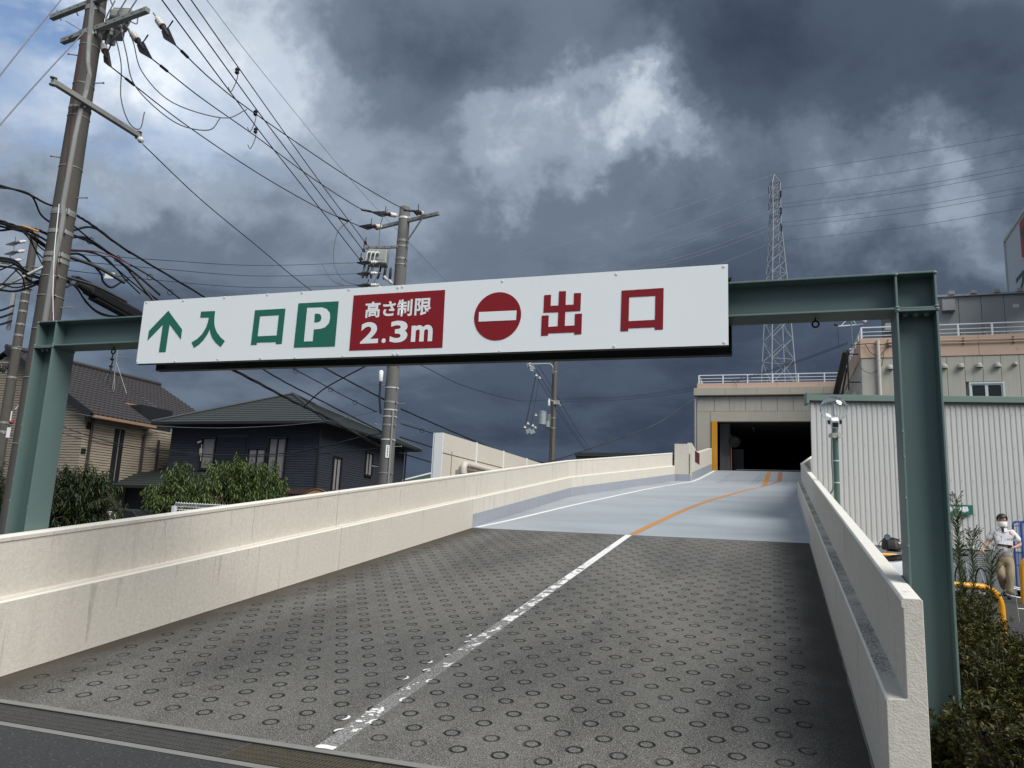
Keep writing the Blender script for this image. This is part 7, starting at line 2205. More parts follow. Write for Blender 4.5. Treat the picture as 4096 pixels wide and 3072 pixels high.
# dark house at the far left
dh = thing('dark_gable_house', (-40, 30, 0), 'dark gabled house at the far left behind the poles', 'house')
m = MB()
r = Vector((-38.6, 30.4, 9.2))
for e in (Vector((-35.4, 31.6, 6.9)), Vector((-46.0, 28.0, 4.6))):
    m.prism([e, r, r + Vector((0, 0, 0.3)), e + Vector((0, 0, 0.3))], [e + Vector((-3, 9, 0)), r + Vector((-3, 9, 0)), r + Vector((-3, 9, 0.3)), e + Vector((-3, 9, 0.3))])
m.build('roof', MT['navy_dark'], dh)
MB().prism([(-45.2, 28.9, 0), (-35.8, 31.9, 0), (-35.8, 31.9, 6.9), (-38.6, 31.0, 9.0), (-45.2, 28.9, 4.8)], [(-47, 36, 0), (-38, 38, 0), (-38, 38, 6.9), (-41, 38, 9.0), (-47, 36, 4.8)]).build('wall', MT['navy_wall'], dh)
MB().obox((-38.3, 31.02, 2.1), (2.4, 0.766, 0), (0.02, -0.06, 0), (0, 0, 2.1)).build('lower_cladding', MT['tan_siding'], dh)
MB().obox((-37.6, 31.2, 5.6), (0.7, 0.22, 0), (0.02, -0.06, 0), (0, 0, 0.7)).build('window', MT['frame_dark'], dh)

# green tiled hip roof beyond
gh = thing('green_roof_house', (-17, 45, 0), 'small green tiled roof peeping over the wall beside the panel wall', 'house')
ap = Vector((-18.0, 44.0, 5.0))
m = MB()
cs = [Vector((-20.6, 41.0, 3.8)), Vector((-16, 40.7, 3.8)), Vector((-16.0, 48, 3.9)), Vector((-21, 48, 3.9))]
gm = siding('green_tiles', (0.028, 0.050, 0.040), (0.045, 0.075, 0.060), 0.11, 0.03, 0.03)
for i in range(4):
    m.add([cs[i], cs[(i + 1) % 4], ap], [(0, 1, 2)])
m.build('roof', gm, gh)
for i in range(4):
    MB().tube([cs[i], ap], 0.08, 6).build('ridge_cap', MT['cabinet'], gh)
MB().box(-19.8, -16.4, 41.6, 47.5, 0, 3.82).build('wall', MT['beige_dark'], gh)

# black parked car, only its roof above the wall, and a heater box
cx_, cy_ = -17.6, 17.9
ck = thing('parked_car', (cx_, cy_, 0), 'black parked car whose roof line just shows above the left wall', 'car')
cu_ = Vector((0.95, 0.32, 0)).normalized()
cv_ = Vector((-cu_.y, cu_.x, 0))
def car_pt(u, v, z):
    p = Vector((cx_, cy_, 0)) + cu_ * u + cv_ * v
    return (p.x, p.y, z)
side = [(-1.7, 0.25), (1.65, 0.25), (1.7, 0.75), (1.55, 0.92), (0.95, 1.02), (0.45, 1.50), (-1.35, 1.54), (-1.68, 1.0), (-1.74, 0.6)]
m = MB().prism([car_pt(u, -0.80, z) for u, z in side], [car_pt(u, 0.80, z) for u, z in side])
m.build('body', MT['black_plastic'], ck, bevel=0.06)
for sv_ in (-0.806, 0.806):
    m = MB()
    for u0, u1, t0, t1 in ((-1.5, -0.85, -1.32, -0.85), (-0.78, 0.0, -0.78, 0.0), (0.07, 0.78, 0.07, 0.42)):
        m.add([car_pt(u0, sv_, 1.0), car_pt(u1, sv_, 1.0), car_pt(t1, sv_, 1.42), car_pt(t0, sv_, 1.44)], [(0, 1, 2, 3)])
    m.build('side_windows', MT['pane'], ck)
for u in (-1.12, 1.12):
    for sv_ in (-0.74, 0.74):
        w = MB().lathe([(0.16, -0.09), (0.28, -0.09), (0.30, -0.05), (0.30, 0.05), (0.28, 0.09), (0.16, 0.09)], car_pt(u, sv_, 0.30), cv_, 20).build('wheel', MT['rubber'], ck, smooth=40)
        MB().lathe([(0.16, -0.07), (0.16, 0.07)], car_pt(u, sv_, 0.30), cv_, 14).build('rim', MT['silver'], w)
hb = thing('heater_box', (-17.3, 17.0, 0), 'small beige water heater box beside the black car roof', 'heater')
MB().box(-16.55, -16.28, 15.9, 16.1, 0.9, 1.44).build('case', MT['pipe_cream'], hb, bevel=0.02)
MB().box(-16.48, -16.35, 15.885, 15.9, 1.28, 1.38).build('grille', MT['dark_void'], hb)
MB().box(-16.5, -16.3, 15.92, 16.08, 0, 0.9).build('stand', MT['galv'], hb)

# brown board fence and round wooden sign just above the wall
bf = thing('board_fence', (-14.6, 20.8, 0), 'low brown board fence in front of the dark blue house', 'fence')
for k in range(14):
    a = -16.0 + 0.205 * k
    MB().box(a, a + 0.19, 20.8, 20.83, 0, 2.37).build('board', MT['fence_brown'], bf)
MB().box(-16.05, -13.1, 20.76, 20.8, 2.2, 2.28).build('rail', MT['fence_brown'], bf)
ws = thing('round_sign', (-11.2, 17.5, 0), 'round wooden sign board with a dark rim peeping over the wall', 'sign')
wcx, wcy, wcz = -11.2, 17.5, 1.83
MB().lathe([(0.42, 0), (0.42, 0.05)], (wcx, wcy, wcz), (0.3, -1, 0), 40).build('disc', MT['wood_sign'], ws)
MB().tube(arc((wcx + 0.017, wcy - 0.056, wcz), (0.958, 0.287, 0), (0, 0, 1), 0.40, 0, 2 * math.pi, 40), 0.015, 6, False).build('rim', MT['wood_dark'], ws)
m = MB()
for a in (1.2, 1.5, 1.8, 2.1):
    m.tube(arc((wcx + 0.017, wcy - 0.056, wcz), (0.958, 0.287, 0), (0, 0, 1), 0.30, a, a + 0.2, 4), 0.014, 5)
m.build('mark', MT['wood_dark'], ws)
MB().tube([(wcx, wcy + 0.03, 0), (wcx, wcy + 0.03, 1.2)], 0.05, 8).build('post', MT['wood_dark'], ws)

# white welded mesh fence behind the wall
mf = thing('mesh_fence', (-9.95, 11.08, 0), 'white wire mesh fence with folded top behind the left wall', 'fence')
f0, f1 = Vector((-9.95, 11.08, 0)), Vector((-9.35, 13.9, 0))
fu = (f1 - f0).normalized()
fv = Vector((fu.y, -fu.x, 0))
FT = 1.69
L_ = (f1 - f0).length
m = MB()
n = int(L_ / 0.055)
for i in range(n):
    p = f0 + fu * 0.055 * i
    m.tube([p + Vector((0, 0, 0.9)), p + Vector((0, 0, FT - 0.13)), p + fv * 0.06 + Vector((0, 0, FT - 0.02)), p + fv * 0.03 + Vector((0, 0, FT)), p + Vector((0, 0, FT - 0.08))], 0.005, 4, False)
for z in (FT - 0.13, FT - 0.08, FT - 0.26, FT - 0.40, 1.3):
    m.tube([f0 + Vector((0, 0, z)), f1 + Vector((0, 0, z))], 0.006, 4)
m.tube([f0 + fv * 0.06 + Vector((0, 0, FT - 0.02)), f1 + fv * 0.06 + Vector((0, 0, FT - 0.02))], 0.006, 4)
m.build('wire_mesh', MT['gate_mesh'], mf, fix=False)
for t in (0.0, 0.55, 1.0):
    p = f0.lerp(f1, t)
    MB().box(p.x - 0.03, p.x + 0.03, p.y - 0.03, p.y + 0.03, 0, FT - 0.07).build('post', MT['gate_mesh'], mf)

# ------------------------------------------------------------------ plants
def leaves_obj(name, mat, parent, pts, dirs, ups, L, Wd, fold=0.25, jit=0.3):
    """rhombic folded leaves; pts base, dirs pointing direction, ups approximate normal"""
    n = len(pts)
    P = np.asarray(pts, float)
    D = np.asarray(dirs, float)
    D /= np.linalg.norm(D, axis=1)[:, None] + 1e-9
    U = np.asarray(ups, float)
    S = np.cross(D, U)
    S /= np.linalg.norm(S, axis=1)[:, None] + 1e-9
    N = np.cross(S, D)
    rng = np.random.default_rng(n)
    l = (L * (1 + jit * (rng.random(n) * 2 - 1)))[:, None]
    w = (Wd * (1 + jit * (rng.random(n) * 2 - 1)))[:, None]
    v = np.empty((n, 4, 3))
    v[:, 0] = P
    v[:, 1] = P + D * l * 0.45 + S * w / 2 + N * w * fold
    v[:, 2] = P + D * l - N * l * 0.12
    v[:, 3] = P + D * l * 0.45 - S * w / 2 + N * w * fold
    base = np.array(loc_of(parent))
    v = v.reshape(-1, 3) - base
    me = bpy.data.meshes.new(name)
    me.vertices.add(n * 4)
    me.vertices.foreach_set('co', v.ravel())
    idx = (np.arange(n) * 4)[:, None] + np.array([0, 1, 2, 0, 2, 3])
    me.loops.add(n * 6)
    me.loops.foreach_set('vertex_index', idx.ravel().astype(np.int32))
    me.polygons.add(n * 2)
    me.polygons.foreach_set('loop_start', np.arange(n * 2, dtype=np.int32) * 3)
    me.polygons.foreach_set('loop_total', np.full(n * 2, 3, dtype=np.int32))
    me.materials.append(mat)
    me.update(calc_edges=True)
    me.validate()
    return link(name, me, parent, loc_of(parent))

def shrub(loc, rad, label, seed, nl=2600, mat='azalea'):
    rng = np.random.default_rng(seed)
    t = thing('azalea_shrub', loc, label, 'shrub', 'azalea hedge beside the right column')
    base = np.array(loc)
    st = MB()
    pts, dirs, ups = [], [], []
    nt_ = nl // 11
    for k in range(nt_):
        d = rng.normal(size=3)
        d[2] = abs(d[2]) * 1.0 - 0.15
        d /= np.linalg.norm(d)
        lump = 0.80 + 0.14 * math.sin(5.1 * d[0] + seed) * math.cos(4.3 * d[1] - seed) + 0.08 * math.sin(9 * d[2] + 2 * seed) + 0.06 * rng.normal()
        rr = np.array(rad) * lump * (1 if rng.random() < 0.72 else rng.uniform(0.55, 0.95))
        tip = base + np.array([0, 0, rad[2] * 0.35]) + d * rr
        if tip[2] < 0.12:
            continue
        ax = d * 0.65 + np.array([0, 0, 0.75]) + 0.25 * rng.normal(size=3)
        ax /= np.linalg.norm(ax)
        if k % 7 == 0:
            st.tube([base + np.array([0, 0, 0.0]), base + d * rr * 0.45 + np.array([0, 0, 0.08]), tip - ax * 0.03], [0.012, 0.007, 0.003], 4, False)
        for j in range(11):
            h = -0.045 * rng.random()
            a = rng.uniform(0, 2 * math.pi)
            s = np.cross(ax, [0.3, 0.5, 0.8])
            s /= np.linalg.norm(s)
            q = np.cross(ax, s)
            out = s * math.cos(a) + q * math.sin(a)
            pts.append(tip + ax * h + 0.004 * rng.normal(size=3))
            dirs.append(out * rng.uniform(0.55, 1.0) + ax * rng.uniform(0.25, 0.9))
            ups.append(ax + 0.2 * rng.normal(size=3))
    leaves_obj('foliage', MT[mat], t, pts, dirs, ups, 0.036, 0.015)
    st.build('stems', MT['bark'], t, fix=False)
    return t

spots = [((1.24, 5.30, 0.02), (0.50, 0.48, 0.62), 'low azalea shrub right at the foot of the green column'),
         ((1.85, 5.20, 0.02), (0.50, 0.45, 0.50), 'nearest azalea shrub at the lower right corner'),
         ((1.30, 6.15, 0.04), (0.46, 0.50, 0.70), 'azalea shrub just behind the green column'),
         ((1.85, 6.10, 0.04), (0.50, 0.52, 0.72), 'azalea shrub behind the nearest one, on the right edge'),
         ((1.42, 7.05, 0.08), (0.50, 0.52, 0.76), 'azalea shrub in the middle of the hedge'),
         ((2.05, 7.05, 0.08), (0.52, 0.55, 0.66), 'azalea shrub in the middle of the hedge at the right edge'),
         ((1.60, 8.05, 0.12), (0.50, 0.55, 0.76), 'azalea shrub in front of the tall weeds'),
         ((2.20, 8.15, 0.12), (0.45, 0.55, 0.56), 'azalea shrub right of the tall weeds, below the yellow guard rail'),
         ((1.85, 9.15, 0.16), (0.50, 0.60, 0.74), 'azalea shrub among the tall weeds'),
         ((2.00, 10.3, 0.20), (0.50, 0.60, 0.70), 'farthest azalea shrub, just before the yellow guard rail')]
for i, (l, r, lab) in enumerate(spots):
    shrub(l, r, lab, 20 + i, 11000 if i < 6 else 6500)
m = MB()
n = 14
for i in range(n):
    a, b_ = 4.95 + 0.47 * i, 4.95 + 0.47 * (i + 1)
    m.quad((0.82, a, zlot(a) + 0.02), (2.7, a, zlot(a) + 0.02), (2.7, b_, zlot(b_) + 0.02), (0.82, b_, zlot(b_) + 0.02))
tag(m.build('planting_bed', MT['soil']), 'dark soil of the planting bed under the shrubs', 'soil', kind='structure')

def weed(loc, h, seed, label, feather=True, dens=1.0):
    rng = np.random.default_rng(seed)
    t = thing('tall_weed', loc, label, 'weed', 'tall weeds in the hedge')
    b0 = np.array(loc)
    lean_ = rng.normal(size=2) * 0.02
    def axis(s):
        return b0 + np.array([lean_[0] * s * h + 0.01 * math.sin(5 * s + seed), lean_[1] * s * h, s * h])
    m = MB().tube([axis(s) for s in np.linspace(0, 1, 10)], [0.006 * (1 - 0.7 * s) for s in np.linspace(0, 1, 10)], 5)
    pts, dirs, ups = [], [], []
    n = int(165 * h * dens)
    for k in range(n):
        s = 0.02 + 0.80 * k / n
        a = k * 2.4 + rng.normal() * 0.3
        o = np.array([math.cos(a), math.sin(a), 0])
        pts.append(axis(s))
        dirs.append(o * rng.uniform(0.5, 1.0) + np.array([0, 0, rng.uniform(0.7, 1.3)]))
        ups.append(np.array([-o[0], -o[1], 0.8]))
    L = 0.095
    leaves_obj('leaves', MT['weed_leaf'], t, pts, dirs, ups, L, 0.011, 0.1, 0.35)
    if feather:
        for k in range(44):
            s = 0.74 + 0.26 * rng.random()
            a = rng.uniform(0, 2 * math.pi)
            o = np.array([math.cos(a), math.sin(a), 0])
            p = axis(s)
            l = rng.uniform(0.06, 0.19) * (1.25 - s) / 0.4
            q = p + o * l * 0.6 + np.array([0, 0, l * 0.9])
            m.tube([p, (p + q) / 2 + np.array([0, 0, -0.005]), q], [0.0032, 0.0024, 0.002], 3, False)
            for j in range(5):
                w = p + (q - p) * rng.uniform(0.45, 1.0)
                e = w + np.array([o[0] * 0.02 + rng.normal() * 0.012, o[1] * 0.02 + rng.normal() * 0.012, 0.022])
                m.tube([w, e], [0.002, 0.0042], 3, False)
    m.build('stem', MT['weed_stem'], t, fix=False)
    return t
weed((2.08, 10.48, 0.55), 1.56, 1, 'tallest feathery weed in front of the green plate', True, 1.25)
weed((2.225, 10.55, 0.50), 1.18, 2, 'feathery weed left of the man, second tallest')
weed((2.27, 10.17, 0.35), 1.12, 3, 'bushy weed in front of the man and the yellow rail', True, 1.3)
weed((2.15, 10.9, 0.55), 0.95, 4, 'thin dry weed between the two tallest ones', True, 0.5)
weed((1.90, 10.3, 0.55), 1.25, 5, 'thin weed mostly hidden by the green column', True, 0.8)
weed((1.40, 5.98, 0.02), 0.82, 6, 'slender green weed in the lower right corner', False, 1.8)
weed((2.02, 10.2, 0.55), 0.55, 7, 'short weed at the foot of the tallest one', False, 1.2)
# a curved foxtail grass blade by the rail
m = MB().tube(catmull([(2.52, 10.0, 0.75), (2.50, 10.0, 1.02), (2.46, 10.0, 1.20), (2.47, 10.0, 1.33)], 6), 0.0035, 4)
tag(m.build('grass_stalk', pm('dry_grass', (0.35, 0.32, 0.22), 0.8), None, (2.52, 10.0, 0.75)), 'single pale dry grass stalk in front of the man', 'grass')

def tree(loc, crown, rad, label, seed, nl, mat, leaf=(0.11, 0.026), trunk=0.06):
    rng = np.random.default_rng(seed)
    t = thing('peach_tree', loc, label, 'tree', 'trees behind the left wall')
    c_ = np.array(crown, float)
    b0 = np.array(loc, float)
    m = MB()
    m.tube([b0, b0 * 0.5 + c_ * 0.5 + np.array([0.05, 0, -0.1]), c_ - np.array([0, 0, rad[2] * 0.3])], [trunk, trunk * 0.8, trunk * 0.5], 8)
    pts, dirs, ups = [], [], []
    nt_ = nl // 16
    for k in range(nt_):
        d = rng.normal(size=3)
        d /= np.linalg.norm(d)
        lump = 0.85 + 0.20 * math.sin(3.7 * d[0] + seed) * math.cos(3.1 * d[1] + 2 * seed) + 0.12 * math.sin(6 * d[2] + seed) + 0.1 * rng.normal()
        rr = np.array(rad) * lump * (rng.uniform(0.82, 1.05) if rng.random() < 0.7 else rng.uniform(0.35, 0.85))
        tip = c_ + d * rr
        ax = d * 0.7 + np.array([0, 0, 0.55]) + 0.35 * rng.normal(size=3)
        ax /= np.linalg.norm(ax)
        Lt = rng.uniform(0.18, 0.42)
        st = tip - ax * Lt
        if k % 3 == 0:
            m.tube([c_ - np.array([0, 0, rad[2] * 0.4]) + d * rr * 0.1, c_ + d * rr * 0.5, st, tip], [0.02, 0.012, 0.006, 0.003], 4, False)
        else:
            m.tube([st, tip], [0.005, 0.003], 3, False)
        for j in range(16):
            s = j / 15
            a = j * 2.4 + rng.normal() * 0.4
            sx = np.cross(ax, [0.2, 0.4, 0.9])
            sx /= np.linalg.norm(sx)
            q = np.cross(ax, sx)
            out = sx * math.cos(a) + q * math.sin(a)
            pts.append(st + ax * Lt * s)
            dirs.append(out * 0.8 + ax * 0.35 + np.array([0, 0, -0.75 - 0.4 * rng.random()]))
            ups.append(out * 0.6 + np.array([0, 0, 0.6]) + 0.25 * rng.normal(size=3))
    leaves_obj('crown', MT[mat], t, pts, dirs, ups, leaf[0], leaf[1], 0.18)
    m.build('trunk', MT['bark'], t, fix=False)
    return t
tree((-12.9, 11.7, 0), (-12.95, 11.75, 1.62), (0.75, 0.7, 0.95), 'dark leafy tree just right of the left green column', 31, 9000, 'peach_dark')
tree((-12.0, 13.6, 0), (-12.1, 13.55, 1.75), (0.85, 0.8, 0.85), 'left part of the light green leafy trees behind the wire fence', 32, 7500, 'peach_leaf')
tree((-11.1, 13.9, 0), (-11.0, 13.85, 1.85), (0.95, 0.8, 0.98), 'middle light green leafy tree in front of the dark blue house', 33, 8500, 'peach_leaf')
tree((-10.4, 14.1, 0), (-10.35, 14.1, 1.80), (0.75, 0.75, 0.88), 'right light green leafy tree ending beside the round wooden sign', 34, 7500, 'peach_leaf')
tree((-17.3, 13.6, 0), (-17.3, 13.5, 1.55), (1.1, 1.0, 1.15), 'dark leafy tree at the left edge behind the near pole', 35, 7000, 'peach_dark')
tree((-13.6, 12.6, 0), (-13.5, 12.6, 1.2), (0.8, 0.8, 0.9), 'dark low tree behind the one beside the green column', 36, 5000, 'peach_dark')

# ------------------------------------------------------------------ lamp post, guard rails, cart, scooter, bicycle, person
lx, ly = 1.20, 16.45
lp = thing('globe_lamp', (lx, ly, 0.45), 'green lamp post with a clear globe and a security camera by the shed', 'street lamp')
MB().lathe([(0.055, 0.45), (0.055, 3.70), (0.062, 3.71), (0.062, 3.76)], (lx, ly, 0), n=18).build('post', MT['lamp_green'], lp, smooth=40)
MB().lathe([(0.06, 3.78), (0.13, 3.80), (0.135, 3.86), (0.12, 3.87)], (lx, ly, 0), n=20).build('globe_collar', MT['black_plastic'], lp, smooth=40)
GR, GC = 0.262, Vector((lx - 0.01, ly, 4.10))
g = MB().ball(GC, GR, 32, 20).ball(GC, GR - 0.006, 32, 20)
me = g.mesh('globe', MT['globe'], loc_of(lp), 60)
bm = bmesh.new()
bm.from_mesh(me)
for f in bm.faces:
    c_ = f.calc_center_median() + Vector(loc_of(lp)) - GC
    out = f.normal.dot(c_) > 0
    if (c_.length > GR - 0.003) != out:
        f.normal_flip()
bm.to_mesh(me)
bm.free()
link('globe', me, lp, loc_of(lp))
MB().lathe([(0.034, 3.87), (0.034, 4.05), (0.030, 4.06), (0.030, 4.24), (0.09, 4.245), (0.09, 4.255)], (lx, ly, 0), n=14).build('lamp_holder', MT['silver'], lp, smooth=40)
cz_ = 3.76
cam_b = MB().obox((lx - 0.02, ly - 0.26, cz_ + 0.03), (0.070, 0, 0), (0, 0.16, 0.06), (0, -0.03, 0.075)).build('camera_body', MT['white_paint'], lp, bevel=0.012)
MB().obox((lx - 0.02, ly - 0.426, cz_ - 0.035), (0.052, 0, 0), (0, 0.006, 0.002), (0, -0.01, 0.042)).build('camera_lens', MT['dark_void'], cam_b)
MB().obox((lx, ly - 0.06, cz_ - 0.20), (0.09, 0, 0), (0, 0.02, 0), (0, 0, 0.05)).build('camera_bracket', MT['vent'], lp)
for sx in (-0.085, 0.085):
    MB().lathe([(0.045, -0.012), (0.045, 0.012)], (lx + sx, ly - 0.08, cz_ - 0.21), (0.3 * (1 if sx > 0 else -1), -1, 0), 14).build('bracket_disc', MT['vent'], lp)
for z in (3.05, 2.62, 2.1):
    MB().lathe([(0.060, 0), (0.060, 0.022)], (lx, ly, z), n=16).build('post_clip', MT['alu'], lp)
MB().tube(catmull([(lx - 0.07, ly - 0.06, 3.5), (lx - 0.08, ly - 0.06, 3.1), (lx - 0.07, ly - 0.07, 2.62), (lx - 0.10, ly - 0.05, 2.45), (lx - 0.24, ly, 2.32), (lx - 0.42, ly + 0.1, 2.28)], 6), 0.016, 7).build('cable', MT['cable_grey'], lp, smooth=50)

def guard(pts, label, r=0.042, rad=0.16):
    """pipe hoop with rounded corners; pts are the corner points"""
    P = [Vector(p) for p in pts]
    path = [P[0]]
    for i in range(1, len(P) - 1):
        a, b_ = (P[i - 1] - P[i]).normalized(), (P[i + 1] - P[i]).normalized()
        s, e = P[i] + a * rad, P[i] + b_ * rad
        for k in range(9):
            t = k / 8
            path.append(s * (1 - t) ** 2 + P[i] * 2 * t * (1 - t) + e * t * t)
    path.append(P[-1])
    o = MB().tube(path, r, 16).build('guard_rail', MT['yellow_paint'], None, P[0], smooth=50)
    return tag(o, label, 'guard rail', 'yellow pipe guard rails')
guard([(1.20, 11.45, 0.25), (1.20, 11.45, 1.05), (2.86, 12.10, 1.0), (2.86, 12.10, 0.2)], 'yellow pipe guard rail behind the hedge, its bend nearest to us', 0.040, 0.30)
guard([(1.55, 18.95, 0.45), (1.55, 18.95, 1.245), (2.72, 19.26, 1.245), (2.72, 19.26, 0.45)], 'yellow pipe guard rail beside the scooter, half hidden by the ramp wall', 0.040, 0.22)
guard([(4.44, 17.26, 0.45), (4.44, 17.15, 1.36), (6.1, 17.3, 1.36), (6.1, 17.3, 0.45)], 'yellow pipe guard rail at the right edge beside the man', 0.045, 0.22)
m = MB().tube([(4.44, 17.2, 0.92), (6.1, 17.3, 0.92)], 0.03, 10)
tag(m.build('guard_bar', MT['yellow_paint'], None, (4.44, 17.2, 0.92)), 'yellow middle bar of the guard rail at the right edge', 'guard rail')

# white parking lines
def lot_line(name, a, b_, w, label):
    a, b_ = Vector((*a, 0)), Vector((*b_, 0))
    t = (b_ - a).normalized()
    n_ = Vector((-t.y, t.x, 0)) * w / 2
    m = MB()
    m.quad(*[(p.x, p.y, zlot(p.y) + 0.005) for p in (a - n_, b_ - n_, b_ + n_, a + n_)])
    tag(m.build(name, MT['line_white'], None, (a.x, a.y, zlot(a.y))), label, 'road marking', kind=None)
lot_line('parking_line', (4.35, 20.3), (4.15, 16.2), 0.12, 'white parking line running towards us left of the man')
lot_line('parking_line', (4.72, 22.0), (4.95, 18.0), 0.10, 'white parking line passing under the feet of the man')
lot_line('parking_line', (3.2, 20.05), (9, 20.75), 0.08, 'white line along the foot of the shed wall')

# blue roll cart
ct_ = thing('roll_cart', (5.35, 19.9, 0.5), 'tall blue wire roll cart at the right edge behind the man', 'cart')
X0, X1, Yc0, Yc1, zt = 5.10, 5.85, 19.6, 20.2, 2.10
fr_ = MB()
for y in (Yc0, Yc1):
    path = [Vector((X0, y, 0.62)), Vector((X0, y, zt - 0.08))] + arc((X0 + 0.08, y, zt - 0.08), (-1, 0, 0), (0, 0, 1), 0.08, 0, math.pi / 2, 5) + arc((X1 - 0.08, y, zt - 0.08), (0, 0, 1), (1, 0, 0), 0.08, 0, math.pi / 2, 5) + [Vector((X1, y, 0.62))]
    fr_.tube(path, 0.022, 8)
fr_.build('frame', MT['blue_paint'], ct_, smooth=40)
wm = MB()
for y in (Yc0, Yc1):
    for i in range(1, 12):
        x = X0 + (X1 - X0) * i / 12
        wm.tube([(x, y, 0.62), (x, y, zt - 0.02)], 0.006, 4)
    for z in (0.7, 1.15, 1.6):
        wm.tube([(X0, y, z), (X1, y, z)], 0.009, 4)
for z in (0.66, 1.15, 1.6, 2.0):
    wm.tube([(X0, Yc0, z), (X0, Yc1, z)], 0.009, 4)
wm.build('wire_grid', MT['blue_paint'], ct_)
MB().box(X0 - 0.05, X1 + 0.02, Yc0, Yc1, 0.60, 0.63).build('deck', MT['silver'], ct_)
for x in (X0 + 0.03, X1 - 0.03):
    for y in (Yc0 + 0.05, Yc1 - 0.05):
        w = MB().lathe([(0.055, -0.018), (0.055, 0.018)], (x, y, 0.556), (0, 1, 0), 14).build('caster', MT['black_plastic'], ct_)
MB().tube([(X0 - 0.35, Yc0 - 0.1, 0.72), (X0, Yc0, 0.66)], 0.01, 5).tube([(X0 - 0.35, Yc0 - 0.1, 0.68), (X0, Yc0, 0.63)], 0.01, 5).build('tow_bar', MT['silver'], ct_)

# scooter behind the wall
so = thing('scooter', (2.35, 18.7, 0.5), 'silver scooter with a black top box and round mirror behind the right wall', 'scooter')
su = Vector((0.94, 0.25, 0)).normalized()
sv2 = Vector((-su.y, su.x, 0))
def sc_pt(u, v, z):
    p = Vector((2.35, 18.6, 0.5)) + su * u + sv2 * v
    return (p.x, p.y, p.z + z)
for u in (-0.95, 0.33):
    w = MB().lathe([(0.13, -0.05), (0.20, -0.055), (0.235, -0.03), (0.235, 0.03), (0.20, 0.055), (0.13, 0.05)], sc_pt(u, 0, 0.235), sv2, 22).build('wheel', MT['rubber'], so, smooth=40)
    MB().lathe([(0.13, -0.03), (0.13, 0.03)], sc_pt(u, 0, 0.235), sv2, 16).build('rim', MT['silver'], w)
def sect(u, hw_, z0, z1):
    return [sc_pt(u, hw_ * a, z0 + (z1 - z0) * b_) for a, b_ in ((-1, 0.1), (-0.9, 0.75), (-0.45, 1), (0.45, 1), (0.9, 0.75), (1, 0.1), (0.6, 0), (-0.6, 0))]
m = MB()
secs = [sect(-0.35, 0.10, 0.25, 0.42), sect(-0.1, 0.15, 0.28, 0.62), sect(0.2, 0.19, 0.32, 0.68), sect(0.5, 0.16, 0.42, 0.70), sect(0.68, 0.08, 0.50, 0.68)]
for a, b_ in zip(secs, secs[1:]):
    m.prism(a, b_)
m.build('body', MT['scooter_body'], so, smooth=50)
m = MB()
secs = [sect(-0.12, 0.09, 0.63, 0.70), sect(0.1, 0.14, 0.66, 0.76), sect(0.4, 0.15, 0.68, 0.79), sect(0.62, 0.10, 0.69, 0.76)]
for a, b_ in zip(secs, secs[1:]):
    m.prism(a, b_)
m.build('seat', MT['black_plastic'], so, smooth=50)
m = MB()
secs = [sect(-0.62, 0.18, 0.30, 0.85), sect(-0.72, 0.20, 0.32, 0.90), sect(-0.80, 0.12, 0.35, 0.80)]
for a, b_ in zip(secs, secs[1:]):
    m.prism(a, b_)
m.build('front_shield', MT['scooter_body'], so, smooth=50)
MB().obox(sc_pt(-0.48, 0, 0.29), su * 0.2, sv2 * 0.15, (0, 0, 0.03)).build('footboard', MT['black_plastic'], so)
MB().tube([sc_pt(-0.95, 0, 0.25), sc_pt(-0.72, 0, 0.9)], 0.035, 8).build('fork', MT['silver'], so)
hb_ = MB().tube(catmull([sc_pt(-0.62, -0.34, 0.93), sc_pt(-0.68, -0.15, 0.97), sc_pt(-0.70, 0, 0.93), sc_pt(-0.68, 0.15, 0.97), sc_pt(-0.62, 0.34, 0.93)], 5), 0.018, 8)
hb_.build('handlebar', MT['black_plastic'], so, smooth=40)
# hand covers / dark grips
MB().ball(sc_pt(-0.62, -0.28, 0.93), (0.10, 0.07, 0.06), 12, 8).build('hand_grip', MT['black_plastic'], so, smooth=60)
tbx = Vector(sc_pt(0.02, 0, 0.98))
tb_secs = []
m = MB()
for u, hw_, z0, z1 in ((-0.17, 0.10, 0.90, 1.06), (-0.14, 0.17, 0.86, 1.11), (0.0, 0.20, 0.85, 1.13), (0.13, 0.18, 0.86, 1.10), (0.17, 0.11, 0.89, 1.05)):
    tb_secs.append(sect(u + 0.06, hw_, z0, z1))
for a, b_ in zip(tb_secs, tb_secs[1:]):
    m.prism(a, b_)
tp_ = m.build('top_box', MT['black_plastic'], so, smooth=60)
MB().lathe([(0.022, 0), (0.022, 0.006)], sc_pt(0.15, -0.19, 1.02), (0.2, -1, 0), 14).build('emblem', MT['white_paint'], tp_)
MB().obox(sc_pt(0.1, 0, 0.84), su * 0.12, sv2 * 0.08, (0, 0, 0.012)).build('box_rack', MT['black_steel'], so)
MB().tube(catmull([sc_pt(-0.30, -0.25, 0.90), sc_pt(-0.30, -0.27, 1.0), sc_pt(-0.17, -0.27, 1.12)], 4), 0.008, 6).build('mirror_stalk', MT['black_plastic'], so)
mir = MB().lathe([(0.060, 0), (0.064, 0.004), (0.064, 0.02), (0.03, 0.035)], sc_pt(-0.13, -0.27, 1.13), (0.15, 1, -0.05), 22).build('mirror_shell', MT['black_plastic'], so, smooth=40)
MB().lathe([(0.058, 0), (0.058, 0.004)], Vector(sc_pt(-0.13, -0.27, 1.13)) - Vector((0.0006, 0.0042, 0)), (0.15, 1, -0.05), 22).build('mirror_glass', MT['mirror'], mir)

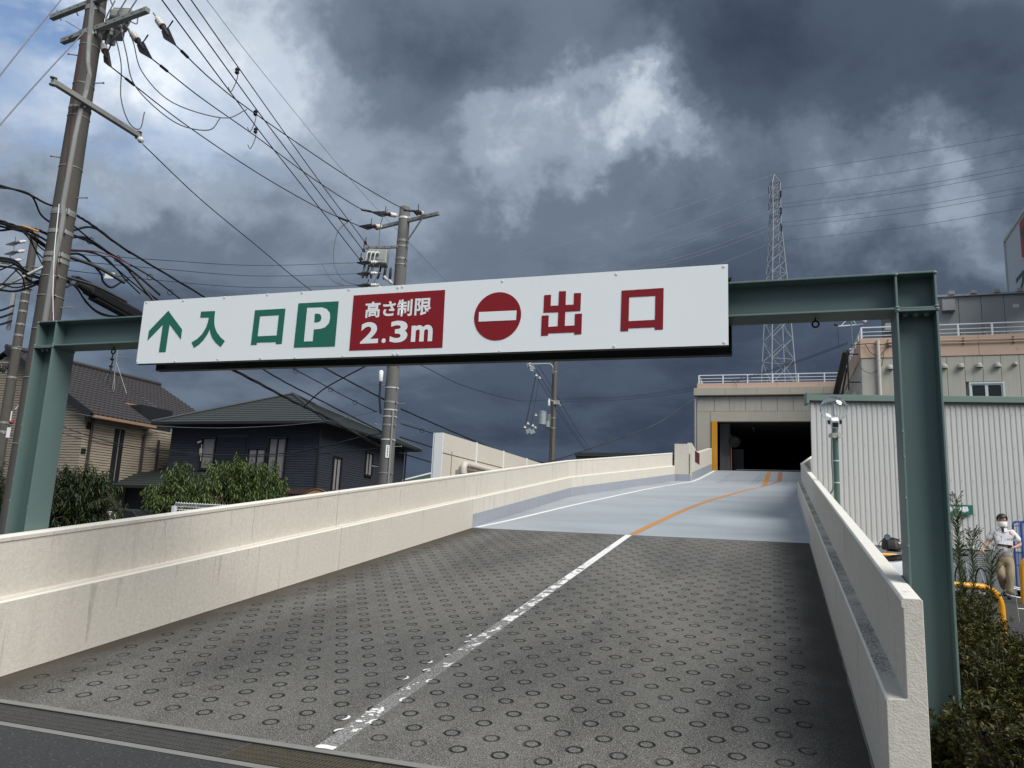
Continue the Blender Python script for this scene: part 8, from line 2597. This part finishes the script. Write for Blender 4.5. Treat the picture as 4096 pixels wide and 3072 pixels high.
# bicycle partly hidden by the weeds
bk = thing('bicycle', (3.98, 18.6, 0.5), 'dark bicycle under the hand of the man, hidden by the weeds', 'bicycle')
bd = Vector((0.16, -0.987, 0)).normalized()
bs = Vector((-bd.y, bd.x, 0))
def bpnt(u, v, z):
    p = Vector((3.97, 18.55, 0.5)) + bd * u + bs * v
    return Vector((p.x, p.y, p.z + z))
for u in (-0.85, 0.22):
    w = MB().tube(arc(bpnt(u, 0, 0.30), bd, (0, 0, 1), 0.285, 0, 2 * math.pi, 32), 0.017, 8, False).build('tyre', MT['rubber'], bk, smooth=50)
    sp_ = MB()
    for k in range(16):
        a = 2 * math.pi * k / 16
        sp_.tube([bpnt(u, 0.01, 0.30), bpnt(u, 0, 0.30) + (bd * math.cos(a) + UPV * math.sin(a)) * 0.27], 0.0025, 3)
    sp_.build('spokes', MT['silver'], w)
fb = MB()
for a, b_ in ((bpnt(-0.42, 0, 0.28), bpnt(0.05, 0, 0.62)), (bpnt(-0.42, 0, 0.28), bpnt(-0.55, 0, 0.78)), (bpnt(-0.42, 0, 0.28), bpnt(-0.85, 0.04, 0.30)), (bpnt(-0.52, 0, 0.62), bpnt(-0.85, 0.04, 0.30)), (bpnt(0.05, 0, 0.70), bpnt(0.22, 0.05, 0.30)), (bpnt(0.05, 0, 0.70), bpnt(0.0, 0, 0.92))):
    fb.tube([a, b_], 0.016, 8)
fb.build('frame', MT['cabinet'], bk, smooth=40)
MB().tube(catmull([bpnt(-0.18, -0.24, 0.93), bpnt(0.0, -0.22, 0.95), bpnt(0.02, 0, 0.93), bpnt(0.0, 0.22, 0.95), bpnt(-0.18, 0.24, 0.93)], 5), 0.012, 8).build('handlebar', MT['black_plastic'], bk, smooth=40)
MB().ball(bpnt(-0.55, 0, 0.83), (0.08, 0.12, 0.035), 12, 8).build('saddle', MT['black_plastic'], bk, smooth=60)
bas = MB()
for k in range(7):
    z = 0.62 + 0.04 * k
    h = 0.13 + 0.008 * k
    bas.tube([bpnt(0.16 - 0.0, -h, z), bpnt(0.45, -h, z), bpnt(0.45, h, z), bpnt(0.16, h, z), bpnt(0.16, -h, z)], 0.004, 4, False)
bas.build('basket', MT['black_steel'], bk)

# ------------------------------------------------------------------ the man
mb0 = Vector((4.47, 18.45, 0.5))
mf_ = Vector((-4.47, -18.45, 0)).normalized()
mr_ = Vector((-mf_.y, mf_.x, 0))
if mr_.x < 0:
    mr_ = -mr_
def hp(a, b_, z):
    return mb0 + mr_ * a + mf_ * b_ + Vector((0, 0, z))

def skin_mesh(name, nodes, edges, mat, sub=2, root=0):
    """nodes: (point, radius or (rx, ry))"""
    me = bpy.data.meshes.new(name)
    me.from_pydata([tuple(p) for p, _ in nodes], edges, [])
    t = bpy.data.objects.new('tmp_skin', me)
    COL.objects.link(t)
    t.modifiers.new('skin', 'SKIN')
    if not me.skin_vertices:
        bpy.context.view_layer.objects.active = t
    lay = me.skin_vertices[0].data
    for i, (_, r) in enumerate(nodes):
        lay[i].radius = (r, r) if isinstance(r, float) else r
        lay[i].use_root = (i == root)
    s = t.modifiers.new('sub', 'SUBSURF')
    s.levels = sub
    s.render_levels = sub
    bpy.context.view_layer.update()
    out = bpy.data.meshes.new_from_object(t.evaluated_get(bpy.context.evaluated_depsgraph_get()))
    bpy.data.objects.remove(t)
    out.name = name
    out.materials.clear()
    out.materials.append(mat)
    out.polygons.foreach_set('use_smooth', [True] * len(out.polygons))
    return out

man = thing('person', mb0, 'person in a white printed short-sleeved shirt, khaki trousers and face mask, walking with a tablet', 'person')
N_, E_ = [], []
def nd(p, r, link_to=None):
    N_.append((p, r))
    if link_to is not None:
        E_.append((link_to, len(N_) - 1))
    return len(N_) - 1
pel = nd(hp(0, 0, 0.88), 0.09)
wst = nd(hp(0, 0, 1.03), 0.095, pel)
chs = nd(hp(0, 0, 1.22), 0.10, wst)
nkb = nd(hp(0, 0.01, 1.38), 0.075, chs)
nck = nd(hp(0, 0.02, 1.445), 0.056, nkb)
jaw = nd(hp(0, 0.045, 1.495), 0.074, nck)
hd = nd(hp(0, 0.025, 1.585), 0.088, jaw)
crn = nd(hp(0, 0.012, 1.645), 0.062, hd)
for sgn, sh, el, wr, pm_ in ((-1, (-0.185, 0, 1.345), (-0.275, 0.03, 1.105), (-0.35, 0.13, 0.985), (-0.375, 0.165, 0.945)), (1, (0.185, 0, 1.345), (0.285, -0.02, 1.09), (0.185, 0.19, 1.03), (0.125, 0.235, 1.025))):
    s_ = nd(hp(*sh), 0.062, chs)
    e_ = nd(hp(*el), 0.043, s_)
    f_ = nd(hp(*[(el[i] * 0.55 + wr[i] * 0.45) for i in range(3)]), 0.040, e_)
    w_ = nd(hp(*wr), 0.027, f_)
    p_ = nd(hp(*pm_), (0.034, 0.022), w_)
    dirv = (Vector(pm_) - Vector(wr)).normalized()
    across = dirv.cross(Vector((0, 0.3, 1))).normalized()
    down = Vector((0, 0, -1))
    for k in range(4):
        off = across * (0.024 * (k - 1.5))
        base_ = Vector(pm_) + dirv * 0.03 + off
        L = (0.036, 0.042, 0.038, 0.03)[k]
        a = nd(hp(*base_), 0.0095, p_)
        b1 = nd(hp(*(base_ + dirv * L * 0.7 + down * 0.012)), 0.0085, a)
        nd(hp(*(base_ + dirv * L + down * (0.040 if sgn < 0 else 0.015))), 0.0075, b1)
    th = Vector(pm_) - dirv * 0.005 + across * (0.036 if sgn > 0 else -0.036) + Vector((0, 0.012, 0.0))
    a = nd(hp(*th), 0.011, p_)
    nd(hp(*(th + dirv * 0.035 + Vector((0, 0.01, -0.008)))), 0.009, a)
KN = {-1: ((-0.085, 0.0, 0.86), (-0.085, 0.15, 0.47), (-0.045, -0.16, 0.17)), 1: ((0.085, 0.0, 0.86), (0.085, 0.10, 0.47), (0.035, 0.10, 0.085))}
for sgn in (-1, 1):
    h, k, a = KN[sgn]
    i0 = nd(hp(*h), 0.066, pel)
    i1 = nd(hp(*k), 0.045, i0)
    i2 = nd(hp(*a), 0.032, i1)
body = skin_mesh('body', N_, E_, MT['skin'], 2)
extra = MB()
extra.ball(hp(0, 0.118, 1.555), (0.014, 0.016, 0.020), 8, 6)
for s_ in (-1, 1):
    extra.ball(hp(0.088 * s_, 0.01, 1.555), (0.010, 0.022, 0.030), 8, 6)
bm = bmesh.new()
bm.from_mesh(body)
em = extra.mesh('x', MT['skin'])
bm.from_mesh(em)
bm.to_mesh(body)
bm.free()
body.polygons.foreach_set('use_smooth', [True] * len(body.polygons))
put_mesh('body', body, man)

def limb_mesh(chains):
    n_, e_ = [], []
    first = {}
    for ch in chains:
        prev = None
        for key, p, r in ch:
            if key in first:
                i = first[key]
            else:
                n_.append((hp(*p), r))
                i = len(n_) - 1
                first[key] = i
            if prev is not None and prev != i:
                e_.append((prev, i))
            prev = i
    return n_, e_
n_, e_ = limb_mesh([
    [('hem', (0, 0, 0.80), (0.175, 0.135)), ('w', (0, 0, 0.98), (0.165, 0.125)), ('c', (0, 0, 1.20), (0.165, 0.12)), ('n', (0, 0, 1.335), (0.125, 0.095)), ('t', (0, 0, 1.385), (0.075, 0.07))],
    [('c', 0, 0), ('ls', (-0.165, 0, 1.325), 0.080), ('le', (-0.262, 0.012, 1.135), 0.076)],
    [('c', 0, 0), ('rs', (0.165, 0, 1.325), 0.080), ('re', (0.272, -0.008, 1.13), 0.076)]])
put_mesh('shirt', skin_mesh('shirt', n_, e_, MT['shirt'], 2, 2), man)
n_, e_ = limb_mesh([
    [('p', (0, 0, 0.88), (0.150, 0.118)), ('q', (0, 0, 0.80), (0.145, 0.12))],
    [('q', 0, 0), ('lh', (-0.085, 0.02, 0.70), 0.098), ('lk', (-0.088, 0.14, 0.47), 0.080), ('lc', (-0.065, -0.02, 0.32), 0.072), ('la', (-0.05, -0.14, 0.20), 0.062)],
    [('q', 0, 0), ('rh', (0.085, 0.02, 0.70), 0.098), ('rk', (0.080, 0.10, 0.47), 0.080), ('rc', (0.058, 0.09, 0.28), 0.074), ('ra', (0.04, 0.09, 0.10), 0.068)]])
put_mesh('trousers', skin_mesh('trousers', n_, e_, MT['khaki'], 2, 1), man)
for (ax_, az_), t0, t1 in (((0, 0), (0.035, 0.07, 0.05), (0.03, 0.25, 0.038)), ((0, 0), (-0.045, -0.17, 0.13), (-0.03, -0.04, 0.055))):
    put_mesh('shoe', skin_mesh('shoe', [(hp(*t0), (0.045, 0.05)), (hp(*[(t0[i] + t1[i]) / 2 for i in range(3)]), (0.048, 0.042)), (hp(*t1), (0.045, 0.034))], [(0, 1), (1, 2)], MT['shoe'], 2), man)
# dark undershirt at the open collar, placket and buttons
MB().add([hp(-0.03, 0.085, 1.40), hp(0.03, 0.085, 1.40), hp(0.0, 0.122, 1.31)], [(0, 1, 2)]).build('undershirt', MT['black_plastic'], man)
for z in (1.25, 1.15, 1.05, 0.95):
    MB().ball(hp(0.012, 0.128 if z < 1.2 else 0.124, z), 0.006, 8, 6).build('button', MT['wood_dark'], man)
for s_ in (-1, 1):
    MB().prism([hp(0.02 * s_, 0.090, 1.415), hp(0.085 * s_, 0.055, 1.405), hp(0.075 * s_, 0.095, 1.335), hp(0.03 * s_, 0.125, 1.33)], [hp(0.02 * s_, 0.084, 1.415), hp(0.085 * s_, 0.049, 1.405), hp(0.075 * s_, 0.089, 1.335), hp(0.03 * s_, 0.119, 1.33)]).build('collar', MT['shirt'], man)
# hair
h = MB()
nseg, nst = 18, 10
random.seed(4)
hv = []
for j in range(nst + 1):
    ph = math.pi / 2 - (math.pi * 0.62) * j / nst
    for k in range(nseg):
        t = 2 * math.pi * k / nseg
        ca_, sa_ = math.cos(t), math.sin(t)
        drop = 1.0
        if sa_ > 0.1:                       # towards the camera: fringe stays high
            phx = max(ph, 0.30 + 0.10 * math.sin(3 * t))
        else:
            phx = ph
        rr = 1 + 0.05 * random.uniform(-1, 1)
        hv.append(hp(0.100 * math.cos(phx) * ca_ * rr, 0.012 + 0.112 * math.cos(phx) * sa_ * rr, 1.598 + 0.108 * math.sin(phx) * rr))
hf = [(j * nseg + k, j * nseg + (k + 1) % nseg, (j + 1) * nseg + (k + 1) % nseg, (j + 1) * nseg + k) for j in range(nst) for k in range(nseg)]
h.add(hv, hf)
h.build('hair', MT['hair'], man, smooth=80)
# mask
mv, mfs = [], []
for j in range(7):
    z = 1.435 + 0.108 * j / 6
    bul = math.sin(math.pi * (0.15 + 0.7 * j / 6))
    for k in range(11):
        a = R(-68 + 136 * k / 10)
        rad = 0.094 + 0.014 * bul * math.cos(a) ** 2
        w = 0.86 if j == 0 else 1.0
        mv.append(hp(rad * w * math.sin(a), 0.032 + rad * 1.06 * math.cos(a) * (0.92 if j == 0 else 1), z))
mfs = [(j * 11 + k, j * 11 + k + 1, (j + 1) * 11 + k + 1, (j + 1) * 11 + k) for j in range(6) for k in range(10)]
mk = MB().add(mv, mfs).build('face_mask', MT['mask_white'], man, smooth=80)
for s_ in (-1, 1):
    MB().tube([hp(0.088 * s_, 0.07, 1.52), hp(0.096 * s_, 0.02, 1.55)], 0.002, 4).build('ear_loop', MT['mask_white'], mk)
gl_ = MB()
for s_ in (-1, 1):
    gl_.tube(arc(hp(0.036 * s_, 0.122, 1.572), mr_, UPV, 0.025, 0, 2 * math.pi, 14), 0.0032, 5, False)
    gl_.tube([hp(0.061 * s_, 0.118, 1.575), hp(0.092 * s_, 0.02, 1.575)], 0.003, 4)
    MB().ball(hp(0.034 * s_, 0.100, 1.572), (0.011, 0.009, 0.007), 8, 6).build('eye', MT['wood_dark'], man)
gl_.tube([hp(-0.011, 0.124, 1.575), hp(0.011, 0.124, 1.575)], 0.003, 4)
gl_.build('glasses', MT['wood_dark'], man)
for s_ in (-1, 1):
    MB().tube([hp(0.018 * s_, 0.108, 1.602), hp(0.052 * s_, 0.098, 1.604)], 0.004, 5).build('eyebrow', MT['hair'], man)
tb_ = thing('tablet', hp(0.02, 0.24, 1.03), 'thin dark tablet held flat in one hand of the man', 'tablet')
MB().obox(hp(0.02, 0.25, 1.055), mr_ * 0.125 + Vector((0, 0, -0.012)), mf_ * 0.085 + Vector((0, 0, 0.02)), Vector((0, 0, 0.006))).build('slab', MT['tablet'], tb_, bevel=0.004)
MB().obox(hp(0.02, 0.25, 1.0625), mr_ * 0.118 + Vector((0, 0, -0.012)), mf_ * 0.078 + Vector((0, 0, 0.02)), Vector((0, 0, 0.0008))).build('sheet', MT['white_paint'], tb_)
